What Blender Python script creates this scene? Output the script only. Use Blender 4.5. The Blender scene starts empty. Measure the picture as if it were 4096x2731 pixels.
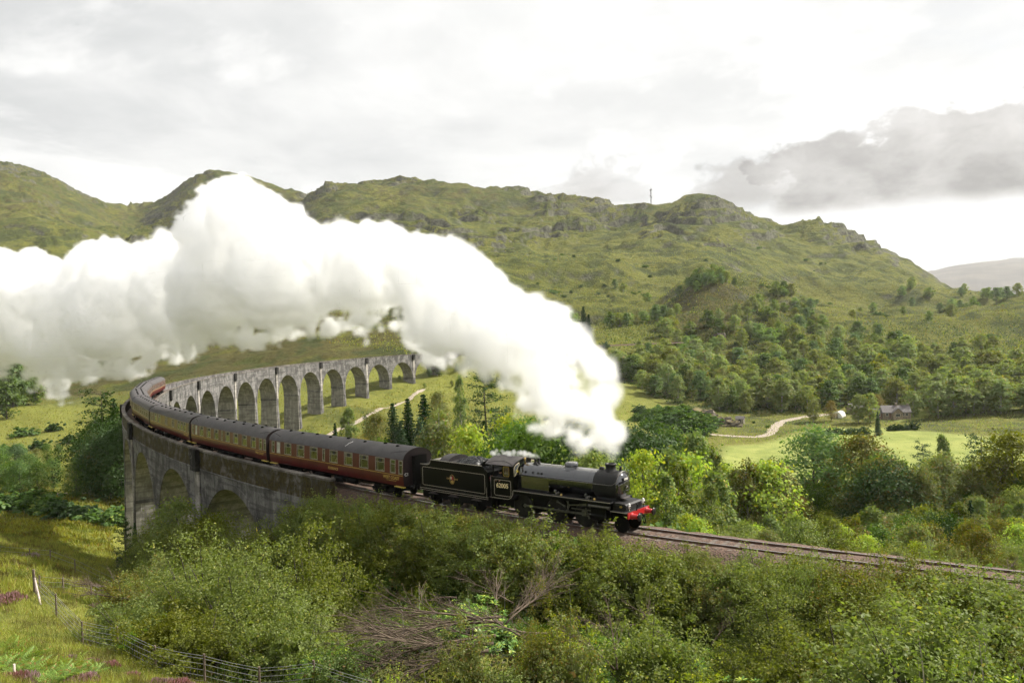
import bpy, bmesh, math, random
import numpy as np
from mathutils import Vector, Matrix

random.seed(7)
RNG = np.random.default_rng(11)
C = bpy.context.scene.collection
SC = bpy.context.scene

# ------------------------------------------------------------------ camera
CAM_Z = 12.877
FPX, PITCH, ROLL = 3233.64, 0.01984, -0.03137      # focal length in px of the 4096 px frame
cam = bpy.data.cameras.new("camera")
cam.sensor_width = 36.0
cam.lens = FPX / 4096 * 36.0
cam.clip_start, cam.clip_end = 0.5, 40000
cam_ob = bpy.data.objects.new("camera", cam)
C.objects.link(cam_ob)
_c, _s = math.cos(PITCH), math.sin(PITCH)
_U = Vector((0, _s, _c)); _F = Vector((0, _c, -_s)); _X = Vector((1, 0, 0))
_R = math.cos(ROLL) * _X + math.sin(ROLL) * _U
_V = -math.sin(ROLL) * _X + math.cos(ROLL) * _U
cam_ob.matrix_world = Matrix(((_R.x, _V.x, -_F.x, 0), (_R.y, _V.y, -_F.y, 0), (_R.z, _V.z, -_F.z, CAM_Z), (0, 0, 0, 1)))
SC.camera = cam_ob

# ------------------------------------------------------------------ light
SUN_AZ, SUN_EL = math.radians(68), math.radians(43)   # azimuth clockwise from +Y
SUN_DIR = Vector((math.sin(SUN_AZ) * math.cos(SUN_EL), math.cos(SUN_AZ) * math.cos(SUN_EL), math.sin(SUN_EL)))
sun = bpy.data.lights.new("sun", 'SUN')
sun.energy = 5.0
sun.angle = math.radians(0.8)
sun.color = (1.0, 0.945, 0.85)
sun_ob = bpy.data.objects.new("sun", sun)
C.objects.link(sun_ob)
sun_ob.rotation_euler = (-SUN_DIR).to_track_quat('-Z', 'Y').to_euler()

class NT:
    """small helper to write node trees tersely"""
    def __init__(s, tree):
        s.t = tree
    def n(s, typ, _out=0, **kw):
        nd = s.t.nodes.new(typ)
        for k, v in kw.items():
            if k.startswith('i_'):
                key = k[2:]
                key = int(key) if key.isdigit() else key.replace('_', ' ')
                if isinstance(v, bpy.types.NodeSocket):
                    s.t.links.new(v, nd.inputs[key])
                else:
                    nd.inputs[key].default_value = v
            else:
                setattr(nd, k, v)
        return nd
    def math(s, op, a, b=None, c=None, clamp=False):
        nd = s.t.nodes.new('ShaderNodeMath'); nd.operation = op; nd.use_clamp = clamp
        for i, v in enumerate((a, b, c)):
            if v is None: continue
            if isinstance(v, bpy.types.NodeSocket): s.t.links.new(v, nd.inputs[i])
            else: nd.inputs[i].default_value = v
        return nd.outputs[0]
    def vmath(s, op, a, b=None, out=0):
        nd = s.t.nodes.new('ShaderNodeVectorMath'); nd.operation = op
        for i, v in enumerate((a, b)):
            if v is None: continue
            if isinstance(v, bpy.types.NodeSocket): s.t.links.new(v, nd.inputs[i])
            elif op == 'SCALE' and i == 1: nd.inputs['Scale'].default_value = v
            else: nd.inputs[i].default_value = v
        return nd.outputs[out]
    def noise(s, vec, scale, detail=4, rough=.55, dist=0, out=0, dim='3D'):
        nd = s.n('ShaderNodeTexNoise', noise_dimensions=dim, i_Scale=scale, i_Detail=detail, i_Roughness=rough, i_Distortion=dist)
        if vec is not None: s.t.links.new(vec, nd.inputs['Vector'])
        return nd.outputs[out]
    def map(s, v, a, b, c=0., d=1., smooth=True):
        nd = s.n('ShaderNodeMapRange', clamp=True, interpolation_type='SMOOTHSTEP' if smooth else 'LINEAR')
        s.t.links.new(v, nd.inputs[0])
        for i, q in enumerate((a, b, c, d)): nd.inputs[1 + i].default_value = q
        return nd.outputs[0]
    def mix(s, f, a, b, blend='MIX'):
        nd = s.n('ShaderNodeMix', data_type='RGBA', blend_type=blend)
        for i, v in ((0, f), (6, a), (7, b)):
            if isinstance(v, bpy.types.NodeSocket): s.t.links.new(v, nd.inputs[i])
            elif i == 0: nd.inputs[0].default_value = v
            else: nd.inputs[i].default_value = (*v, 1) if len(v) == 3 else v
        return nd.outputs[2]
    def link(s, a, b): s.t.links.new(a, b)

world = bpy.data.worlds.new("World")
SC.world = world
world.use_nodes = True
wt = world.node_tree; wt.nodes.clear()
w = NT(wt)
tc = w.n('ShaderNodeTexCoord').outputs['Generated']
sky = w.n('ShaderNodeTexSky', sky_type='NISHITA', sun_disc=False, sun_elevation=SUN_EL, sun_rotation=SUN_AZ,
          altitude=100, air_density=1.0, dust_density=2.0, ozone_density=1.0)
nrm = w.vmath('NORMALIZE', tc)
sep = w.n('ShaderNodeSeparateXYZ'); w.link(nrm, sep.inputs[0])
dx, dy, dz = sep.outputs
den = w.math('ADD', w.math('MAXIMUM', dz, 0.0), 0.16)
cmb = w.n('ShaderNodeCombineXYZ'); w.link(w.math('DIVIDE', dx, den), cmb.inputs[0]); w.link(w.math('DIVIDE', dy, den), cmb.inputs[1])
cp = cmb.outputs[0]
n1 = w.noise(cp, 0.9, 7, .55, 0.3)
n2 = w.noise(w.vmath('ADD', cp, (7.3, 2.1, 0)), 2.4, 8, .6, 0.3)
n3 = w.noise(w.vmath('ADD', cp, (1.7, 4.4, 0)), 1.1, 8, .58, .4)
sdot = w.vmath('DOT_PRODUCT', nrm, tuple(SUN_DIR), out=1)
base = w.map(sdot, -0.9, 0.85, 0.42, 0.80, smooth=False)
# layered overcast: soft grey sheets with brighter heaped patches
var = w.math('ADD', w.map(n1, .36, .64, -.075, .055), w.map(n2, .38, .64, -.035, .035))
var = w.math('ADD', var, w.map(n3, .51, .585, 0, .12))
lum = w.math('ADD', base, var)
# rain clouds low in the sky on the sun's side: flat bases, heaped ragged tops
az = w.math('ARCTAN2', dx, dy)
dsc = w.vmath('MULTIPLY', nrm, (1, 1, 1.45))
nb = w.noise(dsc, 8.5, 9, .58, .15)
nb2 = w.noise(w.vmath('ADD', dsc, (3, 1, 5)), 13, 7, .58, .2)
rg = w.math('SUBTRACT', nb, .5)
def bank(a0, a1, e0, e1, amp, top=.06):
    """heaped cloud between two azimuths and elevations (radians): flat base, ragged swelling top"""
    k = w.math('MULTIPLY', w.map(az, a0 - .10, a0 + .12, 0, 1), w.map(az, a1 - .12, a1 + .10, 1, 0))
    k = w.math('MULTIPLY', k, w.map(dz, e1 - top, e1 + top, 1, 0))
    up_ = w.map(dz, e0, e0 + .05, .12, 1.0)
    k = w.math('ADD', k, w.math('MULTIPLY', w.math('MULTIPLY', rg, up_), 2.7))
    k = w.map(k, .44, .66, 0, 1)
    k = w.math('MULTIPLY', k, w.map(w.math('ADD', dz, w.math('MULTIPLY', rg, .03)), e0 - .012, e0 + .014, 0, 1))
    sh = w.map(dz, e0, e1 + .03, 1.0, .50)
    tx = w.map(nb2, .34, .66, .74, 1.10)
    return w.math('MULTIPLY', w.math('MULTIPLY', k, amp), w.math('MULTIPLY', sh, tx))
dark = w.math('MAXIMUM', bank(.30, 1.35, .118, .232, .64), bank(-.02, .19, .140, .188, .34, .04))
dark = w.math('MAXIMUM', dark, bank(.20, .42, .132, .182, .44, .04))
dark = w.math('MAXIMUM', dark, bank(.44, .95, .066, .090, .17, .03))
dark = w.math('MAXIMUM', dark, bank(-1.0, -.60, .30, .45, .09))
lum = w.math('MULTIPLY', lum, w.math('SUBTRACT', 1.0, dark))
tint = w.mix(w.map(lum, .45, .78, 0, 1), (.965, .985, 1.0), (1.0, 1.0, .99))
warm = w.mix(w.map(dark, 0.04, .45, 0, 1), tint, (.985, .955, .93))
cl = w.vmath('SCALE', warm)
w.link(lum, cl.node.inputs['Scale'])
cover = w.map(n1, .24, .40, .80, 1.0)
bgs = w.n('ShaderNodeBackground', i_Strength=0.07); w.link(sky.outputs[0], bgs.inputs[0])
bgc = w.n('ShaderNodeBackground', i_Strength=0.68); w.link(cl, bgc.inputs[0])
mx = w.n('ShaderNodeMixShader'); w.link(cover, mx.inputs[0]); w.link(bgs.outputs[0], mx.inputs[1]); w.link(bgc.outputs[0], mx.inputs[2])
wo = w.n('ShaderNodeOutputWorld'); w.link(mx.outputs[0], wo.inputs[0])
SC.view_settings.view_transform = 'Standard'
SC.view_settings.look = 'None'
SC.view_settings.exposure = 0.95
SC.view_settings.gamma = 1.0
SC.view_settings.use_curve_mapping = False
cy_ = SC.cycles
cy_.use_denoising = True
cy_.max_bounces = 38; cy_.diffuse_bounces = 3; cy_.glossy_bounces = 3; cy_.transmission_bounces = 4
cy_.transparent_max_bounces = 8; cy_.volume_bounces = 36
cy_.volume_step_rate = 1.9; cy_.volume_max_steps = 256
cy_.use_adaptive_sampling = True; cy_.adaptive_threshold = 0.05

# ------------------------------------------------------------------ helpers
MATS = {}
def new_mat(name):
    m = bpy.data.materials.new(name); m.use_nodes = True
    m.node_tree.nodes.clear()
    MATS[name] = m
    q = NT(m.node_tree)
    b = q.n('ShaderNodeBsdfPrincipled'); o = q.n('ShaderNodeOutputMaterial'); q.link(b.outputs[0], o.inputs[0])
    q.b = b; q.o = o
    return m, q
def mat(name, col, rough=.6, metal=0., var=.15, scale=3., bump=0., bscale=20., spec=.5, coat=0.):
    """plain painted / natural surface: base colour broken up by noise"""
    m, q = new_mat(name)
    co = q.n('ShaderNodeTexCoord').outputs['Object']
    n = q.noise(co, scale, 5, .6)
    lo = tuple(max(0, c * (1 - var)) for c in col); hi = tuple(min(1, c * (1 + var)) for c in col)
    q.link(q.mix(q.map(n, .3, .7), lo, hi), q.b.inputs['Base Color'])
    q.b.inputs['Roughness'].default_value = rough; q.b.inputs['Metallic'].default_value = metal
    q.b.inputs['Specular IOR Level'].default_value = spec
    q.b.inputs['Coat Weight'].default_value = coat
    if bump:
        bn = q.n('ShaderNodeBump', i_Strength=bump, i_Distance=.02); q.link(q.noise(co, bscale, 4), bn.inputs['Height'])
        q.link(bn.outputs[0], q.b.inputs['Normal'])
    return m

def tag(o, label=None, cat=None, group=None, kind=None):
    if label: o['label'] = label
    if cat: o['category'] = cat
    if group: o['group'] = group
    if kind: o['kind'] = kind
    return o
def empty(name, loc=(0, 0, 0), rz=0., label=None, cat=None, group=None, kind=None):
    o = bpy.data.objects.new(name, None); C.objects.link(o)
    o.location = loc; o.rotation_euler = (0, 0, rz); o.empty_display_size = .5
    return tag(o, label, cat, group, kind)
def link_mesh(name, me, parent=None, loc=None, rot=None):
    o = bpy.data.objects.new(name, me); C.objects.link(o)
    if parent: o.parent = parent
    if loc is not None: o.location = loc
    if rot is not None: o.rotation_euler = rot
    return o
def np_mesh(name, V, F, mats=(), smooth=False, mi=None):
    """mesh from numpy arrays; F is (n,3) or (n,4)"""
    me = bpy.data.meshes.new(name)
    V = np.asarray(V, np.float32); F = np.asarray(F, np.int32)
    me.vertices.add(len(V)); me.vertices.foreach_set('co', V.ravel())
    k = F.shape[1]
    me.loops.add(F.size); me.loops.foreach_set('vertex_index', F.ravel())
    me.polygons.add(len(F)); me.polygons.foreach_set('loop_start', np.arange(0, F.size, k, dtype=np.int32))
    me.polygons.foreach_set('use_smooth', np.full(len(F), smooth))
    for m in mats: me.materials.append(m)
    if mi is not None: me.polygons.foreach_set('material_index', np.asarray(mi, np.int32))
    me.update(calc_edges=True)
    return me

class MB:
    """collects simple solids and links them as one mesh object"""
    def __init__(s): s.v = []; s.f = []; s.m = []; s.sm = []; s.cur = 0
    def add(s, vs, fs, smooth=False):
        b = len(s.v); s.v += [tuple(v) for v in vs]
        for f in fs: s.f.append([i + b for i in f]); s.m.append(s.cur); s.sm.append(smooth)
        return s
    def box(s, x0, x1, y0, y1, z0, z1):
        return s.add([(x0, y0, z0), (x1, y0, z0), (x1, y1, z0), (x0, y1, z0), (x0, y0, z1), (x1, y0, z1), (x1, y1, z1), (x0, y1, z1)],
                     [(3, 2, 1, 0), (4, 5, 6, 7), (0, 1, 5, 4), (1, 2, 6, 5), (2, 3, 7, 6), (3, 0, 4, 7)])
    def prism(s, poly, y0, y1, axis='y', smooth=False):
        """polygon in the (x,z) plane extruded along y (or (y,z) along x)"""
        n = len(poly)
        if axis == 'y': vs = [(p[0], y0, p[1]) for p in poly] + [(p[0], y1, p[1]) for p in poly]
        elif axis == 'x': vs = [(y0, p[0], p[1]) for p in poly] + [(y1, p[0], p[1]) for p in poly]
        else: vs = [(p[0], p[1], y0) for p in poly] + [(p[0], p[1], y1) for p in poly]
        s.add(vs, [tuple(range(n)), tuple(range(2 * n - 1, n - 1, -1))])
        return s.add(vs, [(i, i + n, (i + 1) % n + n, (i + 1) % n) for i in range(n)], smooth)
    def tube(s, pts, r, n=8, caps=True, smooth=True):
        """tube along a polyline; r a number or one per point"""
        pts = [Vector(p) for p in pts]; rs = r if hasattr(r, '__len__') else [r] * len(pts)
        vs = []; up = None
        for i, p in enumerate(pts):
            d = (pts[min(i + 1, len(pts) - 1)] - pts[max(i - 1, 0)])
            d = d.normalized() if d.length > 1e-9 else Vector((0, 0, 1))
            if up is None: up = Vector((0, 0, 1)) if abs(d.z) < .9 else Vector((1, 0, 0))
            a = d.cross(up).normalized(); b = a.cross(d); up = b
            for k in range(n):
                t = 2 * math.pi * k / n
                vs.append(p + (a * math.cos(t) + b * math.sin(t)) * rs[i])
        fs = [(i * n + k, i * n + (k + 1) % n, (i + 1) * n + (k + 1) % n, (i + 1) * n + k) for i in range(len(pts) - 1) for k in range(n)]
        s.add(vs, fs, smooth)
        if caps:
            b = len(s.v) - len(vs)
            s.f.append([b + k for k in range(n)][::-1]); s.f.append([b + (len(pts) - 1) * n + k for k in range(n)])
            s.m += [s.cur] * 2; s.sm += [False] * 2
        return s
    def lathe(s, prof, center=(0, 0, 0), axis='z', n=24, smooth=True):
        """profile [(r, h)] turned about an axis through center"""
        vs = []
        for r, h in prof:
            for k in range(n):
                t = 2 * math.pi * k / n; a, b = r * math.cos(t), r * math.sin(t)
                if axis == 'z': q = (a, b, h)
                elif axis == 'x': q = (h, a, b)
                else: q = (b, h, a)
                vs.append((q[0] + center[0], q[1] + center[1], q[2] + center[2]))
        fs = [(i * n + k, i * n + (k + 1) % n, (i + 1) * n + (k + 1) % n, (i + 1) * n + k) for i in range(len(prof) - 1) for k in range(n)]
        s.add(vs, fs, smooth)
        b = len(s.v) - len(vs)
        if prof[0][0] > 1e-4: s.add(vs[:n], [tuple(range(n))[::-1]])
        if prof[-1][0] > 1e-4: s.add(vs[-n:], [tuple(range(n))])
        return s
    def mesh(s, name, *mats):
        me = bpy.data.meshes.new(name)
        me.from_pydata(s.v, [], s.f)
        for m in mats: me.materials.append(m)
        me.polygons.foreach_set('material_index', s.m); me.polygons.foreach_set('use_smooth', s.sm)
        bm = bmesh.new(); bm.from_mesh(me); bmesh.ops.recalc_face_normals(bm, faces=bm.faces); bm.to_mesh(me); bm.free()
        me.update()
        return me
    def build(s, name, parent, *mats):
        return link_mesh(name, s.mesh(name, *mats), parent)

def copy_tree(o, parent=None):
    c = o.copy(); C.objects.link(c)
    if parent: c.parent = parent
    for ch in o.children: copy_tree(ch, c)
    return c

# lattice value noise -------------------------------------------------------
_tab = RNG.random((256, 256)).astype(np.float32)
def vnoise(x, y):
    xi = np.floor(x).astype(int); yi = np.floor(y).astype(int)
    fx = x - xi; fy = y - yi
    fx = fx * fx * fx * (fx * (fx * 6 - 15) + 10); fy = fy * fy * fy * (fy * (fy * 6 - 15) + 10)
    a = _tab[xi & 255, yi & 255]; b = _tab[(xi + 1) & 255, yi & 255]; c = _tab[xi & 255, (yi + 1) & 255]; d = _tab[(xi + 1) & 255, (yi + 1) & 255]
    return (a * (1 - fx) + b * fx) * (1 - fy) + (c * (1 - fx) + d * fx) * fy - .5
def fbm(x, y, wl, octs=4, gain=.5):
    s = 0; a = 1.
    ca, sa = math.cos(.65), math.sin(.65)
    for i in range(octs):
        s = s + a * vnoise(x / wl + 17.3 * i, y / wl + 5.1 * i); a *= gain; wl /= 2.03
        x, y = x * ca - y * sa, x * sa + y * ca
    return s

# ------------------------------------------------------------------ railway alignment
TCX, TCY, TR, PHI0 = 155.954, 241.194, 242.905, -2.30578
S_ARCH, PITCH_ARCH = -26.728, 17.079               # first arch centre and arch pitch along the track
def rail_z(s): return 0.0125 * max(0.0, s - 5)
def T(s, lat=0., z=0.):
    """point on the alignment: s along the track (train runs to +s), lat outward (towards the camera side), z above rail"""
    ph = PHI0 + s / TR
    return Vector((TCX + (TR + lat) * math.cos(ph), TCY + (TR + lat) * math.sin(ph), z + rail_z(s)))
def heading(s): return PHI0 + s / TR + math.pi / 2

# ------------------------------------------------------------------ terrain
def hz(px): return 1301.3 + 0.0314 * (2048 - px)
CP = []
def col(px, *pts):
    """profile of the land along one bearing: (distance, height) or (distance, row) with row > 300 read as an eye-level angle"""
    for d, v in pts:
        z = v if v < 300 else CAM_Z - (v - hz(px)) / FPX * d
        CP.append(((px - 2048) / FPX + .0314 * (z - CAM_Z) / d, d, z))
near = [(1.5, 11.2), (4, 10.2), (9, 7.4), (13, 5.6)]
col(-1300, *near, (20, 6), (37, 2.), (60, -1), (110, -8), (185, -16), (300, -18), (420, -5), (600, 30), (1000, 150.), (1500, 290.), (2600, 200.), (9000, 100))
col(-500, *near, (20, 4.8), (37, 0.), (55, -3), (110, -13), (185, -23), (300, -26), (420, -14), (600, 15), (1000, 130.), (1500, 299.), (2600, 200.), (9000, 0))
col(0, *near, (20, 4.2), (27, 1.2), (37, -1.0), (50, -3.2), (74, -7.0), (100, -12.5), (125, -17), (150, -20.5), (185, -24.5), (230, -27), (300, -27), (420, 1600), (600, 1440), (900, 1130), (1200, 880), (1500, 684), (1800, 720), (2600, 100), (9000, -20))
col(300, *near, (20, 3.0), (30, .4), (38, -1.9), (45, -3.0), (55, -4.6), (74, -8.5), (100, -14), (125, -18.5), (150, -21.5), (185, -25), (250, -27.5), (320, -27), (420, 1600), (600, 1420), (950, 1100), (1300, 880), (1600, 768), (1900, 790), (2600, 100), (9000, -20))
col(560, (1500, 905), (1900, 840), (2300, 1000), (9000, -20))
col(800, *near, (20, 2.2), (27, .2), (34, -1.6), (42, -4.6), (60, -9.5), (90, -16), (125, -22), (185, -27.5), (250, -28), (330, -24), (420, -10), (600, 1370), (900, 1160), (1300, 870), (1650, 715), (1900, 800), (2600, 100), (9000, -20))
col(880, (1700, 690), (1950, 800))
col(1130, (1600, 768), (1450, 880))
col(1300, *near, (20, 1.4), (27, -.4), (33.5, -2.2), (42, -5.2), (55, -8), (80, -14), (125, -24), (185, -27.5), (250, -27), (300, -21), (360, -13), (420, 1455), (560, 1285), (800, 1120), (1150, 890), (1400, 735), (1600, 800), (2600, 80), (9000, -20))
col(1520, (1420, 712), (1250, 800), (1600, 790))
col(1800, *near, (20, .8), (30, -2.0), (36, -1.7), (42, -3.6), (52, -4.6), (80, -12), (120, -24), (185, -28), (250, -27), (330, -19), (370, -14), (430, -1), (560, 1250), (800, 1070), (1150, 870), (1400, 738), (1600, 820), (2600, 60), (9000, -20))
col(2080, (1380, 783), (1250, 840), (1600, 860))
col(2400, *near, (20, .8), (30, -2.4), (38, -3.3), (46, -4.0), (75, -12), (110, -25), (185, -27), (240, -25), (350, 1600), (420, 1500), (480, 1388), (620, 1255), (850, 1090), (1100, 940), (1350, 838), (1550, 900), (2600, 40), (9000, -20))
col(2620, (470, 1415), (510, 1330), (640, 1245), (1300, 850), (1500, 900))
col(2850, *near, (18, 1.4), (27, -2.2), (34, -4.0), (42, -4.2), (70, -10), (105, -26), (185, -28.3), (300, -28.5), (345, -27), (430, 1500), (500, 1375), (555, 1230), (600, 1118), (640, 1140), (720, 1165), (900, 1060), (1100, 930), (1270, 803), (1450, 880), (2600, 20), (9000, -20))
col(3080, (560, 1290), (620, 1210), (720, 1190), (1000, 1050), (1230, 930), (1400, 960))
col(3300, *near, (18, 1.7), (26, -1.6), (32, -3.4), (38, -3.6), (65, -9), (100, -26), (185, -28.5), (320, -28.5), (365, -25), (430, 1490), (500, 1375), (640, 1275), (800, 1210), (1000, 1080), (1200, 940), (1400, 960), (2600, 0), (9000, -20))
col(3590, (340, -28), (1150, 1045), (1300, 1090))
col(3700, *near, (18, 2.0), (25, -1.0), (30, -2.8), (36, -3.2), (62, -9), (100, -25), (185, -28.5), (320, -28.5), (370, -25), (430, 1480), (500, 1400), (640, 1295), (800, 1220), (950, 1135), (1080, 1085), (1250, 1150), (2600, -10), (3600, 1180), (5200, 1088), (9000, -20))
col(4096, *near, (18, 2.4), (24, .2), (29, -2.0), (36, -2.6), (62, -8), (100, -22), (185, -28), (310, -28), (370, -22), (430, 1440), (520, 1365), (640, 1255), (760, 1215), (900, 1215), (1100, 1260), (2600, -10), (3600, 1150), (5200, 1030), (9000, -20))
col(4800, *near, (18, 3), (30, -1), (62, -6), (100, -18), (185, -25), (310, -25), (430, -6), (640, 30.), (900, 50.), (2600, 0), (3600, 120), (5200, 280.), (9000, -20))
col(5800, *near, (18, 4), (30, 1), (62, -3), (100, -10), (185, -15), (310, -10), (640, 40.), (1000, 80.), (2600, 120.), (5200, 220.), (9000, 0))
CP = np.array(CP)
U_SC = 1.6
def uv_of(t, d): return np.stack([np.arctan(t) * U_SC, np.log(d) * .55], -1)
_cu = uv_of(CP[:, 0], CP[:, 1]); _cv = (CP[:, 2] - CAM_Z) / CP[:, 1]
def _phi(r2): return np.where(r2 > 1e-12, .5 * r2 * np.log(np.maximum(r2, 1e-12)), 0)
_n = len(CP)
_K = _phi(((_cu[:, None] - _cu[None]) ** 2).sum(-1)) + np.eye(_n) * 2e-4
_P = np.c_[np.ones(_n), _cu]
_A = np.block([[_K, _P], [_P.T, np.zeros((3, 3))]])
_w = np.linalg.solve(_A, np.r_[_cv, np.zeros(3)])
def tps(t, d):
    u = uv_of(t, d); sh = u.shape[:-1]; u = u.reshape(-1, 2); out = np.empty(len(u))
    for i in range(0, len(u), 20000):
        q = u[i:i + 20000]
        out[i:i + 20000] = _phi(((q[:, None] - _cu[None]) ** 2).sum(-1)) @ _w[:_n] + _w[_n] + q @ _w[_n + 1:]
    return CAM_Z + out.reshape(sh) * d
def track_coords(x, y):
    dx_, dy_ = x - TCX, y - TCY
    r = np.hypot(dx_, dy_); a = np.arctan2(dy_, dx_)
    a = np.where(a > PHI0 + 1.2, a - 2 * np.pi, a)
    return (a - PHI0) * TR, r - TR
def sstep(x, a, b):
    t = np.clip((x - a) / (b - a), 0, 1); return t * t * (3 - 2 * t)
def land(x, y, detail=True):
    """height of the ground at world (x, y); y > 0 is ahead of the viewpoint"""
    yy = np.maximum(y, 1.5)
    z = tps(np.clip(x / yy, -1.6, 1.6), yy)
    hill = sstep(y, 400, 640)
    far = sstep(y, 2000, 3500)
    up = hill * (1 - far * .6)
    if detail:
        z = z + up * (fbm(x, y, 170, 3) * 24 + fbm(x + 900, y, 48, 4) * 10.5)
        # crags: rock steps on the upper slopes
        for st, wl, ox, lo_, hi_ in ((14.0, 150, 0, .03, .18), (6.5, 62, 700, .05, .18)):
            cm = sstep(fbm(x - 400 + ox, y + 300, wl, 3), lo_, hi_) * sstep(z, 60, 140) * (1 - far)
            q = z / st + fbm(x + ox, y, 70, 3) * 1.7; fr = q - np.floor(q)
            z = z + cm * st * (sstep(fr, .34, .58) - fr) * .97
        z = z + hill * (1 - far) * np.minimum(0, np.abs(fbm(x + 50, y - 80, 90, 2)) - .07) * 26
        z = z + hill * fbm(x, y, 11, 3, .6) * 1.1 * (1 - far)
        val = sstep(y, 60, 140) * (1 - hill)
        flat = np.exp(-((z + 28.4) / 1.2) ** 2)
        z = z + val * (1 - .9 * flat) * (fbm(x, y, 26, 4) * 2.6 + fbm(x, y, 6, 2) * .5)
        z = z + (1 - sstep(y, 70, 140)) * (fbm(x, y, 7, 3) * .9 + fbm(x, y, 1.6, 2) * .16) * sstep(y, 2, 9)
    s, lat = track_coords(x, y)
    rz = 0.0125 * np.maximum(0, s - 5)
    al = np.abs(lat)
    on = (s > -11) | ((s < -374) & (s > -520))
    # cess and ballast shoulder, then bank (fill) or cutting
    fill = rz - .98 - np.maximum(0, al - 2.6) / 1.45
    cut = rz - .90 + np.maximum(0, al - 3.2) / 1.3
    zb = np.minimum(np.maximum(z, fill), cut)
    k = np.where(s > -11, sstep(s, -18, -9) * (1 - sstep(s, 150, 190)), sstep(-s, 362, 376) * (1 - sstep(-s, 470, 520)))
    return np.where(k > 0, z * (1 - k) + zb * k, z)

tA = np.concatenate([np.linspace(-1.6, -.72, 24)[:-1], np.linspace(-.72, .72, 660), np.linspace(.72, 1.6, 24)[1:]])
yA = np.exp(np.concatenate([np.linspace(math.log(1.5), math.log(14), 30)[:-1], np.linspace(math.log(14), math.log(420), 330)[:-1], np.linspace(math.log(420), math.log(1750), 430), np.linspace(math.log(1750), math.log(9000), 50)[1:]]))
TT, YY = np.meshgrid(tA, yA)
XX = TT * YY
ZZ = land(XX, YY)
_ly = np.log(yA)
def ground(x, y):
    """height of the built ground sheet"""
    t = x / y
    i = np.clip(np.searchsorted(tA, t) - 1, 0, len(tA) - 2); j = np.clip(np.searchsorted(yA, y) - 1, 0, len(yA) - 2)
    a = (t - tA[i]) / (tA[i + 1] - tA[i]); b = (y - yA[j]) / (yA[j + 1] - yA[j])
    a = min(max(a, 0), 1); b = min(max(b, 0), 1)
    return float((ZZ[j, i] * (1 - a) + ZZ[j, i + 1] * a) * (1 - b) + (ZZ[j + 1, i] * (1 - a) + ZZ[j + 1, i + 1] * a) * b)
def at(px, d):
    """ground point on a bearing (frame column) at a distance ahead"""
    x = (px - 2048) / FPX * d
    x = (px - 2048) / FPX * d + .0314 * (ground(x, d) - CAM_Z)
    return Vector((x, d, ground(x, d)))

# ------------------------------------------------------------------ ground materials
def ground_mat(name, far):
    m, q = new_mat(name)
    geo = q.n('ShaderNodeNewGeometry')
    pos = geo.outputs['Position']
    sp = q.n('ShaderNodeSeparateXYZ'); q.link(geo.outputs['Normal'], sp.inputs[0])
    att = q.n('ShaderNodeVertexColor', layer_name='zone').outputs[0]
    za = q.n('ShaderNodeSeparateColor'); q.link(att, za.inputs[0])
    lush, moor, mead = za.outputs
    big = q.noise(pos, .012, 5, .6, .4)
    mid = q.noise(pos, .06, 6, .62, .5)
    fine = q.noise(pos, .35, 6, .7, .3)
    tuft = q.noise(pos, 2.2, 5, .75)
    g = q.mix(q.map(mid, .41, .59), (.050, .066, .012), (.128, .130, .026))
    g = q.mix(q.map(big, .42, .62), g, q.mix(q.map(fine, .3, .7), (.100, .104, .020), (.185, .172, .038)))
    # rust brown heather and bracken
    mo = q.mix(q.map(fine, .35, .65), (.040, .030, .014), (.095, .072, .027))
    g = q.mix(q.math('MULTIPLY', q.map(q.math('ADD', mid, q.math('MULTIPLY', moor, .34)), .60, .78), .85), g, mo)
    # dark bracken hollows
    br = q.mix(q.map(fine, .3, .7), (.018, .032, .009), (.048, .066, .017))
    g = q.mix(q.math('MULTIPLY', q.map(q.noise(pos, .028, 7, .68, .8), .50, .58), .85), g, br)
    lu = q.mix(q.map(fine, .3, .7), (.115, .135, .022), (.215, .215, .045))
    g = q.mix(lush, g, lu)
    g = q.mix(q.math('MULTIPLY', q.map(tuft, .42, .75), .45), g, (.19, .15, .05))
    g = q.mix(q.math('MULTIPLY', q.map(tuft, .55, .3), .40), g, (.03, .035, .010))
    md = q.mix(q.map(mid, .3, .7), (.21, .24, .062), (.30, .315, .095))
    md = q.mix(q.math('MULTIPLY', q.map(q.noise(pos, .11, 5, .65, .6), .48, .62), .45), md, (.13, .17, .04)); md = q.mix(q.math('MULTIPLY', q.map(tuft, .5, .3), .3), md, (.10, .12, .03))
    g = q.mix(mead, g, md)
    # bare rock on the steep places
    slope = q.math('ADD', sp.outputs[2], q.math('MULTIPLY', q.math('SUBTRACT', fine, .5), .30))
    if far:
        rk = q.map(slope, .82, .66)
        rc = q.mix(q.map(q.noise(pos, .16, 7, .72), .35, .65), (.042, .038, .036), (.150, .138, .130))
        g = q.mix(rk, g, rc)
    g = q.mix(1.0, g, (.79, .85, .62) if far else (.86, .88, .82), 'MULTIPLY')
    q.link(g, q.b.inputs['Base Color'])
    q.b.inputs['Roughness'].default_value = .95; q.b.inputs['Specular IOR Level'].default_value = .12
    bn = q.n('ShaderNodeBump', i_Strength=.9, i_Distance=1.6 if far else .35)
    h = q.math('ADD', q.math('MULTIPLY', fine, 1.6), q.math('MULTIPLY', tuft, .25))
    if far: h = q.math('ADD', h, q.math('MULTIPLY', mid, 2.6))
    q.link(h, bn.inputs['Height']); q.link(bn.outputs[0], q.b.inputs['Normal'])
    return m
M_HILL = ground_mat('hill_grass_and_rock', True)
M_GROUND = ground_mat('rough_grass', False)
m, q = new_mat('distant_hill'); pos = q.n('ShaderNodeNewGeometry').outputs['Position']
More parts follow.
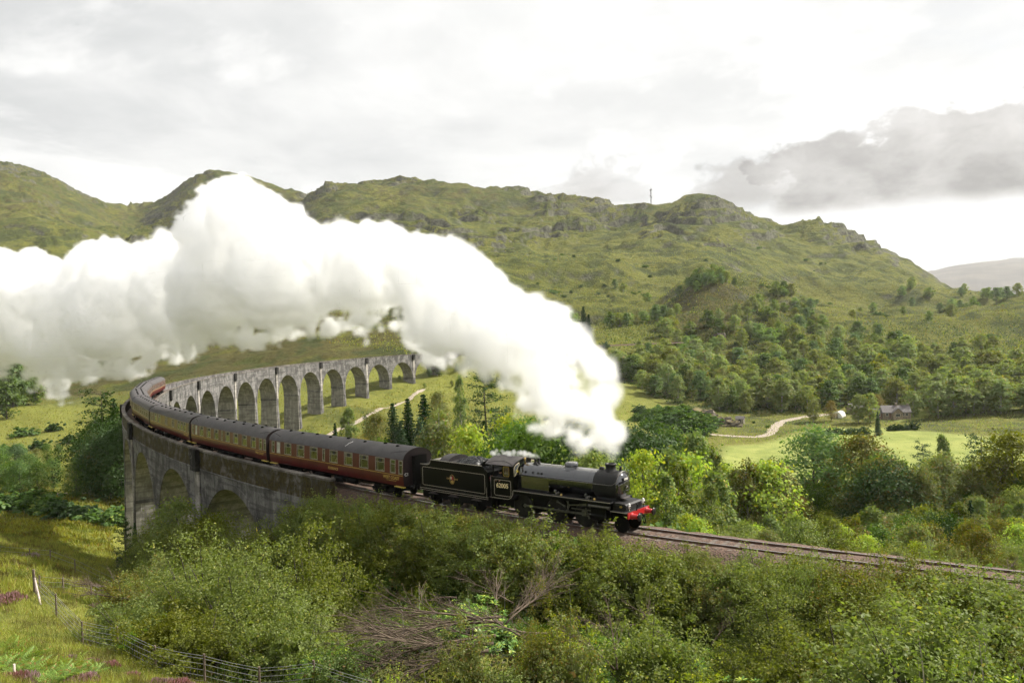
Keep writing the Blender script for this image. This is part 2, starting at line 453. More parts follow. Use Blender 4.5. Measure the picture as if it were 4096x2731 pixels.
q.link(q.mix(q.map(q.noise(pos, .004, 6, .6), .35, .65), (.050, .046, .044), (.088, .078, .066)), q.b.inputs['Base Color']); q.b.inputs['Roughness'].default_value = .95
M_FARHILL = m
M_PATH = mat('pale_gravel', (.30, .255, .205), .95, var=.2, scale=.8, bump=.4, bscale=2, spec=.1)
M_BALLAST = None
m, q = new_mat('brown_ballast'); pos = q.n('ShaderNodeNewGeometry').outputs['Position']
vo = q.n('ShaderNodeTexVoronoi', i_Scale=9.0); q.link(pos, vo.inputs['Vector'])
sc_ = q.n('ShaderNodeSeparateColor'); q.link(vo.outputs['Color'], sc_.inputs[0])
g = q.mix(sc_.outputs[0], (.048, .027, .018), (.135, .082, .056))
g = q.mix(q.math('MULTIPLY', q.map(q.noise(pos, .5, 4), .45, .7), .6), g, (.045, .033, .025))
q.link(g, q.b.inputs['Base Color']); q.b.inputs['Roughness'].default_value = .95
bn = q.n('ShaderNodeBump', i_Strength=1.0, i_Distance=.05); q.link(vo.outputs['Distance'], bn.inputs['Height']); q.link(bn.outputs[0], q.b.inputs['Normal'])
M_BALLAST = m

# zones painted per vertex: red = lush grass, green = brown moor, blue = mown meadow
def poly_mask(X, Y, poly, soft):
    """signed soft mask of a polygon in plan"""
    ins = np.zeros(X.shape, bool); dist = np.full(X.shape, 1e9)
    n = len(poly)
    for i in range(n):
        x0, y0 = poly[i]; x1, y1 = poly[(i + 1) % n]
        c_ = ((y0 > Y) != (y1 > Y)) & (X < (x1 - x0) * (Y - y0) / (y1 - y0 + 1e-12) + x0)
        ins ^= c_
        ex, ey = x1 - x0, y1 - y0
        t = np.clip(((X - x0) * ex + (Y - y0) * ey) / (ex * ex + ey * ey), 0, 1)
        dist = np.minimum(dist, np.hypot(X - x0 - t * ex, Y - y0 - t * ey))
    return np.clip(.5 + np.where(ins, dist, -dist) / (2 * soft), 0, 1)
def gp(px, d): return ((px - 2048) / FPX * d - .0314 * 41, d)
MEADOW = [gp(2860, 215), gp(2900, 262), gp(3050, 268), gp(3280, 300), gp(3500, 302), gp(3700, 288), gp(3900, 272), gp(4200, 258), gp(4400, 205), gp(3600, 160), gp(3100, 170)]
LAWN = [gp(3540, 318), gp(3560, 334), gp(3660, 340), gp(3720, 330), gp(3690, 316), gp(3600, 312)]
zone = np.zeros(XX.shape + (4,), np.float32); zone[..., 3] = 1
valley = sstep(YY, 75, 120) * (1 - sstep(YY, 430, 620))
leftval = valley * (1 - sstep(TT, .10, .26)) * (1 - sstep(YY, 385, 425) * (1 - sstep(TT, -.06, .06)))
zone[..., 0] = np.clip(leftval * (.80 + 1.1 * fbm(XX, YY, 38, 4)), 0, 1)
zone[..., 0] = np.maximum(zone[..., 0], np.clip((1 - sstep(YY, 45, 75)) * (.38 + 1.5 * fbm(XX, YY, 9, 4)), 0, .8))
zone[..., 1] = np.clip(sstep(ZZ, 90, 240) * .5 + .75 * sstep(YY, 405, 440) * (1 - sstep(YY, 640, 800)) * (1 - sstep(TT, -.08, .02)) + 1.0 * np.exp(-(((TT - .245) / .09) ** 2) - ((YY - 570) / 75) ** 2), 0, 1)
zone[..., 2] = np.maximum(poly_mask(XX, YY, MEADOW, 2.5), poly_mask(XX, YY, LAWN, 1.5))

# ------------------------------------------------------------------ ground sheets
nA, nY = len(tA), len(yA)
_idx = np.arange(nA * nY).reshape(nY, nA)
_quads = np.stack([_idx[:-1, :-1], _idx[:-1, 1:], _idx[1:, 1:], _idx[1:, :-1]], -1)
_V = np.stack([XX, YY, ZZ], -1).reshape(-1, 3)
# one normal field for the whole land so the seams between sheets do not show
def sheet(name, mask, material):
    f = _quads[mask]
    used, inv = np.unique(f, return_inverse=True)
    me = np_mesh(name, _V[used], inv.reshape(-1, 4), [material], smooth=True)
    a = me.color_attributes.new('zone', 'FLOAT_COLOR', 'POINT')
    a.data.foreach_set('color', zone.reshape(-1, 4)[used].ravel())
    return tag(link_mesh(name, me), kind='structure')
_ym = .5 * (YY[:-1, :-1] + YY[1:, 1:])
_edge = 430 + 40 * vnoise(TT[:-1, :-1] * 9, YY[:-1, :-1] * 0 + 3.3)
_isfar = _ym > 2200
_ishill = (_ym > _edge) & ~_isfar
_ismead = (zone[:-1, :-1, 2] > .5)
tag(sheet('ground', ~_isfar & ~_ishill & ~_ismead, M_GROUND), 'rough grassy valley floor and slope below the viewpoint')
tag(sheet('meadow', _ismead & ~_ishill, M_GROUND), 'bright green mown meadow in the valley')
tag(sheet('hills', _ishill, M_HILL), 'rocky green hill ridge behind the viaduct')
tag(sheet('distant_hill', _isfar, M_FARHILL), 'grey blue far hill beyond the end of the ridge')
# land behind the viewpoint
me = np_mesh('ground_behind', [(-4000, -6000, 5), (4000, -6000, 5), (2.4, 1.5, 11.2), (-2.4, 1.5, 11.2), (-14400, 9000, -30), (-14400, -6000, 5), (14400, 9000, -30), (14400, -6000, 5)],
             [(0, 1, 2, 3), (5, 0, 3, 4), (1, 7, 6, 2)], [M_FARHILL])
tag(link_mesh('ground', me), 'open slope behind the viewpoint', kind='structure')

def ribbon(name, pts, w, material, lift=.05, label=None):
    """strip of path laid on the ground"""
    vs, fs = [], []
    P = []
    for i in range(len(pts) - 1):
        a, b = Vector(pts[i]), Vector(pts[i + 1]); n = max(2, int((b - a).length / 1.2))
        P += [a.lerp(b, k / n) for k in range(n)]
    P.append(Vector(pts[-1]))
    for _ in range(6):
        P = [P[0]] + [(P[i - 1] + P[i] * 2 + P[i + 1]) / 4 for i in range(1, len(P) - 1)] + [P[-1]]
    nw = 5
    for i, p in enumerate(P):
        d = (P[min(i + 1, len(P) - 1)] - P[max(i - 1, 0)]).normalized(); nrm_ = Vector((-d.y, d.x))
        ww = w * (1 + .25 * math.sin(i * .9) * math.sin(i * .37))
        for k in range(nw):
            o = p + nrm_ * ww * (k / (nw - 1) - .5)
            vs.append((o.x, o.y, ground(o.x, o.y) + lift + (0 if 0 < k < nw - 1 else -.12)))
    for i in range(len(P) - 1):
        for k in range(nw - 1): fs.append((i * nw + k, i * nw + k + 1, (i + 1) * nw + k + 1, (i + 1) * nw + k))
    return tag(link_mesh(name, np_mesh(name, vs, fs, [material], True)), label, kind='structure')
ribbon('path', [gp(2760, 292), gp(3040, 283), gp(3090, 290), gp(3100, 305), gp(3130, 320), gp(3240, 330), gp(3330, 333)], 3.6, M_PATH, .12, 'pale farm track leading to the cottage')
ribbon('path', [(-118, 205), (-100, 225), (-84, 243), (-70, 268), (-58, 298), (-49, 330), (-40, 360)], 2.0, M_PATH, .15, 'pale footpath passing under the far arches')
ribbon('path', [gp(-200, 60), gp(60, 60), gp(140, 61)], 1.3, M_PATH, .06, 'bare trodden path behind the corner post of the fence')

# ------------------------------------------------------------------ concrete
def concrete(name, lo, hi, moss=0., dark=.75):
    m, q = new_mat(name)
    pos = q.n('ShaderNodeNewGeometry').outputs['Position']
    mp = q.n('ShaderNodeMapping'); mp.inputs['Scale'].default_value = (1.6, 1.6, .10); q.link(pos, mp.inputs[0])
    streak = q.noise(mp.outputs[0], 1.0, 6, .65, .3)
    blot = q.noise(pos, .45, 7, .68, .3)
    fine = q.noise(pos, 5., 4, .6)
    mp2 = q.n('ShaderNodeMapping'); mp2.inputs['Scale'].default_value = (.15, .15, 2.2); q.link(pos, mp2.inputs[0])
    lift = q.noise(mp2.outputs[0], 1.0, 2, .4)
    g = q.mix(q.map(streak, .30, .68), lo, hi)
    g = q.mix(q.math('MULTIPLY', q.map(blot, .42, .60), dark), g, tuple(c * .38 for c in lo))
    g = q.mix(q.math('MULTIPLY', q.map(lift, .54, .60), .5), g, tuple(c * .5 for c in lo))
    mp3 = q.n('ShaderNodeMapping'); mp3.inputs['Scale'].default_value = (2.6, 2.6, .22); q.link(pos, mp3.inputs[0])
    lime = q.noise(mp3.outputs[0], 1.0, 5, .7, .2)
    g = q.mix(q.math('MULTIPLY', q.map(lime, .62, .68), .8), g, (.46, .44, .40))
    if moss:
        mo = q.noise(pos, .9, 6, .7, .5)
        g = q.mix(q.math('MULTIPLY', q.map(mo, .56 - moss * .2, .62 - moss * .08), min(1, moss * 1.1)), g, q.mix(q.map(fine, .3, .7), (.022, .016, .008), (.085, .066, .010)))
    g = q.mix(q.math('MULTIPLY', q.map(fine, .35, .65), .22), g, tuple(c * .45 for c in lo))
    q.link(g, q.b.inputs['Base Color']); q.b.inputs['Roughness'].default_value = .92; q.b.inputs['Specular IOR Level'].default_value = .2
    bn = q.n('ShaderNodeBump', i_Strength=.5, i_Distance=.05); q.link(q.math('ADD', fine, blot), bn.inputs['Height']); q.link(bn.outputs[0], q.b.inputs['Normal'])
    return m
M_CONC = concrete('weathered_concrete', (.105, .100, .096), (.255, .245, .235))
M_CONC_IN = concrete('pale_arch_concrete', (.20, .19, .165), (.36, .34, .30), .15, .4)  # paler and less blotched than the outer faces
M_CONC_MOSS = concrete('mossy_concrete', (.075, .066, .055), (.17, .155, .135), .85)
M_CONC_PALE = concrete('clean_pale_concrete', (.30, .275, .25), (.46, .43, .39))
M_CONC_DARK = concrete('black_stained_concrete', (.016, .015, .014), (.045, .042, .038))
M_COPE = concrete('coping_concrete', (.12, .105, .09), (.26, .235, .205), .25)

# ------------------------------------------------------------------ viaduct
HW = 2.75                       # half width between the faces
SPR = -9.8                      # springing level below rail
RA = 7.62                       # arch radius
viaduct = empty('viaduct', T(-190, 0, 0), 0, 'long curved concrete railway viaduct of many round arches crossing the valley', 'viaduct')
VO = Vector(viaduct.location)
class CurveMB(MB):
    """solid given in (s, lat, z) of the alignment"""
    def put(s, vs, fs, smooth=False): return s.add([T(*v) - VO for v in vs], fs, smooth)
    def blk(s, s0, s1, l0, l1, z0, z1, n=1):
        vs = []; fs = []
        for i in range(n + 1):
            a = s0 + (s1 - s0) * i / n
            vs += [(a, l0, z0), (a, l1, z0), (a, l1, z1), (a, l0, z1)]
        for i in range(n):
            b = i * 4
            for k in range(4): fs.append((b + k, b + (k + 1) % 4, b + 4 + (k + 1) % 4, b + 4 + k))
        fs += [(3, 2, 1, 0), (n * 4, n * 4 + 1, n * 4 + 2, n * 4 + 3)]
        return s.put(vs, fs)
def pier_ground(k):
    """lowest ground under the pier before arch k"""
    sc = S_ARCH - (k + .5) * PITCH_ARCH
    return min(ground(*T(sc + a, b).xy) for a in (-1.5, 1.5) for b in (-3, 0, 3))
NA = 21
for k in range(NA):
    sc = S_ARCH - k * PITCH_ARCH; h = PITCH_ARCH / 2
    n = 22
    ang = [math.pi * i / n for i in range(n + 1)]
    arc = [(sc - RA * math.cos(a), SPR + RA * math.sin(a)) for a in ang]
    tp = -1.05
    for face, nm in ((HW, 'spandrel_wall'), (-HW, 'spandrel_wall')):
        m_ = CurveMB()
        inn = face * .80
        # wall above the arch: strip from the arch line to the string course
        top = [(sc - h + 2 * h * i / n, tp) for i in range(n + 1)]
        vs = []; fs = []
        for (a, z), (b, zt) in zip(arc, top):
            vs += [(a, face, z), (b, face, zt), (a, inn, z), (b, inn, zt)]
        for i in range(n):
            o_ = i * 4
            fs += [(o_, o_ + 4, o_ + 5, o_ + 1), (o_ + 2, o_ + 3, o_ + 7, o_ + 6), (o_, o_ + 2, o_ + 6, o_ + 4)]
        # haunches beside the arch down to the springing
        for sg in (-1, 1):
            b0 = len(vs)
            vs += [(sc + sg * RA, face, SPR), (sc + sg * h, face, SPR), (sc + sg * h, face, tp)]
            fs.append((b0, b0 + 1, b0 + 2) if sg > 0 else (b0 + 2, b0 + 1, b0))
        m_.put(vs, fs)
        m_.build(nm, viaduct, M_CONC)
        # proud arch ring with its own depth
        rg = CurveMB(); vs = []; fs = []
        of = face + (.07 if face > 0 else -.07)
        for a in ang:
            ca, sa = math.cos(a), math.sin(a)
            for rr in (RA - .012, RA + .66):
                for ff in (face - math.copysign(.02, face), of):
                    vs.append((sc - rr * ca, ff, SPR + rr * sa))
        for i in range(n):
            o_ = i * 4
            fs += [(o_ + 1, o_ + 3, o_ + 7, o_ + 5), (o_, o_ + 4, o_ + 5, o_ + 1)[::-1], (o_ + 2, o_ + 3, o_ + 7, o_ + 6)]
        rg.put(vs, fs); rg.build('arch_ring', viaduct, M_CONC)
    iv = CurveMB(); vs = []; fs = []
    for i, (a, z) in enumerate(arc):
        for l in (-HW, -HW / 3, HW / 3, HW): vs.append((a, l, z - .004))
    for i in range(n):
        for j in range(3): fs.append((i * 4 + j, i * 4 + j + 1, i * 4 + j + 5, i * 4 + j + 4))
    iv.put(vs, fs, True); iv.build('arch_vault', viaduct, M_CONC_IN)
    for face in (1, -1):
        pm = CurveMB(); a, b = sorted((face * (HW - .40), face * (HW + .0)))
        pm.blk(sc - h + .004, sc + h - .004, a, b, tp + .02, .80, 6)
        pm.build('parapet', viaduct, M_CONC_MOSS if face > 0 and k < 6 else M_CONC)
        a, b = sorted((face * (HW - .47), face * (HW + .09)))
        CurveMB().blk(sc - h + .004, sc + h - .004, a, b, .803, .97, 6).build('coping', viaduct, M_COPE)
        a, b = sorted((face * (HW - .05), face * (HW + .10)))
        CurveMB().blk(sc - h + .004, sc + h - .004, a, b, tp - .10, tp + .017, 6).build('string_course', viaduct, M_CONC)
for k in range(-1, NA):
    # piers stand between the arches; every second one has a refuge on top
    sc = S_ARCH - (k + .5) * PITCH_ARCH
    if -1 < k < NA - 1:
        gz = pier_ground(k) - 1.5
        pb = CurveMB(); t0, t1 = .90, .90 + .026 * (SPR - gz)
        w0, w1 = HW + .0, HW + .022 * (SPR - gz)
        vs = [(sc - t1, -w1, gz), (sc + t1, -w1, gz), (sc + t1, w1, gz), (sc - t1, w1, gz), (sc - t0, -w0, SPR - .02), (sc + t0, -w0, SPR - .02), (sc + t0, w0, SPR - .02), (sc - t0, w0, SPR - .02)]
        pb.put(vs, [(3, 2, 1, 0), (4, 5, 6, 7), (0, 1, 5, 4), (1, 2, 6, 5), (2, 3, 7, 6), (3, 0, 4, 7)])
        pr_ = pb.build('pier', viaduct, M_CONC_IN)
        ob = CurveMB()
        ob.blk(sc - t0 - .10, sc + t0 + .10, -w0 - .12, w0 + .12, SPR - .45, SPR + .0)
        ob.build('impost', viaduct, M_CONC)
        for face in (1, -1):
            a0, a1 = face * (w0 + .002), face * (w0 + .16); b0, b1 = face * (w1 + .002), face * (w1 + .24)
            ps = CurveMB()
            vs = [(sc - .62, b0, gz), (sc + .62, b0, gz), (sc + .70, b1, gz), (sc - .70, b1, gz), (sc - .62, a0, SPR - .46), (sc + .62, a0, SPR - .46), (sc + .62, a1, SPR - .46), (sc - .62, a1, SPR - .46)]
            ps.put(vs, [(3, 2, 1, 0), (4, 5, 6, 7), (0, 1, 5, 4), (1, 2, 6, 5), (2, 3, 7, 6), (3, 0, 4, 7)])
            ps.build('buttress', viaduct, M_CONC)
    if 0 <= k < NA - 1 and k % 2 == 0:
        for face in (1, -1):
            a, b = sorted((face * (HW + .102), face * (HW + .55)))
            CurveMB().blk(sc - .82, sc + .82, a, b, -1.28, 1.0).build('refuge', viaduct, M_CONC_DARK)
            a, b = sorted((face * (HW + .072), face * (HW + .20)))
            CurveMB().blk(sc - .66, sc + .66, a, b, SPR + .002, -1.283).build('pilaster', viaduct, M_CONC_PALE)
# abutment wing walls at the near and far ends
for s0, s1 in ((S_ARCH + PITCH_ARCH / 2 + .004, -8.4), (-403, S_ARCH - (NA - .5) * PITCH_ARCH - .004)):
    for face in (1, -1):
        a, b = sorted((face * (HW - .5), face * HW))
        n_ = 6
        gb = -12.0
        CurveMB().blk(s0, s1, a, b, gb, -1.05, n_).build('wing_wall', viaduct, M_CONC)
        a, b = sorted((face * (HW - .42), face * (HW + .02)))
        CurveMB().blk(s0, s1, a, b, -1.046, .80, n_).build('parapet', viaduct, M_CONC_MOSS)
        a, b = sorted((face * (HW - .50), face * (HW + .10)))
        CurveMB().blk(s0, s1 + (.05 if face else 0), a, b, .804, .97, n_).build('coping', viaduct, M_COPE)
    CurveMB().blk(s0, s0 + .6 if s0 > -100 else s1, -HW + .5, HW - .5, -14, -1.2, 2).build('abutment_fill', viaduct, M_CONC_IN)
CurveMB().blk(-403, S_ARCH + PITCH_ARCH / 2 + 11, -HW + .45, HW - .45, -1.15, -.62, 90).build('deck', viaduct, M_CONC)

# ------------------------------------------------------------------ permanent way
M_RAIL = mat('rail_steel', (.16, .10, .075), .45, .8, .25, 3)
M_RAILTOP = mat('polished_rail_head', (.62, .58, .54), .22, 1., .1, 3)
M_SLEEPER = mat('old_sleeper', (.10, .078, .062), .9, var=.35, scale=4, bump=.5)
M_CHAIR = mat('rusty_chair', (.085, .05, .035), .7, .4)
def bed(s0, s1, n, name, label):
    vs, fs = [], []
    prof = [(-2.25, -.66), (-1.7, -.16), (-.9, -.125), (0, -.135), (.9, -.125), (1.7, -.16), (2.25, -.66)]
    if name == 'ballast_bank': prof = [(-2.9, -1.05), (-1.75, -.17), (-.9, -.125), (0, -.135), (.9, -.125), (1.75, -.17), (3.0, -1.1)]
    for i in range(n + 1):
        s = s0 + (s1 - s0) * i / n
        for l, z in prof:
            j = (fbm(np.array(s * 1.0), np.array(l * 3.), 1.1, 2) * .10)
            vs.append(T(s, l, z + float(j)))
    k = len(prof)
    for i in range(n):
        for j in range(k - 1): fs.append((i * k + j, i * k + j + 1, (i + 1) * k + j + 1, (i + 1) * k + j))
    return tag(link_mesh(name, np_mesh(name, vs, fs, [M_BALLAST], True)), label, kind='structure')
bed(-9.5, 75, 260, 'ballast_bank', 'brown stone ballast under the track beside the bushes')
bed(-403, -9.5, 260, 'ballast_bed', 'stone ballast between the viaduct parapets')
bed(-530, -403, 60, 'ballast_bed', 'thin line of ballast along the far hillside')
track = empty('railway_track', T(0), 0, 'single line railway track curving out of the frame on brown ballast', 'railway track')
TO = Vector(track.location)
def rail(lat, s0, s1, n):
    mb = MB()
    def sweep(pr_, cur):
        mb.cur = cur
        vs = []; fs = []
        for i in range(n + 1):
            s = s0 + (s1 - s0) * i / n
            for l, z in pr_: vs.append(T(s, lat + l, z) - TO)
        k = len(pr_)
        for i in range(n):
            for j in range(k): fs.append((i * k + j, i * k + (j + 1) % k, (i + 1) * k + (j + 1) % k, (i + 1) * k + j))
        mb.add(vs, fs)
    sweep([(-.07, -.155), (.07, -.155), (.02, -.12), (.02, -.045), (.034, -.036), (.034, -.003), (-.034, -.003), (-.034, -.036), (-.02, -.045), (-.02, -.12)], 0)
    sweep([(-.030, -.002), (.030, -.002), (.028, .004), (-.028, .004)], 1)
    return mb.build('rail', track, M_RAIL, M_RAILTOP)
for lat in (.7525, -.7525):
    rail(lat, -25, 75, 160)
    rail(lat, -530, -25, 240)
sl = MB().box(-.125, .125, -1.3, 1.3, -.24, -.125).mesh('sleeper', M_SLEEPER)
s = -9.0; i = 0
while s < 52:
    o = link_mesh('sleeper', sl, track, T(s) - TO, (0, 0, heading(s) + random.uniform(-.02, .02)))
    s += .72

# ------------------------------------------------------------------ train materials
M_MAROON = mat('maroon_paint', (.085, .009, .009), .32, var=.2, scale=1.2, spec=.4, coat=.12)
M_MAROON_END = mat('dark_maroon_end', (.018, .008, .008), .6)  # much darker maroon than the coach sides
M_ROOF = mat('coach_roof_grey', (.052, .046, .046), .62, var=.22, scale=1.4, bump=.1)
M_GOLD = mat('gold_lining', (.42, .27, .06), .45)
M_BLACK = mat('underframe_black', (.006, .0055, .005), .7, var=.4, scale=5, spec=.1)
M_LOCO = mat('gloss_black_paint', (.0030, .0030, .0030), .32, var=.2, spec=.12, coat=.03)
M_BOILER = mat('polished_black_boiler', (.006, .006, .0075), .11, var=.15, coat=.5, scale=2)
M_BOILER.node_tree.nodes['Principled BSDF'].inputs['IOR'].default_value = 2.0
M_SMOKE = mat('matt_smokebox_black', (.011, .0105, .010), .55, spec=.3, var=.35, scale=6, bump=.1)
M_CABROOF = mat('cab_roof_grey', (.060, .052, .050), .6, var=.3)
M_CREAM = mat('cream_lining', (.62, .52, .36), .5, var=.05)
M_LINE = mat('grey_lining', (.40, .35, .28), .5, var=.1)
M_NUM = mat('cream_numerals', (.80, .66, .36), .5, var=.04)
M_RED = mat('buffer_beam_red', (.40, .012, .014), .35, var=.12, coat=.3)
M_STEEL = mat('motion_steel', (.19, .18, .165), .36, .85, .3, 4)
M_WHEEL = mat('shaded_wheel_black', (.004, .0037, .0034), .6, var=.4, spec=.08)  # black deepened to carry the shade around the wheels
M_TYRE = mat('wheel_tyre_steel', (.03, .027, .025), .45, .7, .3)
M_WHITE = mat('white_enamel', (.82, .80, .76), .35, var=.06)
M_BRASS = mat('brass', (.55, .38, .12), .3, .9, .15)
M_COAL = mat('coal', (.010, .010, .011), .38, var=.5, scale=9, bump=.6, bscale=9)
M_YELLOW = mat('yellow_marking', (.62, .48, .08), .5)
M_ALU = mat('window_frame_alloy', (.30, .27, .23), .45, .4, .15)
M_DARKVENT = mat('open_ventilator', (.010, .010, .010), .6)
M_CURTAIN = mat('pale_curtain', (.55, .50, .40), .8)
M_SEAT = mat('brown_seat', (.075, .050, .032), .9)
M_FROST = mat('frosted_pane', (.50, .50, .45), .4)
m = bpy.data.materials.new('window_pane'); m.use_nodes = True; q = NT(m.node_tree); m.node_tree.nodes.clear()
gl = q.n('ShaderNodeBsdfGlossy', i_Roughness=.03); gl.inputs[0].default_value = (.75, .78, .70, 1)
tr = q.n('ShaderNodeBsdfTransparent'); tr.inputs[0].default_value = (.72, .74, .64, 1)
fr = q.n('ShaderNodeFresnel', i_IOR=1.7); mx = q.n('ShaderNodeMixShader'); q.link(q.math('ADD', fr.outputs[0], .08), mx.inputs[0]); q.link(tr.outputs[0], mx.inputs[1]); q.link(gl.outputs[0], mx.inputs[2])
o = q.n('ShaderNodeOutputMaterial'); q.link(mx.outputs[0], o.inputs[0]); M_PANE = m

def text_mesh(name, s, size, material, bold=0.):
    cu = bpy.data.curves.new(name, 'FONT'); cu.body = s; cu.size = size; cu.align_x = 'CENTER'; cu.align_y = 'CENTER'
    cu.extrude = .004; cu.offset = bold; cu.resolution_u = 3
    o = bpy.data.objects.new(name, cu); C.objects.link(o)
    me = bpy.data.meshes.new_from_object(o.evaluated_get(bpy.context.evaluated_depsgraph_get()))
    bpy.data.objects.remove(o); bpy.data.curves.remove(cu)
    me.name = name; me.materials.clear(); me.materials.append(material)
    return me
SIDE = (math.pi / 2, 0, 0)              # lettering that faces the camera side (-y) of a vehicle

# ------------------------------------------------------------------ coaches
CL = 9.95                               # half length of a coach body
SIDE_P = [(1.06, 1.30), (1.25, 1.355), (1.60, 1.39), (2.0, 1.40), (2.45, 1.39), (3.0, 1.355), (3.10, 1.34)]
ROOF_P = [(1.375, 3.08), (1.31, 3.24), (1.16, 3.46), (.92, 3.64), (.58, 3.78), (.2, 3.845), (0, 3.85)]
def side_y(z):
    for (z0, y0), (z1, y1) in zip(SIDE_P, SIDE_P[1:]):
        if z <= z1: return y0 + (y1 - y0) * (z - z0) / (z1 - z0)
    return SIDE_P[-1][1]
BIG = [(-6.70, 1.17), (-4.55, 1.19), (-2.42, 1.17), (.62, 1.16), (2.76, 1.16), (4.91, 1.18), (7.05, 1.14)]
SMALL = [(-9.28, .46), (-8.33, .60), (-.87, .36), (8.68, .64), (9.64, .46)]
BRAKE_BIG = [(-6.70, 1.17), (-4.55, 1.19), (5.2, 1.0), (6.6, 1.0), (7.9, 1.0)]
BRAKE_SMALL = [(-9.28, .46), (-8.33, .60), (-1.2, .42), (-.5, .42), (2.2, .42), (2.9, .42), (9.64, .46)]
def body_mesh(wins):
    """side walls with real openings, ends, and inner faces"""
    mb = MB()
    zs = [p[0] for p in SIDE_P]; zb, zt = 2.0, 3.0
    cuts = sorted([-CL, CL] + [c + d * w_ / 2 for c, w_ in wins for d in (-1, 1)])
    def open_(x): return any(abs(x - c) < w_ / 2 - 1e-4 for c, w_ in wins)
    for sg in (-1, 1):
        for a, b in zip(cuts, cuts[1:]):
            for (z0, y0), (z1, y1) in zip(SIDE_P, SIDE_P[1:]):
                if open_((a + b) / 2) and z0 >= zb - .01 and z1 <= zt + .01: continue
                mb.add([(a, sg * y0, z0), (b, sg * y0, z0), (b, sg * y1, z1), (a, sg * y1, z1)], [(0, 1, 2, 3) if sg < 0 else (3, 2, 1, 0)], True)
        for c, w_ in wins:                 # reveals
            for x in (c - w_ / 2, c + w_ / 2):
                mb.add([(x, sg * 1.40, zb), (x, sg * 1.355, zt), (x, sg * 1.27, zt), (x, sg * 1.27, zb)], [(0, 1, 2, 3)])
            for z in (zb, zt):
                mb.add([(c - w_ / 2, sg * side_y(z), z), (c + w_ / 2, sg * side_y(z), z), (c + w_ / 2, sg * 1.27, z), (c - w_ / 2, sg * 1.27, z)], [(0, 1, 2, 3)])
    mb.cur = 1
    mb.box(-CL + .02, CL - .02, -1.28, 1.28, 1.04, 1.10)
    for x in (-CL + .001, CL - .001):
        prof = [(-y, z) for z, y in SIDE_P] + [(-y, z) for y, z in ROOF_P] + [(y, z) for y, z in ROOF_P[::-1][1:]] + [(y, z) for z, y in SIDE_P[::-1]]
        mb.add([(x, y, z) for y, z in prof], [tuple(range(len(prof)))])
    me = bpy.data.meshes.new('body'); me.from_pydata(mb.v, [], mb.f)
    me.materials.append(M_MAROON); me.materials.append(M_MAROON_END)
    me.polygons.foreach_set('material_index', mb.m); me.polygons.foreach_set('use_smooth', mb.sm); me.update()
    return me
def roof_mesh():
    mb = MB(); pr_ = [(-y, z) for y, z in ROOF_P] + [(y, z) for y, z in ROOF_P[::-1][1:]]
    vs = []; fs = []; n = len(pr_)
    for x in (-CL - .03, -CL / 2, 0, CL / 2, CL + .03): vs += [(x, y * 1.012, z + .01) for y, z in pr_]
    for i in range(4):
        for k in range(n - 1): fs.append((i * n + k, i * n + k + 1, (i + 1) * n + k + 1, (i + 1) * n + k))
    mb.add(vs, fs, True)
    for sg in (-1, 1):                     # rain gutters
        mb.add([(x, sg * yy, z) for x in (-CL, CL) for yy, z in ((1.395, 3.075), (1.42, 3.10), (1.395, 3.12))], [(0, 1, 4, 3), (1, 2, 5, 4)])
    return mb.mesh('roof', M_ROOF)
BODY_A = body_mesh(BIG + SMALL); BODY_B = body_mesh(BRAKE_BIG + BRAKE_SMALL); ROOFM = roof_mesh()
def frame_mesh(wd, sg, ext=True):
    """window surround and glazing bars, origin at the middle of the opening"""
    mb = MB(); h0, h1 = 2.0, 3.0; t = .045
    def bar(x0, x1, z0, z1, pr_=.012):
        vs = []
        for x, z in ((x0, z0), (x1, z0), (x1, z1), (x0, z1)): vs += [(x, sg * (side_y(z) + pr_), z), (x, sg * (side_y(z) - .05), z)]
        mb.add(vs, [(0, 2, 4, 6), (1, 7, 5, 3), (0, 1, 3, 2), (2, 3, 5, 4), (4, 5, 7, 6), (6, 7, 1, 0)])
    a = wd / 2
    bar(-a - .03, -a + t, h0 - .03, h1 + .03); bar(a - t, a + .03, h0 - .03, h1 + .03)
    bar(-a + t, a - t, h0 - .03, h0 + t); bar(-a + t, a - t, h1 - t, h1 + .03)
    if ext:
        bar(-a + t, a - t, 2.66, 2.70, .004)
        for f in ((-.33, .33) if wd > .9 else ()): bar(f * wd - .012, f * wd + .012, 2.70, h1 - t, .004)
    return mb.mesh('window', M_ALU)
def pane_mesh(wd, sg):
    a = wd / 2; vs = []
    for x, z in ((-a, 2.0), (a, 2.0), (a, 3.0), (-a, 3.0)): vs.append((x, sg * (side_y(z) - .03), z))
    me = bpy.data.meshes.new('pane'); me.from_pydata(vs, [], [(0, 1, 2, 3)]); me.materials.append(M_PANE); return me
def vent_mesh(wd, sg):
    mb = MB(); a = wd * .15
    for x0, x1 in ((-a, a),): 
        mb.add([(x0, sg * (side_y(2.7) - .022), 2.70), (x1, sg * (side_y(2.7) - .022), 2.70), (x1, sg * (side_y(2.95) - .022), 2.955), (x0, sg * (side_y(2.95) - .022), 2.955)], [(0, 1, 2, 3)])
    return mb.mesh('ventilator', M_DARKVENT)  # dark sheet painted for the shade inside the open vent
def curtain_mesh(wd, sg):
    mb = MB()
    for d in (-1, 1):
        n = 6; x0 = d * (wd / 2 - .02); vs = []
        for i in range(n + 1):
            x = x0 - d * .15 * i / n; y = sg * (1.27 + .012 * (i % 2))
            vs += [(x, y, 2.02), (x, y, 2.98)]
        mb.add(vs, [(2 * i, 2 * i + 2, 2 * i + 3, 2 * i + 1) for i in range(n)])
    return mb.mesh('curtain', M_CURTAIN)
WCACHE = {}
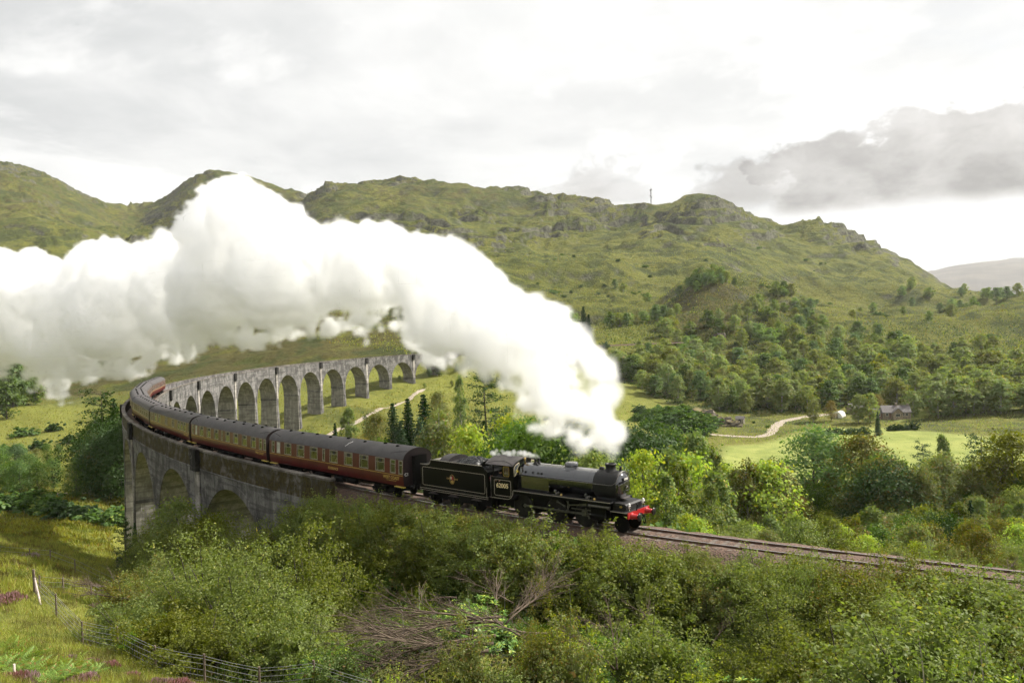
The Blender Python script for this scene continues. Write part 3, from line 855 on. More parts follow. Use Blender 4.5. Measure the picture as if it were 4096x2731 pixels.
def wmeshes(wd, sg):
    k = (round(wd, 2), sg)
    if k not in WCACHE: WCACHE[k] = (frame_mesh(wd, sg), pane_mesh(wd, sg), vent_mesh(wd, sg), curtain_mesh(wd, sg))
    return WCACHE[k]
mb = MB()
mb.box(-.16, .16, -.13, .13, 0, .03).lathe([(.13, .03), (.15, .07), (.09, .13), (0, .14)], n=10)
VENT = mb.mesh('roof_vent', M_BLACK)
mb = MB(); mb.lathe([(.06, 0), (.06, .02), (.015, .03), (.012, .20)], n=8); mb.cur = 1; mb.lathe([(.13, .18), (.06, .33)], n=10)
LAMP = mb.mesh('table_lamp', M_BRASS, M_WHITE)
mb = MB()
for x in np.arange(-7.8, 8, 1.075):
    for sg in (-1, 1): mb.box(x - .06, x + .06, min(sg * .35, sg * 1.2), max(sg * .35, sg * 1.2), 1.15, 2.28)
SEATS = mb.mesh('seats', M_SEAT)
mb = MB()
for sg in (-1, 1): mb.box(-CL + .1, CL - .1, sg * 1.0 - .05, sg * 1.0 + .05, .84, 1.04)
mb.box(-2.6, -1.2, -1.25, -.5, .36, .86).box(.4, 1.7, -1.25, -.5, .42, .86).box(-2.4, -1.0, .5, 1.25, .36, .86)
mb.tube([(-4.2, -1.0, .84), (-3.2, -1.0, .45), (3.2, -1.0, .45), (4.2, -1.0, .84)], .035, 5).lathe([(.22, -.5), (.22, .5)], (2.6, -.9, .60), 'x', 12)
mb.box(-CL - .45, CL + .45, -.18, .18, .86, 1.03)
UNDER = mb.mesh('underframe', M_BLACK)
mb = MB()
for sg in (-1, 1):
    mb.prism([(-1.75, .50), (-1.3, .72), (-.6, .74), (-.35, .52), (.35, .52), (.6, .74), (1.3, .72), (1.75, .50), (1.5, .38), (1.1, .34), (.5, .30), (-.5, .30), (-1.1, .34), (-1.5, .38)], sg * .98 - .05, sg * .98 + .05)
    for x in (-1.3, 1.3):
        mb.box(x - .14, x + .14, sg * 1.08 - .06, sg * 1.08 + .06, .34, .62)
    mb.lathe([(.10, .35), (.10, .62)], (-.18, sg * 1.02, 0), 'z', 10).lathe([(.10, .35), (.10, .62)], (.18, sg * 1.02, 0), 'z', 10)
mb.box(-.3, .3, -1.1, 1.1, .55, .80)
BOGIE = mb.mesh('bogie', M_BLACK)
mb = MB(); mb.lathe([(.457, -.70), (.457, .70)], (0, 0, 0), 'y', 4) if False else None
for sg in (-1, 1):
    mb.lathe([(.10, sg * .60), (.43, sg * .66), (.457, sg * .68), (.457, sg * .80), (.38, sg * .81), (.35, sg * .77), (.10, sg * .82)], (0, 0, 0), 'y', 20)
mb.lathe([(.085, -.7), (.085, .7)], (0, 0, 0), 'y', 8)
WSET = mb.mesh('wheelset', M_WHEEL)
mb = MB()
for z0, z1, y in ((1.15, 3.3, .52),):
    for k in range(3):
        x0 = k * .14
        mb.add([(x0, -y, z0), (x0 + .07, -y - .05, z0), (x0 + .14, -y, z0), (x0, -y, z1), (x0 + .07, -y - .05, z1), (x0 + .14, -y, z1), (x0, y, z0), (x0 + .07, y + .05, z0), (x0 + .14, y, z0), (x0, y, z1), (x0 + .07, y + .05, z1), (x0 + .14, y, z1)],
               [(0, 1, 4, 3), (1, 2, 5, 4), (7, 6, 9, 10), (8, 7, 10, 11), (3, 4, 10, 9), (4, 5, 11, 10)])
mb.box(.38, .42, -.56, .56, 1.12, 3.35)
GANG = mb.mesh('gangway', M_BLACK)
mb = MB(); mb.lathe([(.09, 0), (.11, .30), (.05, .32), (.05, .42), (.23, .44), (.22, .48), (0, .49)], axis='x', n=16)
BUFFER = mb.mesh('buffer', M_BLACK)
WLINE = [MB().add([(x, sg * (side_y(z) + .006), z) for x in (-CL + .05, CL - .05) for z in (1.85, 1.905)], [(0, 2, 3, 1)] if sg < 0 else [(1, 3, 2, 0)]).mesh('waist_line', M_GOLD) for sg in (-1, 1)]
STEPB = MB().box(-.58, .58, -.12, .12, -.02, .02).mesh('step_board', M_YELLOW)
PITCH_C = 20.45
def coach(i, label, brake=False, pullman=False):
    s = -.25 - PITCH_C * (i + .5)
    t = empty('railway_coach', T(s), heading(s), label, 'railway coach', 'maroon coaches of the train')
    link_mesh('body', BODY_B if brake else BODY_A, t)
    link_mesh('roof', ROOFM, t)
    big = BRAKE_BIG if brake else BIG; small = BRAKE_SMALL if brake else SMALL
    for sg in (-1, 1):
        if sg > 0 and i < 3: continue_far = True
        for j, (c, w_) in enumerate(big + small):
            fm, pm, vm, cm = wmeshes(w_, sg)
            if sg > 0 and i < 4:            # hidden far side: glazing only
                link_mesh('pane', pm, t, (c, 0, 0)); continue
            fo = link_mesh('window', fm, t, (c, 0, 0))
            po = link_mesh('pane', pm, fo)
            if j < len(big):
                if i < 4: link_mesh('ventilator', vm, fo)
                if i < 3: link_mesh('curtain', cm, fo)
            elif not brake and j == len(big) + 1 and sg < 0:
                po.data = po.data.copy(); po.data.materials[0] = M_FROST
        if sg < 0 or i >= 4: link_mesh('waist_line', WLINE[0 if sg < 0 else 1], t)
    if i < 2:
        for c, w_ in big:
            link_mesh('table_lamp', LAMP, t, (c + random.uniform(.05, .3), -1.08, 2.0))
            tm = MB().box(c - .45, c + .45, -1.26, -.6, 1.95, 1.99).build('table', t, M_CURTAIN)
    link_mesh('seats', SEATS, t)
    link_mesh('underframe', UNDER, t)
    for e in (-1, 1):
        b = link_mesh('bogie', BOGIE, t, (e * 7.1, 0, 0))
        for x in (-1.3, 1.3): link_mesh('wheelset', WSET, b, (x, 0, .457))
        link_mesh('gangway', GANG, t, (e * CL, 0, 0), (0, 0, 0 if e > 0 else math.pi))
        for y in (-.87, .87): link_mesh('buffer', BUFFER, t, (e * CL, y, 1.05), (0, 0, 0 if e > 0 else math.pi))
        link_mesh('step_board', STEPB, t, (e * 9.4, -1.30, 1.0))
    n = 8 if pullman else 15
    for k in range(n):
        x = -8.4 + 16.6 * k / (n - 1) + random.uniform(-.3, .3)
        link_mesh('roof_vent', VENT, t, (x, (-.32 if k % 2 else -.1) if pullman else (-.38 if k % 2 else .38), 3.80 if not pullman or k % 2 else 3.84))
    for e in (-1, 1):
        mb = MB(); mb.tube([(e * 8.2, -1.18, 3.45), (e * 9.2, -1.0, 3.61), (e * 9.9, -.9, 3.67)], .02, 5); mb.build('roof_rib', t, M_BLACK)
    return t, s
ORD = ['first coach behind the tender', 'second coach from the tender', 'third coach from the tender', 'fourth coach from the tender', 'fifth coach from the tender', 'sixth coach from the tender', 'last coach of the train']
coaches = []
LBL = ['maroon coach lettered in gold coupled directly behind the tender', 'maroon coach with paired roof vents, second from the tender', 'maroon brake coach with few windows, third from the tender',
       'maroon coach turning on the curve, fourth from the tender', 'maroon coach seen mostly by its grey roof, fifth from the tender', 'maroon coach at the tightest bend, sixth from the tender', 'last maroon coach at the tail of the train with its red side lit']
for i in range(7):
    t, s = coach(i, LBL[i], i == 2, i == 0)
    coaches.append(t)
c0 = coaches[0]
link_mesh('lettering', text_mesh('lettering', 'FLORENCE', .30, M_GOLD, .010), c0, (.51, -1.395, 1.50), SIDE)
link_mesh('lettering', text_mesh('lettering', 'WEST COAST', .33, M_GOLD, .012), c0, (8.45, -1.402, 1.62), SIDE)
MB().box(7.85, 9.05, -1.395, -1.375, 1.395, 1.425).build('lining_bar', c0, M_GOLD)
link_mesh('lettering', text_mesh('lettering', 'C1', .32, M_WHITE, .004), c0, (CL + .006, -1.08, 1.95), (math.pi / 2, 0, math.pi / 2))
MB().box(1.93, 2.03, -1.25, -.45, 3.42, 3.45).build('roof_strip', c0, M_WHITE) if False else None
mb = MB(); mb.tube([(2.1, -1.20, 3.44), (2.25, -.95, 3.645), (2.4, -.60, 3.79)], .028, 5); mb.build('roof_strip', c0, M_WHITE)
link_mesh('lettering', text_mesh('lettering', 'WEST COAST', .30, M_GOLD, .012), coaches[1], (8.45, -1.402, 1.62), SIDE)
link_mesh('lettering', text_mesh('lettering', 'WEST COAST', .30, M_GOLD, .012), coaches[2], (8.45, -1.402, 1.62), SIDE)

# ------------------------------------------------------------------ shared lining helper
def outline(mb, pts, wd, y, closed=True):
    """flat painted line of width wd following points in the (x, z) plane, at depth y"""
    n = len(pts); rng = range(n if closed else n - 1)
    vs = []
    for i in range(n):
        p = Vector(pts[i]); a = Vector(pts[i - 1]) if closed or i else p; b = Vector(pts[(i + 1) % n]) if closed or i < n - 1 else p
        d = (b - a).normalized(); k = Vector((-d.y, d.x)) * wd / 2
        vs += [(p.x + k.x, y, p.y + k.y), (p.x - k.x, y, p.y - k.y), (p.x - k.x, y + .004, p.y - k.y), (p.x + k.x, y + .004, p.y + k.y)]
    fs = []
    for i in rng:
        a, b = i * 4, ((i + 1) % n) * 4
        fs += [(a, b, b + 1, a + 1), (a + 2, b + 2, b + 3, a + 3), (a, a + 3, b + 3, b), (a + 1, b + 1, b + 2, a + 2)]
    mb.add(vs, fs)
def rrect(x0, x1, z0, z1, r, n=5):
    pts = []
    for cx_, cz_, a0 in ((x1 - r, z1 - r, 0), (x0 + r, z1 - r, 90), (x0 + r, z0 + r, 180), (x1 - r, z0 + r, 270)):
        for k in range(n + 1):
            a = math.radians(a0 + 90 * k / n); pts.append((cx_ + r * math.cos(a), cz_ + r * math.sin(a)))
    return pts
def wheel(name, parent, x, y, r, sg, spokes, crank=None):
    """spoked wheel with its tyre as a sub-part; outer face towards sg"""
    mb = MB()
    mb.lathe([(r * .86, sg * -.05), (r * .86, sg * .05), (r * .80, sg * .05), (r * .80, sg * -.05), (r * .86, sg * -.05)], axis='y', n=28)
    mb.lathe([(r * .20, sg * -.06), (r * .20, sg * .09), (r * .08, sg * .10), (0, sg * .10)], axis='y', n=14)
    for k in range(spokes):
        a = 2 * math.pi * k / spokes; c_, s_ = math.cos(a), math.sin(a)
        mb.tube([(c_ * r * .15, 0, s_ * r * .15), (c_ * r * .83, 0, s_ * r * .83)], [r * .055, r * .035], 5)
    if crank is not None:
        a0 = crank + math.pi
        seg = [(math.cos(a0 + t) * r * .80, math.sin(a0 + t) * r * .80) for t in np.linspace(-.62, .62, 9)]
        mb.prism(seg, -.045, .045)
        mb.tube([(math.cos(crank) * .33, 0, math.sin(crank) * .33), (math.cos(crank) * .33, sg * .26, math.sin(crank) * .33)], .07, 10)
    o = mb.build(name, parent, M_WHEEL); o.location = (x, y, r)
    ty = MB(); ty.lathe([(r * .86, -sg * .07), (r * 1.03, -sg * .07), (r * 1.0, -sg * .03), (r * .99, sg * .07), (r * .86, sg * .07)], axis='y', n=32)
    ty.build('tyre', o, M_TYRE if spokes > 9 else M_WHEEL)
    return o

# ------------------------------------------------------------------ tender
ST = 4.3
tender = empty('tender', T(ST), heading(ST), 'black lined tender heaped with coal between the engine and the first coach', 'tender')
X = lambda s: s - ST
sidep = [(X(.98), 1.22), (X(.98), 2.92), (X(1.75), 2.92), (X(1.92), 2.97), (X(2.03), 3.10), (X(2.08), 3.30), (X(7.22), 3.30), (X(7.34), 3.20), (X(7.48), 3.05), (X(7.66), 2.95), (X(7.70), 2.86), (X(7.70), 1.22)]
for sg in (-1, 1):
    a, b = sorted((sg * 1.21, sg * 1.25))
    MB().prism(sidep, a, b).build('side_sheet', tender, M_LOCO)
    mb = MB(); mb.tube([(p[0], sg * 1.245, p[1] + .01) for p in sidep[1:7]], .022, 6); mb.build('beading', tender, M_LINE)
    mb = MB(); mb.tube([(p[0], sg * 1.245, p[1] + .01) for p in sidep[6:11]], .02, 6); mb.build('beading', tender, M_LOCO)
mb = MB(); mb.box(X(1.0), X(7.66), -1.208, 1.208, 1.24, 2.90); mb.box(X(2.08), X(3.1), -1.2, 1.2, 2.905, 3.02); mb.build('tank', tender, M_LOCO)
mb = MB(); mb.box(X(.92), X(7.78), -1.30, 1.30, 1.06, 1.215); mb.build('footplate', tender, M_LOCO)
mb = MB(); outline(mb, rrect(X(1.21), X(7.45), 1.42, 2.74, .12), .034, -1.258); mb.build('lining', tender, M_LINE)
for z in (1.20, 1.075):
    mb = MB(); outline(mb, [(X(.92), z), (X(7.78), z)], .028, -1.308, False); mb.build('lining', tender, M_LINE)
# coal space: sloping plates, arched bulkheads and the heap
def arch_plate(s, hw, z0, zt, th):
    pts = [(-hw, z0)] + [(-hw * math.cos(math.pi * k / 12), z0 + .02 + (zt - z0) * math.sin(math.pi * k / 12) ** .75) for k in range(13)] + [(hw, z0)]
    return [(X(s), y, z) for y, z in pts], [(X(s) + th, y, z) for y, z in pts]
a, b = arch_plate(2.85, 1.12, 3.0, 3.62, .9)
n = len(a); mb = MB(); mb.add(a + b, [(i, i + 1, n + i + 1, n + i) for i in range(n - 1)], True); mb.add(b, [tuple(range(n))[::-1]]); mb.add(a, [tuple(range(n))])
mb.build('arched_dome_plate', tender, M_CABROOF)
mb = MB(); mb.add([(X(3.76), -1.15, 3.28), (X(3.76), 1.15, 3.28), (X(4.7), 1.15, 2.95), (X(4.7), -1.15, 2.95)], [(0, 1, 2, 3)]); mb.build('coal_slope', tender, M_CABROOF)
a, b = arch_plate(6.95, 1.16, 3.2, 3.60, .06)
n = len(a); mb = MB(); mb.add(a + b, [(i, i + 1, n + i + 1, n + i) for i in range(n - 1)], True); mb.add(b, [tuple(range(n))[::-1]]); mb.add(a, [tuple(range(n))])
mb.build('front_bulkhead', tender, M_LOCO)
gx, gy = 30, 20; V_ = []
for i in range(gx + 1):
    for j in range(gy + 1):
        u, v = i / gx, j / gy
        h = math.sin(math.pi * min(1, u * 1.02)) ** .6 * math.sin(math.pi * v) ** .5
        z = 2.98 + .66 * h + random.uniform(-.06, .06) * (h > .1)
        V_.append((X(3.9 + 3.0 * u), -1.15 + 2.3 * v, z))
F_ = [(i * (gy + 1) + j, (i + 1) * (gy + 1) + j, (i + 1) * (gy + 1) + j + 1, i * (gy + 1) + j + 1) for i in range(gx) for j in range(gy)]
tag(link_mesh('coal_heap', np_mesh('coal_heap', V_, F_, [M_COAL]), tender), kind='stuff')
# frames, axleboxes, wheels
for sg in (-1, 1):
    a, b = sorted((sg * .98, sg * 1.03))
    fp = [(X(.95), 1.06), (X(.95), .55), (X(1.5), .50)]
    for ax in (2.13, 4.2, 6.45): fp += [(X(ax - .75), .50), (X(ax - .4), .62), (X(ax - .2), .42), (X(ax + .2), .42), (X(ax + .4), .62), (X(ax + .75), .50)]
    fp += [(X(7.7), .55), (X(7.7), 1.06)]
    MB().prism(fp, a, b).build('frame', tender, M_BLACK)
    for ax in (2.13, 4.2, 6.45):
        mb = MB(); mb.box(X(ax) - .14, X(ax) + .14, min(sg * 1.03, sg * 1.18), max(sg * 1.03, sg * 1.18), .44, .74); mb.build('axlebox', tender, M_BLACK)
        mb = MB()
        for k in range(5): mb.box(X(ax) - .5 + .07 * k, X(ax) + .5 - .07 * k, min(sg * 1.05, sg * 1.14), max(sg * 1.05, sg * 1.14), .80 + .03 * k, .825 + .03 * k)
        mb.build('leaf_spring', tender, M_CABROOF)
for ax in (2.13, 4.2, 6.45):
    for sg in (-1, 1): wheel('wheel', tender, X(ax), sg * .76, .635, sg, 8)
mb = MB(); mb.box(X(.86), X(.94), -1.25, 1.25, .95, 1.22); mb.build('buffer_beam', tender, M_BLACK)
for y in (-.87, .87):
    o = link_mesh('buffer', BUFFER, tender, (X(.86), y, 1.08), (0, 0, math.pi))
mb = MB(); mb.tube([(X(7.55), -1.18, 3.05), (X(7.6), -1.22, 2.2), (X(7.6), -1.26, 1.2)], .02, 6); mb.build('handrail', tender, M_LINE)
mb = MB(); mb.box(X(2.15), X(2.95), -1.0, -.2, 3.30, 3.33); mb.build('filler_lid', tender, M_LINE)
# emblem: oval disc, gold rim, pale wheel, red rampant beast, gold crown, side bars
def disc(mb, cx_, cz_, rx, rz, y, n=24):
    mb.prism([(cx_ + rx * math.cos(2 * math.pi * k / n), cz_ + rz * math.sin(2 * math.pi * k / n)) for k in range(n)], y, -1.250)
ex, ez = X(4.28), 2.10
M_EMB = mat('emblem_dark', (.03, .012, .008), .4)
em = MB(); disc(em, ex, ez, .245, .33, -1.256); emb = em.build('emblem', tender, M_EMB)
em = MB(); outline(em, [(ex + .245 * math.cos(2 * math.pi * k / 28), ez + .33 * math.sin(2 * math.pi * k / 28)) for k in range(28)], .028, -1.262); em.build('emblem_rim', emb, M_GOLD)
em = MB(); disc(em, ex - .12, ez + .09, .085, .11, -1.259, 14); em.build('emblem_wheel', emb, M_CREAM)
em = MB(); em.prism([(ex - .06, ez - .04), (ex - .02, ez + .10), (ex - .03, ez + .20), (ex + .05, ez + .24), (ex + .09, ez + .16), (ex + .06, ez + .10), (ex + .17, ez + .12), (ex + .12, ez + .04), (ex + .17, ez - .04), (ex + .08, ez - .01), (ex + .05, ez - .07), (ex + .02, ez + .01)], -1.260, -1.251); em.build('emblem_lion', emb, M_RED)
em = MB(); em.prism([(ex - .15, ez - .06), (ex - .08, ez - .11), (ex, ez - .04), (ex + .08, ez - .11), (ex + .15, ez - .06), (ex + .13, ez - .22), (ex + .05, ez - .29), (ex - .05, ez - .29), (ex - .13, ez - .22)], -1.260, -1.251); em.build('emblem_crown', emb, M_GOLD)
for a, b in ((-.56, -.25), (.25, .56)):
    em = MB(); em.box(ex + a, ex + b, -1.258, -1.2505, ez - .015, ez + .075); o = em.build('emblem_bar', emb, M_GOLD)
    em = MB(); em.box(ex + a + .025, ex + b - .025, -1.2605, -1.2585, ez + .005, ez + .055); em.build('emblem_bar_centre', emb, M_EMB)

# ------------------------------------------------------------------ locomotive
SL = 13.5
loco = empty('steam_locomotive', T(SL), heading(SL), 'black steam locomotive numbered 62005 with red buffer beam pulling the train', 'steam locomotive')
X = lambda s: s - SL
BZ, BR = 2.70, .87                     # boiler centre line and radius
mb = MB()
mb.lathe([(BR, X(12.6)), (BR, X(15.98))], (0, 0, BZ), 'x', 48)
mb.build('boiler', loco, M_BOILER); mb = MB()
for s in (11.05, 12.3, 13.2, 14.5, 15.6):
    vs = [(X(s) + d, (BR * 1.01 + .006) * math.cos(a), BZ + (BR + .006) * math.sin(a)) for d in (-.018, .018) for a in np.linspace(-.3, math.pi + .3, 40)]
    mb.add(vs, [(k, k + 1, k + 41, k + 40) for k in range(39)], True)

mb.build('boiler_band', loco, M_BOILER)
fb = []
for k in range(25):
    a = math.pi * k / 24; fb.append((BR * 1.01 * math.cos(a), BZ + BR * 1.0 * math.sin(a)))
fb = [(BR * .99, 1.9)] + fb + [(-BR * .99, 1.9)]
mb = MB(); n = len(fb)
vs = [(x, y, z) for x in (X(10.05), X(11.5), X(12.6)) for y, z in fb]
mb.add(vs, [(i * n + k, i * n + k + 1, (i + 1) * n + k + 1, (i + 1) * n + k) for i in range(2) for k in range(n - 1)], True)
mb.add(vs[:n], [tuple(range(n))]); mb.build('firebox', loco, M_BOILER)
for s in (10.69, 11.30, 11.73, 12.0):
    a = math.asin((2.95 - BZ) / BR) if False else .42
    for sg in (-1, 1):
        mb = MB(); mb.lathe([(.085, -.02), (.085, .02), (.055, .025), (.055, .0), (.03, .0), (.03, .035), (0, .035)], axis='x', n=14)
        o = mb.build('washout_plug', loco, M_SMOKE); o.location = (X(s), sg * BR * math.cos(a) * 1.01, BZ + BR * math.sin(a))
        o.rotation_euler = (0, -a, math.pi / 2 * sg)
mb = MB(); mb.lathe([(.885, X(16.0)), (.905, X(16.03)), (.905, X(17.56)), (.885, X(17.62)), (.80, X(17.63))], (0, 0, BZ), 'x', 44)
mb.build('smokebox', loco, M_SMOKE)
mb = MB(); mb.lathe([(.80, X(17.60)), (.79, X(17.66)), (.70, X(17.73)), (.45, X(17.83)), (.2, X(17.875)), (0, X(17.88))], (0, 0, BZ), 'x', 36)
door = mb.build('smokebox_door', loco, M_BOILER)
mb = MB()
for z in (.28, -.28): mb.tube([(X(17.68), .72, BZ + z), (X(17.86), .2, BZ + z), (X(17.86), -.35, BZ + z)], .03, 6)
mb.build('hinge_strap', door, M_SMOKE)
mb = MB(); mb.tube([(X(17.86), 0, BZ), (X(17.98), 0, BZ)], .04, 8); mb.tube([(X(17.96), -.16, BZ - .12), (X(17.96), .0, BZ)], .02, 6); mb.tube([(X(17.98), .14, BZ - .14), (X(17.98), .0, BZ)], .02, 6); mb.build('door_dart', door, M_STEEL)
mb = MB(); mb.box(X(17.855), X(17.885), -.30, .30, BZ + .36, BZ + .54); pl = mb.build('number_plate', door, M_SMOKE)
link_mesh('lettering', text_mesh('lettering', '62005', .18, M_WHITE, .006), pl, (X(17.889), 0, BZ + .45), (math.pi / 2, 0, math.pi / 2))
# saddle and smokebox foot
mb = MB(); mb.prism([(-.62, 1.75), (.62, 1.75), (.52, 2.1), (-.52, 2.1)], X(16.1), X(17.5), 'x'); mb.build('saddle', loco, M_SMOKE)
# chimney, dome, safety valves, whistle, snifting valve, lamp iron
mb = MB(); mb.lathe([(.42, 3.50), (.36, 3.60), (.315, 3.68), (.305, 3.80), (.315, 3.88), (.36, 3.92), (.36, 3.97), (.33, 4.01), (.26, 4.01), (.24, 3.85)], (X(16.8), 0, 0), 'z', 28); mb.build('chimney', loco, M_SMOKE)
mb = MB(); mb.lathe([(.58, 3.40), (.47, 3.50), (.445, 3.60), (.445, 3.74), (.40, 3.82), (.28, 3.87), (0, 3.885)], (X(13.85), 0, 0), 'z', 30); mb.build('steam_dome', loco, M_BOILER)
mb = MB(); mb.lathe([(.17, 3.5), (.17, 3.70), (.13, 3.74), (0, 3.75)], (X(16.15), 0, 0), 'z', 14); mb.build('snifting_valve', loco, M_SMOKE)
for y in (-.18, .18):
    mb = MB(); mb.lathe([(.16, 3.48), (.16, 3.60), (.09, 3.63), (.09, 3.80), (.12, 3.82), (.12, 3.86), (0, 3.87)], (X(11.05), y, 0), 'z', 14); mb.build('safety_valve', loco, M_SMOKE)
mb = MB(); mb.lathe([(.05, 3.5), (.05, 3.72), (.075, 3.74), (.075, 3.90), (0, 3.92)], (X(10.3), -.35, 0), 'z', 10); mb.build('whistle', loco, M_BRASS)
mb = MB(); mb.box(X(17.45), X(17.57), -.06, .06, 3.55, 3.72); mb.lathe([(.075, 3.72), (.075, 3.86), (.04, 3.88)], (X(17.52), 0, 0), 'z', 10); mb.build('lamp_iron', loco, M_SMOKE)
# handrails along the boiler, curving over the front
for sg in (-1, 1):
    mb = MB(); pts = [(X(10.1), sg * .97, 2.84), (X(17.2), sg * .97, 2.84)]
    mb.tube(pts, .018, 6)
    for s in (10.6, 12.2, 13.9, 15.6, 16.9): mb.tube([(X(s), sg * .85, 2.84), (X(s), sg * .97, 2.84)], .016, 5)
    mb.build('handrail', loco, M_STEEL)
mb = MB(); pts = [(X(17.2), -.97, 2.84), (X(17.45), -.965, 2.86), (X(17.62), -.90, 2.98)]
pts += [(X(17.70), .90 * -math.cos(a), BZ + .90 * math.sin(a)) for a in np.linspace(.42, math.pi - .42, 17)] + [(X(17.62), .90, 2.98), (X(17.45), .965, 2.86), (X(17.2), .97, 2.84)]
mb.tube(pts, .018, 6); mb.build('handrail', loco, M_STEEL)
# running plate with the pale edge line
for sg in (-1, 1):
    a, b = sorted((sg * .55, sg * 1.30))
    mb = MB(); mb.box(X(9.98), X(17.5), a, b, 1.78, 1.86); mb.build('running_plate', loco, M_SMOKE)
    a, b = sorted((sg * 1.27, sg * 1.30))
    mb = MB(); mb.box(X(9.98), X(17.5), a, b, 1.62, 1.779); mb.build('valance', loco, M_LOCO)
edge = [(X(7.95), 1.20), (X(9.45), 1.20)] + [(X(9.45) + .5 * math.sin(t), 1.70 - .5 * math.cos(t)) for t in np.linspace(.15, math.pi / 2, 8)] + [(X(9.97), 1.84), (X(17.5), 1.84)]
mb = MB(); outline(mb, edge, .035, -1.318, False); mb.build('lining', loco, M_LINE)
# front platform
mb = MB(); mb.box(X(17.45), X(18.68), -1.26, 1.26, 1.30, 1.36); mb.build('front_footplate', loco, M_SMOKE)
mb = MB(); outline(mb, [(X(17.45), 1.345), (X(18.68), 1.345)], .03, -1.268, False); mb.build('lining', loco, M_LINE)
mb = MB(); mb.prism([(X(17.45), 1.365), (X(18.42), 1.365), (X(18.42), 1.70), (X(18.30), 1.78), (X(17.45), 1.82)], -.92, .92); mb.build('cylinder_cover', loco, M_SMOKE)
mb = MB(); mb.box(X(17.62), X(17.95), -.35, .35, 1.95, 2.0); mb.build('front_step', loco, M_CABROOF)
mb = MB(); disc_pts = [(X(18.02) + .10 * math.cos(2 * math.pi * k / 18), 1.60 + .065 * math.sin(2 * math.pi * k / 18)) for k in range(18)]; mb.prism(disc_pts, -.935, -.921); mb.build('works_plate', loco, M_BRASS)
mb = MB(); mb.box(X(18.66), X(18.74), -1.26, 1.26, 1.0, 1.36); beam = mb.build('buffer_beam', loco, M_RED)
for y in (-.87, .87):
    mb = MB(); mb.lathe([(.20, X(18.742)), (.20, X(18.78)), (.165, X(18.80)), (.135, X(19.10)), (.14, X(19.12)), (.10, X(19.125))], (0, y, 1.13), 'x', 20); bo = mb.build('buffer_housing', loco, M_RED)
    mb = MB(); mb.lathe([(.075, X(19.1)), (.075, X(19.24)), (.235, X(19.25)), (.232, X(19.28)), (.12, X(19.305)), (0, X(19.31))], (0, y, 1.13), 'x', 22); mb.build('buffer_head', bo, M_TYRE)
def head_lamp(s, y, z):
    mb = MB(); mb.lathe([(.085, z), (.095, z + .02), (.095, z + .17), (.06, z + .20), (.075, z + .23), (.075, z + .27), (.03, z + .31), (0, z + .315)], (X(s), y, 0), 'z', 14)
    l = mb.build('head_lamp', loco, M_WHITE)
    mb = MB(); mb.lathe([(.06, X(s) + .085), (.06, X(s) + .125), (.045, X(s) + .12)], (0, y, z + .09), 'x', 12); mb.build('lens', l, M_TYRE)
    mb = MB(); mb.box(X(s) - .02, X(s) + .02, y - .03, y + .03, 1.36, z + .01); mb.build('lamp_bracket', l, M_CREAM if y < 0 else M_BLACK)
head_lamp(18.42, -.62, 1.50); head_lamp(18.58, .80, 1.58)
mb = MB(); mb.tube([(X(18.7), .35, 1.0), (X(18.9), .36, .95), (X(18.95), .36, .6), (X(18.88), .36, .45)], .045, 8); mb.tube([(X(18.74), -.3, 1.36), (X(18.80), -.3, 1.72), (X(18.74), -.3, 1.78)], .035, 8); mb.build('brake_pipe', loco, M_BLACK)
mb = MB(); mb.box(X(18.74), X(18.95), -.06, .06, 1.06, 1.16); mb.tube([(X(18.95), 0, 1.12), (X(19.04), 0, 1.0), (X(18.98), 0, .86), (X(18.9), 0, .9)], .035, 8); mb.tube([(X(18.93), .07, 1.05), (X(18.95), .09, .75), (X(18.98), .09, .55)], .03, 6); mb.build('coupling_hook', loco, M_BLACK)
# frames and cylinders
for sg in (-1, 1):
    a, b = sorted((sg * .60, sg * .64))
    mb = MB(); mb.prism([(X(8.2), 1.2), (X(8.2), .55), (X(17.2), .55), (X(17.45), .95), (X(18.65), 1.0), (X(18.65), 1.30), (X(17.4), 1.30), (X(17.3), 1.78), (X(10.0), 1.78), (X(9.9), 1.2)], a, b); mb.build('frame', loco, M_BLACK)
    y = sg * 1.0
    mb = MB(); mb.lathe([(.30, X(16.1)), (.36, X(16.14)), (.36, X(17.16)), (.30, X(17.2)), (.15, X(17.22))], (0, y, .92), 'x', 22); cyl = mb.build('cylinder', loco, M_LOCO)
    mb = MB(); mb.lathe([(.155, X(15.85)), (.155, X(17.30)), (.10, X(17.34))], (0, sg * 1.08, 1.50), 'x', 18); mb.build('valve_chest', cyl, M_STEEL)
    mb = MB(); mb.box(X(16.12), X(17.18), min(y - .33 * 1, y + .33), max(y - .33, y + .33), .95, 1.46); mb.build('cylinder_block', cyl, M_LOCO)
    for s in (16.4, 16.9):
        mb = MB(); mb.tube([(X(s), sg * 1.05, .58), (X(s), sg * 1.1, .46), (X(s) + .1, sg * 1.2, .40)], .03, 6); mb.build('drain_cock', cyl, M_STEEL)
AX = (10.38, 13.10, 15.32)
CR = {-1: .25, 1: .25 + math.pi / 2}
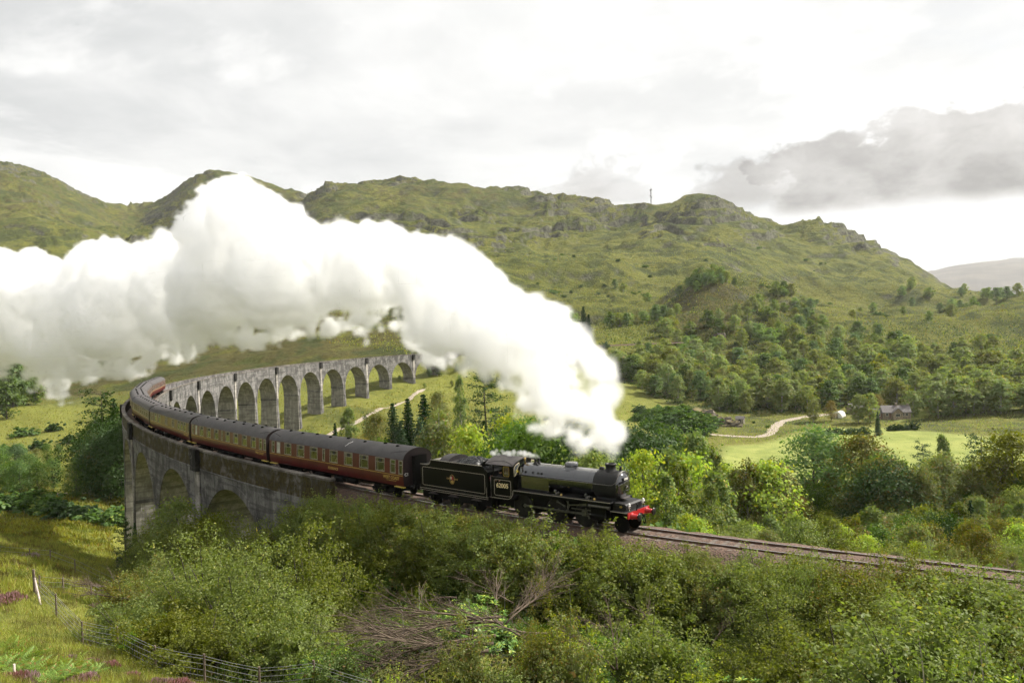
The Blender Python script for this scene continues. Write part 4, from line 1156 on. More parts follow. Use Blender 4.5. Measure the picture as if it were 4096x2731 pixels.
for sg in (-1, 1):
    cr = CR[sg]
    for i, ax in enumerate(AX):
        w_ = wheel('driving_wheel', loco, X(ax), sg * .74, .787, sg, 16, cr)
    px_, pz_ = .33 * math.cos(cr), .787 + .33 * math.sin(cr)
    yy = sg * 1.0
    def rod(name, pts, t, h, y, mt, parent=loco):
        mb = MB()
        for (x0, z0), (x1, z1) in zip(pts, pts[1:]):
            d = Vector((x1 - x0, z1 - z0)).normalized(); k = Vector((-d.y, d.x)) * h / 2
            mb.prism([(x0 + k.x, z0 + k.y), (x0 - k.x, z0 - k.y), (x1 - k.x, z1 - k.y), (x1 + k.x, z1 + k.y)], y - t / 2, y + t / 2)
        for x0, z0 in pts: mb.lathe([(h * .95, y - t * .7), (h * .95, y + t * .7)], (x0, 0, z0), 'y', 14)
        return mb.build(name, parent, mt)
    rod('coupling_rod', [(X(ax) + px_, pz_) for ax in AX], .06, .115, yy - .05 * -sg * 0, M_STEEL)
    xh = X(15.2) + .30
    rod('connecting_rod', [(X(AX[1]) + px_, pz_), (xh, .94)], .06, .12, sg * 1.13, M_STEEL)
    mb = MB(); mb.box(xh - .16, xh + .16, min(sg * 1.0, sg * 1.2), max(sg * 1.0, sg * 1.2), .80, 1.12); mb.tube([(xh, sg * 1.1, .94), (X(16.1), sg * 1.05, .94)], .045, 8); mb.build('crosshead', loco, M_STEEL)
    mb = MB(); mb.box(X(14.5), X(16.1), min(sg * 1.02, sg * 1.14), max(sg * 1.02, sg * 1.14), 1.13, 1.19); mb.build('slide_bar', loco, M_STEEL)
    rod('combination_lever', [(X(15.67), 1.28), (X(15.89), .72)], .05, .06, sg * 1.2, M_STEEL)
    rod('expansion_link', [(X(14.2), 1.62), (X(14.26), 1.25), (X(14.2), .95)], .06, .10, sg * 1.08, M_STEEL)
    rod('radius_rod', [(X(14.32), 1.34), (X(15.60), 1.50)], .05, .075, sg * 1.12, M_STEEL)
    rod('lifting_arm', [(X(13.45), 1.46), (X(14.0), 1.24)], .05, .075, sg * 1.14, M_STEEL)
    rod('eccentric_rod', [(X(14.2), .97), (X(AX[1]) + px_ * .5, pz_ + .06)], .04, .055, sg * 1.22, M_STEEL)
    for s, z in ((13.28, 1.86), (15.62, 1.86)):
        mb = MB(); mb.lathe([(.09, z), (.09, z + .16), (.05, z + .18)], (X(s), sg * .98, 0), 'z', 10); mb.lathe([(.10, X(s) - .05), (.10, X(s) + .05)], (0, sg * 1.08, z + .24), 'x', 12); mb.tube([(X(s) + .18, sg * 1.05, z), (X(s) + .22, sg * 1.05, z + .22)], .05, 6); mb.build('lubricator', loco, M_STEEL)
    for s in (13.75, 16.25):
        mb = MB(); mb.lathe([(.08, 1.86), (.08, 1.96), (0, 2.0)], (X(s), sg * 1.1, 0), 'z', 8); mb.build('oil_box', loco, M_BRASS)
    mb = MB(); mb.tube([(X(8.3), sg * 1.15, .55), (X(9.4), sg * 1.15, .55)], .05, 6); mb.box(X(8.35), X(8.8), min(sg * 1.05, sg * 1.3), max(sg * 1.05, sg * 1.3), .40, .44); mb.box(X(8.4), X(8.45), min(sg * 1.1, sg * 1.2), max(sg * 1.1, sg * 1.2), .44, 1.2); mb.build('cab_step', loco, M_BLACK)
    wheel('pony_wheel', loco, X(17.95), sg * .74, .483, sg, 9)
mb = MB(); mb.box(X(12.4), X(16.0), -.58, .58, 1.2, 1.75); mb.box(X(10.1), X(12.4), -.58, .58, .7, 1.9); mb.build('ashpan', loco, M_BLACK)
for sg in (-1, 1):                       # splashers
    for ax in AX[1:]:
        mb = MB(); mb.prism([(X(ax) + .86 * math.cos(t), .787 + .0 + max(1.0, 1.13 * math.sin(t) + .0)) if False else (X(ax) + .72 * math.cos(t), 1.80 + .16 * math.sin(t)) for t in np.linspace(0, math.pi, 12)], min(sg * .62, sg * .9), max(sg * .62, sg * .9)); mb.build('splasher', loco, M_LOCO)
# cab
R0, R1 = 7.98, 10.0
for sg in (-1, 1):
    a, b = sorted((sg * 1.26, sg * 1.30))
    foot = [(X(8.0), 1.10), (X(9.45), 1.10)] + [(X(9.45) + .55 * math.sin(t), 1.65 - .55 * math.cos(t)) for t in np.linspace(.2, math.pi / 2, 6)] + [(X(10.0), 2.62), (X(8.0), 2.62)]
    cs = MB(); cs.prism(foot, a, b)
    cs.box(X(9.68), X(10.0), a, b, 2.624, 3.38); cs.box(X(9.07), X(9.14), a, b, 2.624, 3.38); cs.box(X(8.22), X(8.32), a, b, 2.624, 3.38); cs.box(X(8.0), X(10.0), a, b, 3.384, 3.44)
    cs.box(X(9.144), X(9.676), a, b, 2.624, 2.70)
    cs.build('cab_side', loco, M_LOCO)
    mb = MB(); mb.box(X(9.145), X(9.675), sg * 1.275 - .004, sg * 1.275 + .004, 2.70, 3.38); mb.build('cab_window', loco, M_PANE)
    mb = MB(); outline(mb, rrect(X(9.16), X(9.66), 2.715, 3.36, .08), .03, sg * 1.303 - .002); mb.build('window_frame', loco, M_BRASS)
    mb = MB(); mb.box(X(8.25), X(9.62), min(sg * 1.302, sg * 1.36), max(sg * 1.302, sg * 1.36), 2.60, 2.64); mb.build('arm_rest', loco, M_CABROOF)
    mb = MB(); mb.tube([(X(8.06), sg * 1.33, 1.25), (X(8.06), sg * 1.33, 2.7)], .018, 6); mb.build('handrail', loco, M_STEEL)
mb = MB(); outline(mb, rrect(X(8.35), X(9.78), 1.38, 2.44, .12), .034, -1.308); mb.build('lining', loco, M_LINE)
link_mesh('lettering', text_mesh('lettering', '62005', .42, M_NUM, .012), loco, (X(9.05), -1.312, 2.05), SIDE)
rp = [(-1.36 + 2.72 * k / 16) for k in range(17)]
def roof_z(y): return 3.42 + .40 * (1 - (abs(y) / 1.36) ** 2.1)
mb = MB(); vs = []
for x in (X(7.62), X(10.02)):
    for y in rp: vs += [(x, y, roof_z(y)), (x, y, roof_z(y) + .03)]
n = 34; fs = []
for k in range(16):
    a = 2 * k
    fs += [(a + 1, a + 3, n + a + 3, n + a + 1), (a, n + a, n + a + 2, a + 2), (a, a + 2, a + 3, a + 1), (n + a, n + a + 1, n + a + 3, n + a + 2)]
mb.add(vs, fs, False)
cab_roof = mb.build('cab_roof', loco, M_CABROOF)
mb = MB(); pts = [(X(7.7 + 2.25 * k / 12), -1.30 + .33 * math.sin(math.pi * k / 12), 0) for k in range(13)]
mb.tube([(x, y, roof_z(y) + .035) for x, y, z in pts], .014, 5); mb.build('rain_strip', cab_roof, M_BLACK)
# cab front (weatherboard) with the spectacle windows
for sg in (-1, 1):
    pl_ = [(sg * .90, 1.86), (sg * 1.28, 1.86), (sg * 1.28, 3.41), (sg * 1.0, roof_z(1.0) - .01), (sg * .3, roof_z(.3) - .01), (0, roof_z(0) - .01), (0, 3.55)] + [(sg * .885 * math.sin(t), BZ + .885 * math.cos(t)) for t in np.linspace(.15, 1.45, 8)]
    mb = MB(); mb.prism(pl_, X(10.0), X(10.03), 'x'); mb.build('cab_front', loco, M_LOCO)
    sp_ = [(sg * 1.24, 2.76), (sg * 1.24, 3.30), (sg * 1.05, 3.50), (sg * .66, 3.60), (sg * .64, 3.46), (sg * .86, 3.24), (sg * 1.08, 2.80)]
    mb = MB(); mb.prism(sp_, X(10.031), X(10.038), 'x'); so = mb.build('spectacle_window', loco, M_PANE)
    mb = MB(); n_ = len(sp_)
    mb.tube([(X(10.045), y, z) for y, z in sp_ + sp_[:1]], .02, 6); mb.build('spectacle_frame', so, M_CREAM)
mb = MB(); mb.box(X(10.04), X(10.10), -.97, -.85, 2.98, 3.12); mb.build('builder_plate', loco, M_YELLOW)
mb = MB(); mb.box(X(8.0), X(10.0), -1.25, 1.25, 1.14, 1.22); mb.build('cab_floor', loco, M_BLACK)
mb = MB(); mb.tube([(X(9.3), .2, 2.2), (X(9.3), -.4, 2.3)], .03, 6); mb.lathe([(.7, X(9.6)), (.7, X(9.98))], (0, 0, 2.5), 'x', 20); mb.build('backhead', loco, M_BLACK)
mb = MB(); mb.tube([(X(7.9), -1.0, 2.55), (X(7.95), -1.22, 2.5), (X(8.0), -1.22, 2.2)], .05, 6); mb.build('signal_flag', loco, M_RED)

# ------------------------------------------------------------------ driver leaning at the cab opening
def skin_person(name, joints, edges, radii, material, loc, rz, label):
    me = bpy.data.meshes.new(name); me.from_pydata(joints, edges, []); o = link_mesh(name, me)
    sk = o.modifiers.new('skin', 'SKIN'); o.modifiers.new('sub', 'SUBSURF').levels = 2
    for v, r in zip(me.skin_vertices[0].data, radii): v.radius = (r, r) if not isinstance(r, tuple) else r
    me.skin_vertices[0].data[0].use_root = True
    me2 = bpy.data.meshes.new_from_object(o.evaluated_get(bpy.context.evaluated_depsgraph_get()))
    o.modifiers.clear(); o.data = me2
    me2.materials.clear(); me2.materials.append(material)
    me2.polygons.foreach_set('use_smooth', [True] * len(me2.polygons))
    o.location = loc; o.rotation_euler = (0, 0, rz)
    return tag(o, label, 'person')
M_OVERALL = mat('dark_blue_overalls', (.018, .020, .028), .85, var=.3)
M_SKIN = mat('skin', (.50, .28, .20), .55, var=.1)
J = [(0, 0, .95), (0, -.02, 1.2), (.02, -.06, 1.42), (.03, -.08, 1.52), (.04, -.12, 1.62), (.05, -.15, 1.74),
     (-.20, -.06, 1.42), (-.26, -.24, 1.22), (-.12, -.36, 1.20), (.22, -.08, 1.42), (.28, -.26, 1.22), (.20, -.40, 1.22),
     (-.09, 0, .85), (-.10, .03, .48), (-.10, .0, .08), (-.10, -.12, .04), (.09, 0, .85), (.10, .03, .48), (.10, 0, .08), (.10, -.12, .04)]
E_ = [(0, 1), (1, 2), (2, 3), (3, 4), (4, 5), (2, 6), (6, 7), (7, 8), (2, 9), (9, 10), (10, 11), (0, 12), (12, 13), (13, 14), (14, 15), (0, 16), (16, 17), (17, 18), (18, 19)]
RD = [.15, .15, .15, .07, .10, .085, .08, .055, .045, .08, .055, .045, .09, .065, .05, .04, .09, .065, .05, .04]
f0 = T(8.66, .93, 1.24)
driver = skin_person('person', J, E_, RD, M_OVERALL, f0, heading(8.66), 'driver in dark overalls looking out of the engine cab beside the number')
mb = MB(); mb.lathe([(.0, -.13), (.07, -.11), (.095, -.03), (.10, .04), (.085, .10), (.05, .135), (0, .145)], (.045, -.135, 1.70), 'z', 16); hd = mb.build('head', driver, M_SKIN)
mb = MB(); mb.tube([(.045, -.225, 1.71), (.045, -.255, 1.675)], [.014, .02], 6); mb.build('nose', hd, M_SKIN)
mb = MB()
for sx in (-1, 1): mb.lathe([(.0, -.012), (.012, 0), (0, .012)], (.045 + sx * .037, -.222, 1.715), 'z', 6)
mb.build('eyes', hd, M_DARKVENT)
mb = MB(); mb.lathe([(.106, .04), (.112, .07), (.10, .13), (.05, .165), (0, .17)], (.045, -.13, 1.70), 'z', 16); mb.box(-.03, .12, -.29, -.20, 1.735, 1.748); mb.build('cap', driver, M_BLACK)
for hx, hy in ((-.12, -.38), (.20, -.42)):
    mb = MB(); mb.tube([(hx, hy + .05, 1.21), (hx, hy, 1.20)], [.035, .04], 8)
    for k in range(4): mb.tube([(hx - .03 + .02 * k, hy - .02, 1.205), (hx - .03 + .02 * k, hy - .06, 1.195), (hx - .03 + .02 * k, hy - .07, 1.165 + .004 * abs(k - 1.5))], .0095, 5)
    mb.tube([(hx + .035, hy + .02, 1.20), (hx + .055, hy - .02, 1.19)], .010, 5)
    mb.build('hand', driver, M_SKIN)

# ------------------------------------------------------------------ steam
def up3(shape, cell, rng):
    """smooth random lattice of the given cell size (voxels) resampled to shape"""
    n = [int(math.ceil(s_ / c_)) + 4 for s_, c_ in zip(shape, cell)]
    a = rng.random(n, dtype=np.float32) - .5
    for ax in range(3):
        t = np.arange(shape[ax], dtype=np.float32) / cell[ax] + 1
        i = t.astype(int); f = t - i; f = f * f * (3 - 2 * f)
        sh = [1, 1, 1]; sh[ax] = -1
        a = np.take(a, i, ax) * (1 - f).reshape(sh) + np.take(a, i + 1, ax) * f.reshape(sh)
    return a
def steam_volume(name, origin, rz, lo, hi, vox, blobs, soft, noise, seed, dens, label, anis=.25, cat='steam'):
    """volume grid of a union of blobs [(x,y,z,r,soft,dens)] in local axes, frayed by noise"""
    rng = np.random.default_rng(seed)
    shape = [int(round((h - l) / vox)) + 1 for l, h in zip(lo, hi)]
    D = np.full(shape, 50., np.float32)
    S = np.full(shape, soft, np.float32); RF = np.full(shape, .5, np.float32)
    for (bx, by, bz, br, bs, bd) in blobs:
        c_ = (np.array((bx, by, bz)) - lo) / vox; R_ = br * 1.5 + 2.0
        i0 = np.maximum(0, np.floor(c_ - R_ / vox).astype(int)); i1 = np.minimum(shape, np.ceil(c_ + R_ / vox).astype(int) + 1)
        if (i1 <= i0).any(): continue
        g = [(np.arange(a, b, dtype=np.float32) - cc) * vox for a, b, cc in zip(i0, i1, c_)]
        d = np.sqrt(g[0][:, None, None] ** 2 + g[1][None, :, None] ** 2 + g[2][None, None, :] ** 2) - br
        sl_ = tuple(slice(a, b) for a, b in zip(i0, i1))
        old = D[sl_]
        k = min(.6, br * .35); h = np.clip(.5 + .5 * (old - d) / k, 0, 1)
        D[sl_] = old * (1 - h) + d * h - k * h * (1 - h)
        S[sl_] = np.where(d < old, bs, S[sl_]); RF[sl_] = np.where(d < old, np.maximum(br, RF[sl_] * .6), np.maximum(RF[sl_], np.where(d < 0, br, 0)))
    for wl, amp, kind in noise:
        n_ = up3(shape, [wl / vox] * 3, rng)
        a_ = amp * np.clip(.65 + 1.0 * (S - .3), .4, 1.9) * np.where(S > 1.0, 1.0, np.clip(RF / 1.7, .25 if wl > 2 else .6, 1.))
        D += a_ * ((np.abs(n_) * 4 - .55) if kind == 'b' else n_ * 2)
    den = np.clip(-D / S, 0, 1); den = den ** 1.1 * (.30 + .70 * np.exp(-np.maximum(0, -D - S * .5) / .9))
    den *= dens
    me = bpy.data.meshes.new(name); N = den.size
    me.vertices.add(N)
    at_ = me.attributes.new('d', 'FLOAT', 'POINT'); at_.data.foreach_set('value', den.ravel().astype(np.float32))
    o = link_mesh(name, me, None, origin, (0, 0, rz))
    m = bpy.data.materials.new(name + '_vapour'); m.use_nodes = True; q = NT(m.node_tree); m.node_tree.nodes.clear()
    pv = q.n('ShaderNodeVolumePrincipled', i_Anisotropy=anis, i_Density=1.0); pv.inputs['Color'].default_value = (1, 1, 1, 1)
    ou = q.n('ShaderNodeOutputMaterial'); q.link(pv.outputs[0], ou.inputs['Volume'])
    t = bpy.data.node_groups.new(name + '_grid', 'GeometryNodeTree')
    t.interface.new_socket('Geometry', in_out='INPUT', socket_type='NodeSocketGeometry'); t.interface.new_socket('Geometry', in_out='OUTPUT', socket_type='NodeSocketGeometry')
    q = NT(t); gi = q.n('NodeGroupInput'); go = q.n('NodeGroupOutput')
    pos = q.n('GeometryNodeInputPosition').outputs[0]
    rel = q.vmath('SCALE', q.vmath('SUBTRACT', pos, tuple(lo)), 1 / vox)
    sp = q.n('ShaderNodeSeparateXYZ'); q.link(rel, sp.inputs[0])
    ii = [q.math('MINIMUM', q.math('MAXIMUM', q.math('ROUND', sp.outputs[k]), 0), shape[k] - 1) for k in range(3)]
    # split index arithmetic in integers so large grids keep their precision
    def imath(op, a, b):
        nd = t.nodes.new('FunctionNodeIntegerMath'); nd.operation = op
        for k, v in enumerate((a, b)):
            if isinstance(v, bpy.types.NodeSocket): t.links.new(v, nd.inputs[k])
            else: nd.inputs[k].default_value = v
        return nd.outputs[0]
    idx = imath('ADD', imath('MULTIPLY', imath('ADD', imath('MULTIPLY', ii[0], shape[1]), ii[1]), shape[2]), ii[2])
    na_ = q.n('GeometryNodeInputNamedAttribute', data_type='FLOAT'); na_.inputs['Name'].default_value = 'd'
    si = q.n('GeometryNodeSampleIndex', data_type='FLOAT', domain='POINT'); q.link(gi.outputs[0], si.inputs['Geometry'])
    q.link(na_.outputs[0], si.inputs['Value']); q.link(idx, si.inputs['Index'])
    vc = q.n('GeometryNodeVolumeCube'); q.link(si.outputs[0], vc.inputs['Density'])
    vc.inputs['Min'].default_value = tuple(lo); vc.inputs['Max'].default_value = tuple(l + (s_ - 1) * vox for l, s_ in zip(lo, shape))
    for k, ax in enumerate('XYZ'): vc.inputs['Resolution ' + ax].default_value = shape[k]
    sm = q.n('GeometryNodeSetMaterial'); sm.inputs['Material'].default_value = m; q.link(vc.outputs[0], sm.inputs[0]); q.link(sm.outputs[0], go.inputs[0])
    md = o.modifiers.new('grid', 'NODES'); md.node_group = t
    me.materials.append(m)
    return tag(o, label, cat, kind='stuff')
K = 1.7415
UPPER = [(-200, 560), (0, 572), (40, 588), (80, 572), (112, 592), (150, 622), (190, 592), (240, 547), (280, 562), (308, 602), (330, 562), (372, 527), (400, 542), (440, 560), (476, 515), (470, 478), (482, 430), (515, 404), (560, 407), (600, 442), (640, 462), (682, 482), (704, 530), (760, 507), (820, 522), (860, 512), (882, 517), (940, 541), (962, 546), (1030, 537), (1080, 572), (1106, 602), (1100, 650), (1180, 672), (1240, 692), (1282, 712), (1330, 762), (1348, 792), (1398, 832), (1408, 880), (1412, 960), (1414, 1000), (1408, 1030)]
LOWER = [(-200, 835), (0, 835), (100, 862), (190, 850), (235, 842), (350, 822), (470, 782), (520, 752), (600, 772), (640, 765), (700, 740), (780, 728), (840, 745), (880, 716), (930, 740), (962, 795), (1010, 828), (1050, 825), (1100, 826), (1130, 855), (1200, 915), (1240, 955), (1330, 1000), (1380, 1018), (1396, 1026)]
def depth_of(px): return float(np.interp(px, [-400, 0, 500, 1000, 1400, 1700, 2000, 2200, 2350, 2450], [131, 121, 109, 96, 86, 76, 66, 60, 54.5, 50.8]))
ux, uy = zip(*UPPER); lx, ly = zip(*LOWER)
rs_ = np.random.default_rng(5)
PB = []                                  # puffs in world space
def puff(qx, qy, r_px, doff=0., soft=.6):
    px, py = qx * K, qy * K; d = depth_of(px) + doff
    u = -(py - 1365.5) / FPX; xx = (px - 2048) / FPX
    cr, sr = math.cos(ROLL), math.sin(ROLL)
    x_ = cr * xx - sr * u; uu = sr * xx + cr * u
    ry = _c + _s * uu; rz_ = -_s + _c * uu
    k = d / ry
    PB.append((x_ * k, d, CAM_Z + rz_ * k, r_px * K / FPX * d, soft))
ordx = np.array(ux); mono = np.maximum.accumulate(ordx)
qx = 1404.
while qx > -190:
    top = float(np.interp(qx, np.maximum.accumulate(ux), uy)); bot = float(np.interp(qx, lx, ly))
    if qx > 1330: top = max(top, 830 + (qx - 1330) * .5)
    hgt = bot - top
    old = 1 - qx / 1404.
    so = .22 + .55 * old ** 1.5
    # main body
    r0_ = min(hgt * .32, 20 + 80 * min(1, (1404 - qx) / 500)); nb_ = max(4, int(hgt / (r0_ * .8)))
    for j in range(nb_):
        r = min(hgt * .32, 20 + 80 * min(1, (1404 - qx) / 500)) * rs_.uniform(.75, 1.05)
        y = top + r * .95 + (hgt - 1.9 * r) * (j + rs_.uniform(.15, .85)) / nb_
        puff(qx, y, r, rs_.uniform(-.5, .5) * (hgt * K / FPX * depth_of(qx * K)) * .32, so * (1 + .8 * (y > bot - hgt * .3)))
    # cauliflower heads on the upper edge
    for j in range(6):
        r = rs_.uniform(6, 27) * (.6 + .5 * min(1, hgt / 200)); x2 = qx + rs_.uniform(-12, 12)
        t2 = float(np.interp(x2, np.maximum.accumulate(ux), uy))
        puff(x2, t2 + r * rs_.uniform(.6, 1.5), r, rs_.uniform(-4, 4), so * .75)
    # frayed underside
    for j in range(4):
        r = rs_.uniform(5, 20) * (.5 + .6 * min(1, hgt / 200)); x2 = qx + rs_.uniform(-12, 12)
        puff(x2, float(np.interp(x2, lx, ly)) - r * rs_.uniform(-1.3, 1.5), r, rs_.uniform(-3, 3), so * 1.6 + .8)
    qx -= 13 + 6 * old
# right hand edge of the rising column
for t in np.linspace(0, 1, 26):
    y = 1041 - 255 * t; x = float(np.interp(y, [780, 830, 880, 960, 1000, 1030, 1046], [1338, 1390, 1402, 1406, 1407, 1404, 1398]))
    r = 3 + 26 * t + rs_.uniform(-1, 2); puff(x - r * .9, y, r, rs_.uniform(-1, 1), .4); puff(x - r * 2.2, y - 5, r * 1.2, 0, .45)
# stray wisps under the left of the cloud and below the plume
for x, y, r in ((115, 885, 24), (130, 905, 20), (90, 880, 16), (145, 920, 12), (60, 850, 26), (205, 868, 20), (180, 850, 22), (845, 765, 14), (842, 785, 9), (860, 745, 18), (615, 782, 16), (630, 788, 10), (1190, 955, 9), (1110, 850, 13)):
    for _ in range(9): puff(x + rs_.normal() * r * .75, y + rs_.normal() * r * .5, r * rs_.uniform(.2, .5), -1, 1.5)
ax0 = Vector((5.2, 50.5)); ax1 = Vector((-82, 130)); ang = math.atan2(ax1.y - ax0.y, ax1.x - ax0.x)
ca, sa = math.cos(ang), math.sin(ang)
loc = []
for x, y, z, r, so in PB:
    dx_, dy_ = x - ax0.x, y - ax0.y
    loc.append((dx_ * ca + dy_ * sa, -dx_ * sa + dy_ * ca, z, r, so, 1.))
La = np.array(loc)
lo = (La[:, :3] - La[:, 3:4]).min(0) - .8; hi = (La[:, :3] + La[:, 3:4]).max(0) + .8
steam_volume('steam_cloud', (ax0.x, ax0.y, 0), ang, lo, hi, .25, loc, .6, [(6.5, 1.0, 'b'), (3.0, .85, 'b'), (1.5, .75, 'b'), (.8, .55, 'b')], 3, 1.9,
             'billowing white steam cloud trailing from the chimney across the viaduct', .35)
bl = []
for k in range(46):
    t = k / 45; s = 11.15 - 4.1 * t ** 1.3
    p = T(s, -.1 + .5 * t * rs_.uniform(-1, 1), 3.92 + .22 * math.sin(t * 5) * .4 + .22 * t + rs_.uniform(-.05, .08)) - T(SL); h_ = heading(SL)
    bl.append((p.x * math.cos(h_) + p.y * math.sin(h_), -p.x * math.sin(h_) + p.y * math.cos(h_), p.z + T(SL).z, .08 + .20 * t * (1 - t * .55) + rs_.uniform(0, .07), .25, 1.))
La = np.array(bl); lo = (La[:, :3] - La[:, 3:4]).min(0) - .15; hi = (La[:, :3] + La[:, 3:4]).max(0) + .15
t0 = T(SL)
steam_volume('steam_wisp', (t0.x, t0.y, 0), heading(SL), lo, hi, .05, bl, .25, [(.5, .10, 'b'), (.2, .06, 'b')], 8, 5.0,
             'thin wisp of steam blowing back over the cab roof from the safety valves', .15)

# ------------------------------------------------------------------ foliage
def leaf_mat(name, lo, hi, tip=None, tip_amt=.0, trans=.45, rough=.55, hue=.45, patch=False):
    """thin leaf: diffuse on both sides plus light coming through; colour differs leaf by leaf and plant by plant"""
    m = bpy.data.materials.new(name); m.use_nodes = True; q = NT(m.node_tree); m.node_tree.nodes.clear()
    geo = q.n('ShaderNodeNewGeometry'); oi = q.n('ShaderNodeObjectInfo')
    pi = geo.outputs['Random Per Island']; ro = oi.outputs['Random']
    c = q.mix(pi, lo, hi)
    ol = q.mix(ro, tuple(min(1, v * k) for v, k in zip(lo, (1.45, 1.1, .9))), tuple(min(1, v * k) for v, k in zip(hi, (.8, 1.12, 1.15))))
    c = q.mix(hue, c, ol)
    if tip:
        wn = q.n('ShaderNodeTexWhiteNoise', noise_dimensions='1D'); q.link(pi, wn.inputs['W'])
        c = q.mix(q.math('LESS_THAN', wn.outputs[0], tip_amt), c, tip)
    if patch:
        ps = geo.outputs['Position']
        c = q.mix(q.math('MULTIPLY', q.map(q.noise(ps, .45, 5, .65, .5), .50, .60), .8), c, (.10, .075, .028)); c = q.mix(q.math('MULTIPLY', q.map(q.noise(ps, .27, 4, .6, .4), .52, .62), .7), c, (.085, .12, .02))
    br = q.n('ShaderNodeBrightContrast'); q.link(c, br.inputs[0]); q.link(q.map(ro, 0, 1, -.024, .028, False), br.inputs[1])
    c = br.outputs[0]
    df = q.n('ShaderNodeBsdfDiffuse'); tl = q.n('ShaderNodeBsdfTranslucent'); gl = q.n('ShaderNodeBsdfGlossy', i_Roughness=rough)
    q.link(c, df.inputs[0])
    tc_ = q.mix(1.0, c, (1.08, 1.18, .45), 'MULTIPLY'); q.link(tc_, tl.inputs[0])
    m1 = q.n('ShaderNodeMixShader', i_Fac=trans); q.link(df.outputs[0], m1.inputs[1]); q.link(tl.outputs[0], m1.inputs[2])
    m2 = q.n('ShaderNodeMixShader', i_Fac=.015); q.link(m1.outputs[0], m2.inputs[1]); q.link(gl.outputs[0], m2.inputs[2])
    o = q.n('ShaderNodeOutputMaterial'); q.link(m2.outputs[0], o.inputs[0])
    return m
L_BIRCH = leaf_mat('birch_leaf', (0.081, 0.116, 0.020), (0.182, 0.217, 0.041), (0.351, 0.299, 0.043), .05)
L_OLIVE = leaf_mat('olive_birch_leaf', (0.101, 0.116, 0.029), (0.209, 0.209, 0.058), (0.256, 0.164, 0.043), .10)
L_GREEN = leaf_mat('broad_leaf', (0.049, 0.093, 0.016), (0.115, 0.187, 0.032), (0.216, 0.284, 0.043), .06)
L_DARK = leaf_mat('dark_leaf', (0.024, 0.051, 0.012), (0.061, 0.105, 0.023), None, 0, .3)
L_SPRUCE = leaf_mat('spruce_needle', (0.016, 0.042, 0.014), (0.043, 0.084, 0.023), None, 0, .15)
L_PINE = leaf_mat('pine_needle', (0.030, 0.063, 0.020), (0.074, 0.119, 0.035), None, 0, .2)
L_WILLOW = leaf_mat('willow_leaf', (.095, .118, .022), (.20, .22, .045), (.27, .26, .05), .05)
F_BIRCH = leaf_mat('far_birch_leaf', (0.144, 0.186, 0.043), (0.288, 0.312, 0.079), (0.408, 0.312, 0.084), .06)  # far leaf colours lightened to offset self-shadow of the larger cards
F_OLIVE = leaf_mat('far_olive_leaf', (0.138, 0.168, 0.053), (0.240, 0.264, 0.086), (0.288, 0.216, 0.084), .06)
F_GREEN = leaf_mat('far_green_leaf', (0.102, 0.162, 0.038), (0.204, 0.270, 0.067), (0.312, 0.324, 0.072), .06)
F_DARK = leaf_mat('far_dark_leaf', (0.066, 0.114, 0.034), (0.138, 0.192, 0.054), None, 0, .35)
L_YELLOW = leaf_mat('yellow_green_leaf', (0.175, 0.239, 0.023), (0.351, 0.403, 0.051), (0.420, 0.403, 0.043), .15, .5)
L_RHODO = leaf_mat('rhododendron_leaf', (.050, .105, .014), (.14, .235, .030), (.38, .46, .055), .24, .3, .4)
L_RUST = leaf_mat('autumn_leaf', (0.135, 0.105, 0.029), (0.270, 0.202, 0.065), None, 0, .4)
L_FERN = leaf_mat('bracken_frond', (0.115, 0.179, 0.029), (0.229, 0.299, 0.052), (0.270, 0.179, 0.043), .12)
L_HEATH = leaf_mat('heather_flower', (.20, .10, .12), (.42, .24, .28), (.10, .07, .03), .25, .25)
L_GRASS = leaf_mat('grass_blade', (0.189, 0.194, 0.032), (0.364, 0.358, 0.072), (0.270, 0.179, 0.043), .12, .4, patch=True)
L_SHADE = leaf_mat('shaded_undergrowth_leaf', (.014, .022, .006), (.045, .056, .014), (.075, .048, .022), .2, .2)  # leaf colour darkened so the gaps between bushes read as shade
L_UNDER = leaf_mat('bramble_leaf', (.045, .072, .012), (.13, .165, .028), (.17, .12, .035), .08, .35)
M_BARK = mat('grey_bark', (.095, .080, .065), .95, var=.4, scale=4, spec=.1)
M_BIRCHBARK = mat('pale_birch_bark', (.34, .31, .28), .85, var=.45, scale=3, spec=.1)
M_DEAD = mat('dead_wood', (.115, .088, .066), .95, var=.35, scale=3, spec=.1)
M_CUTWOOD = mat('cut_wood_face', (.62, .55, .47), .85, var=.15, scale=8, spec=.1)

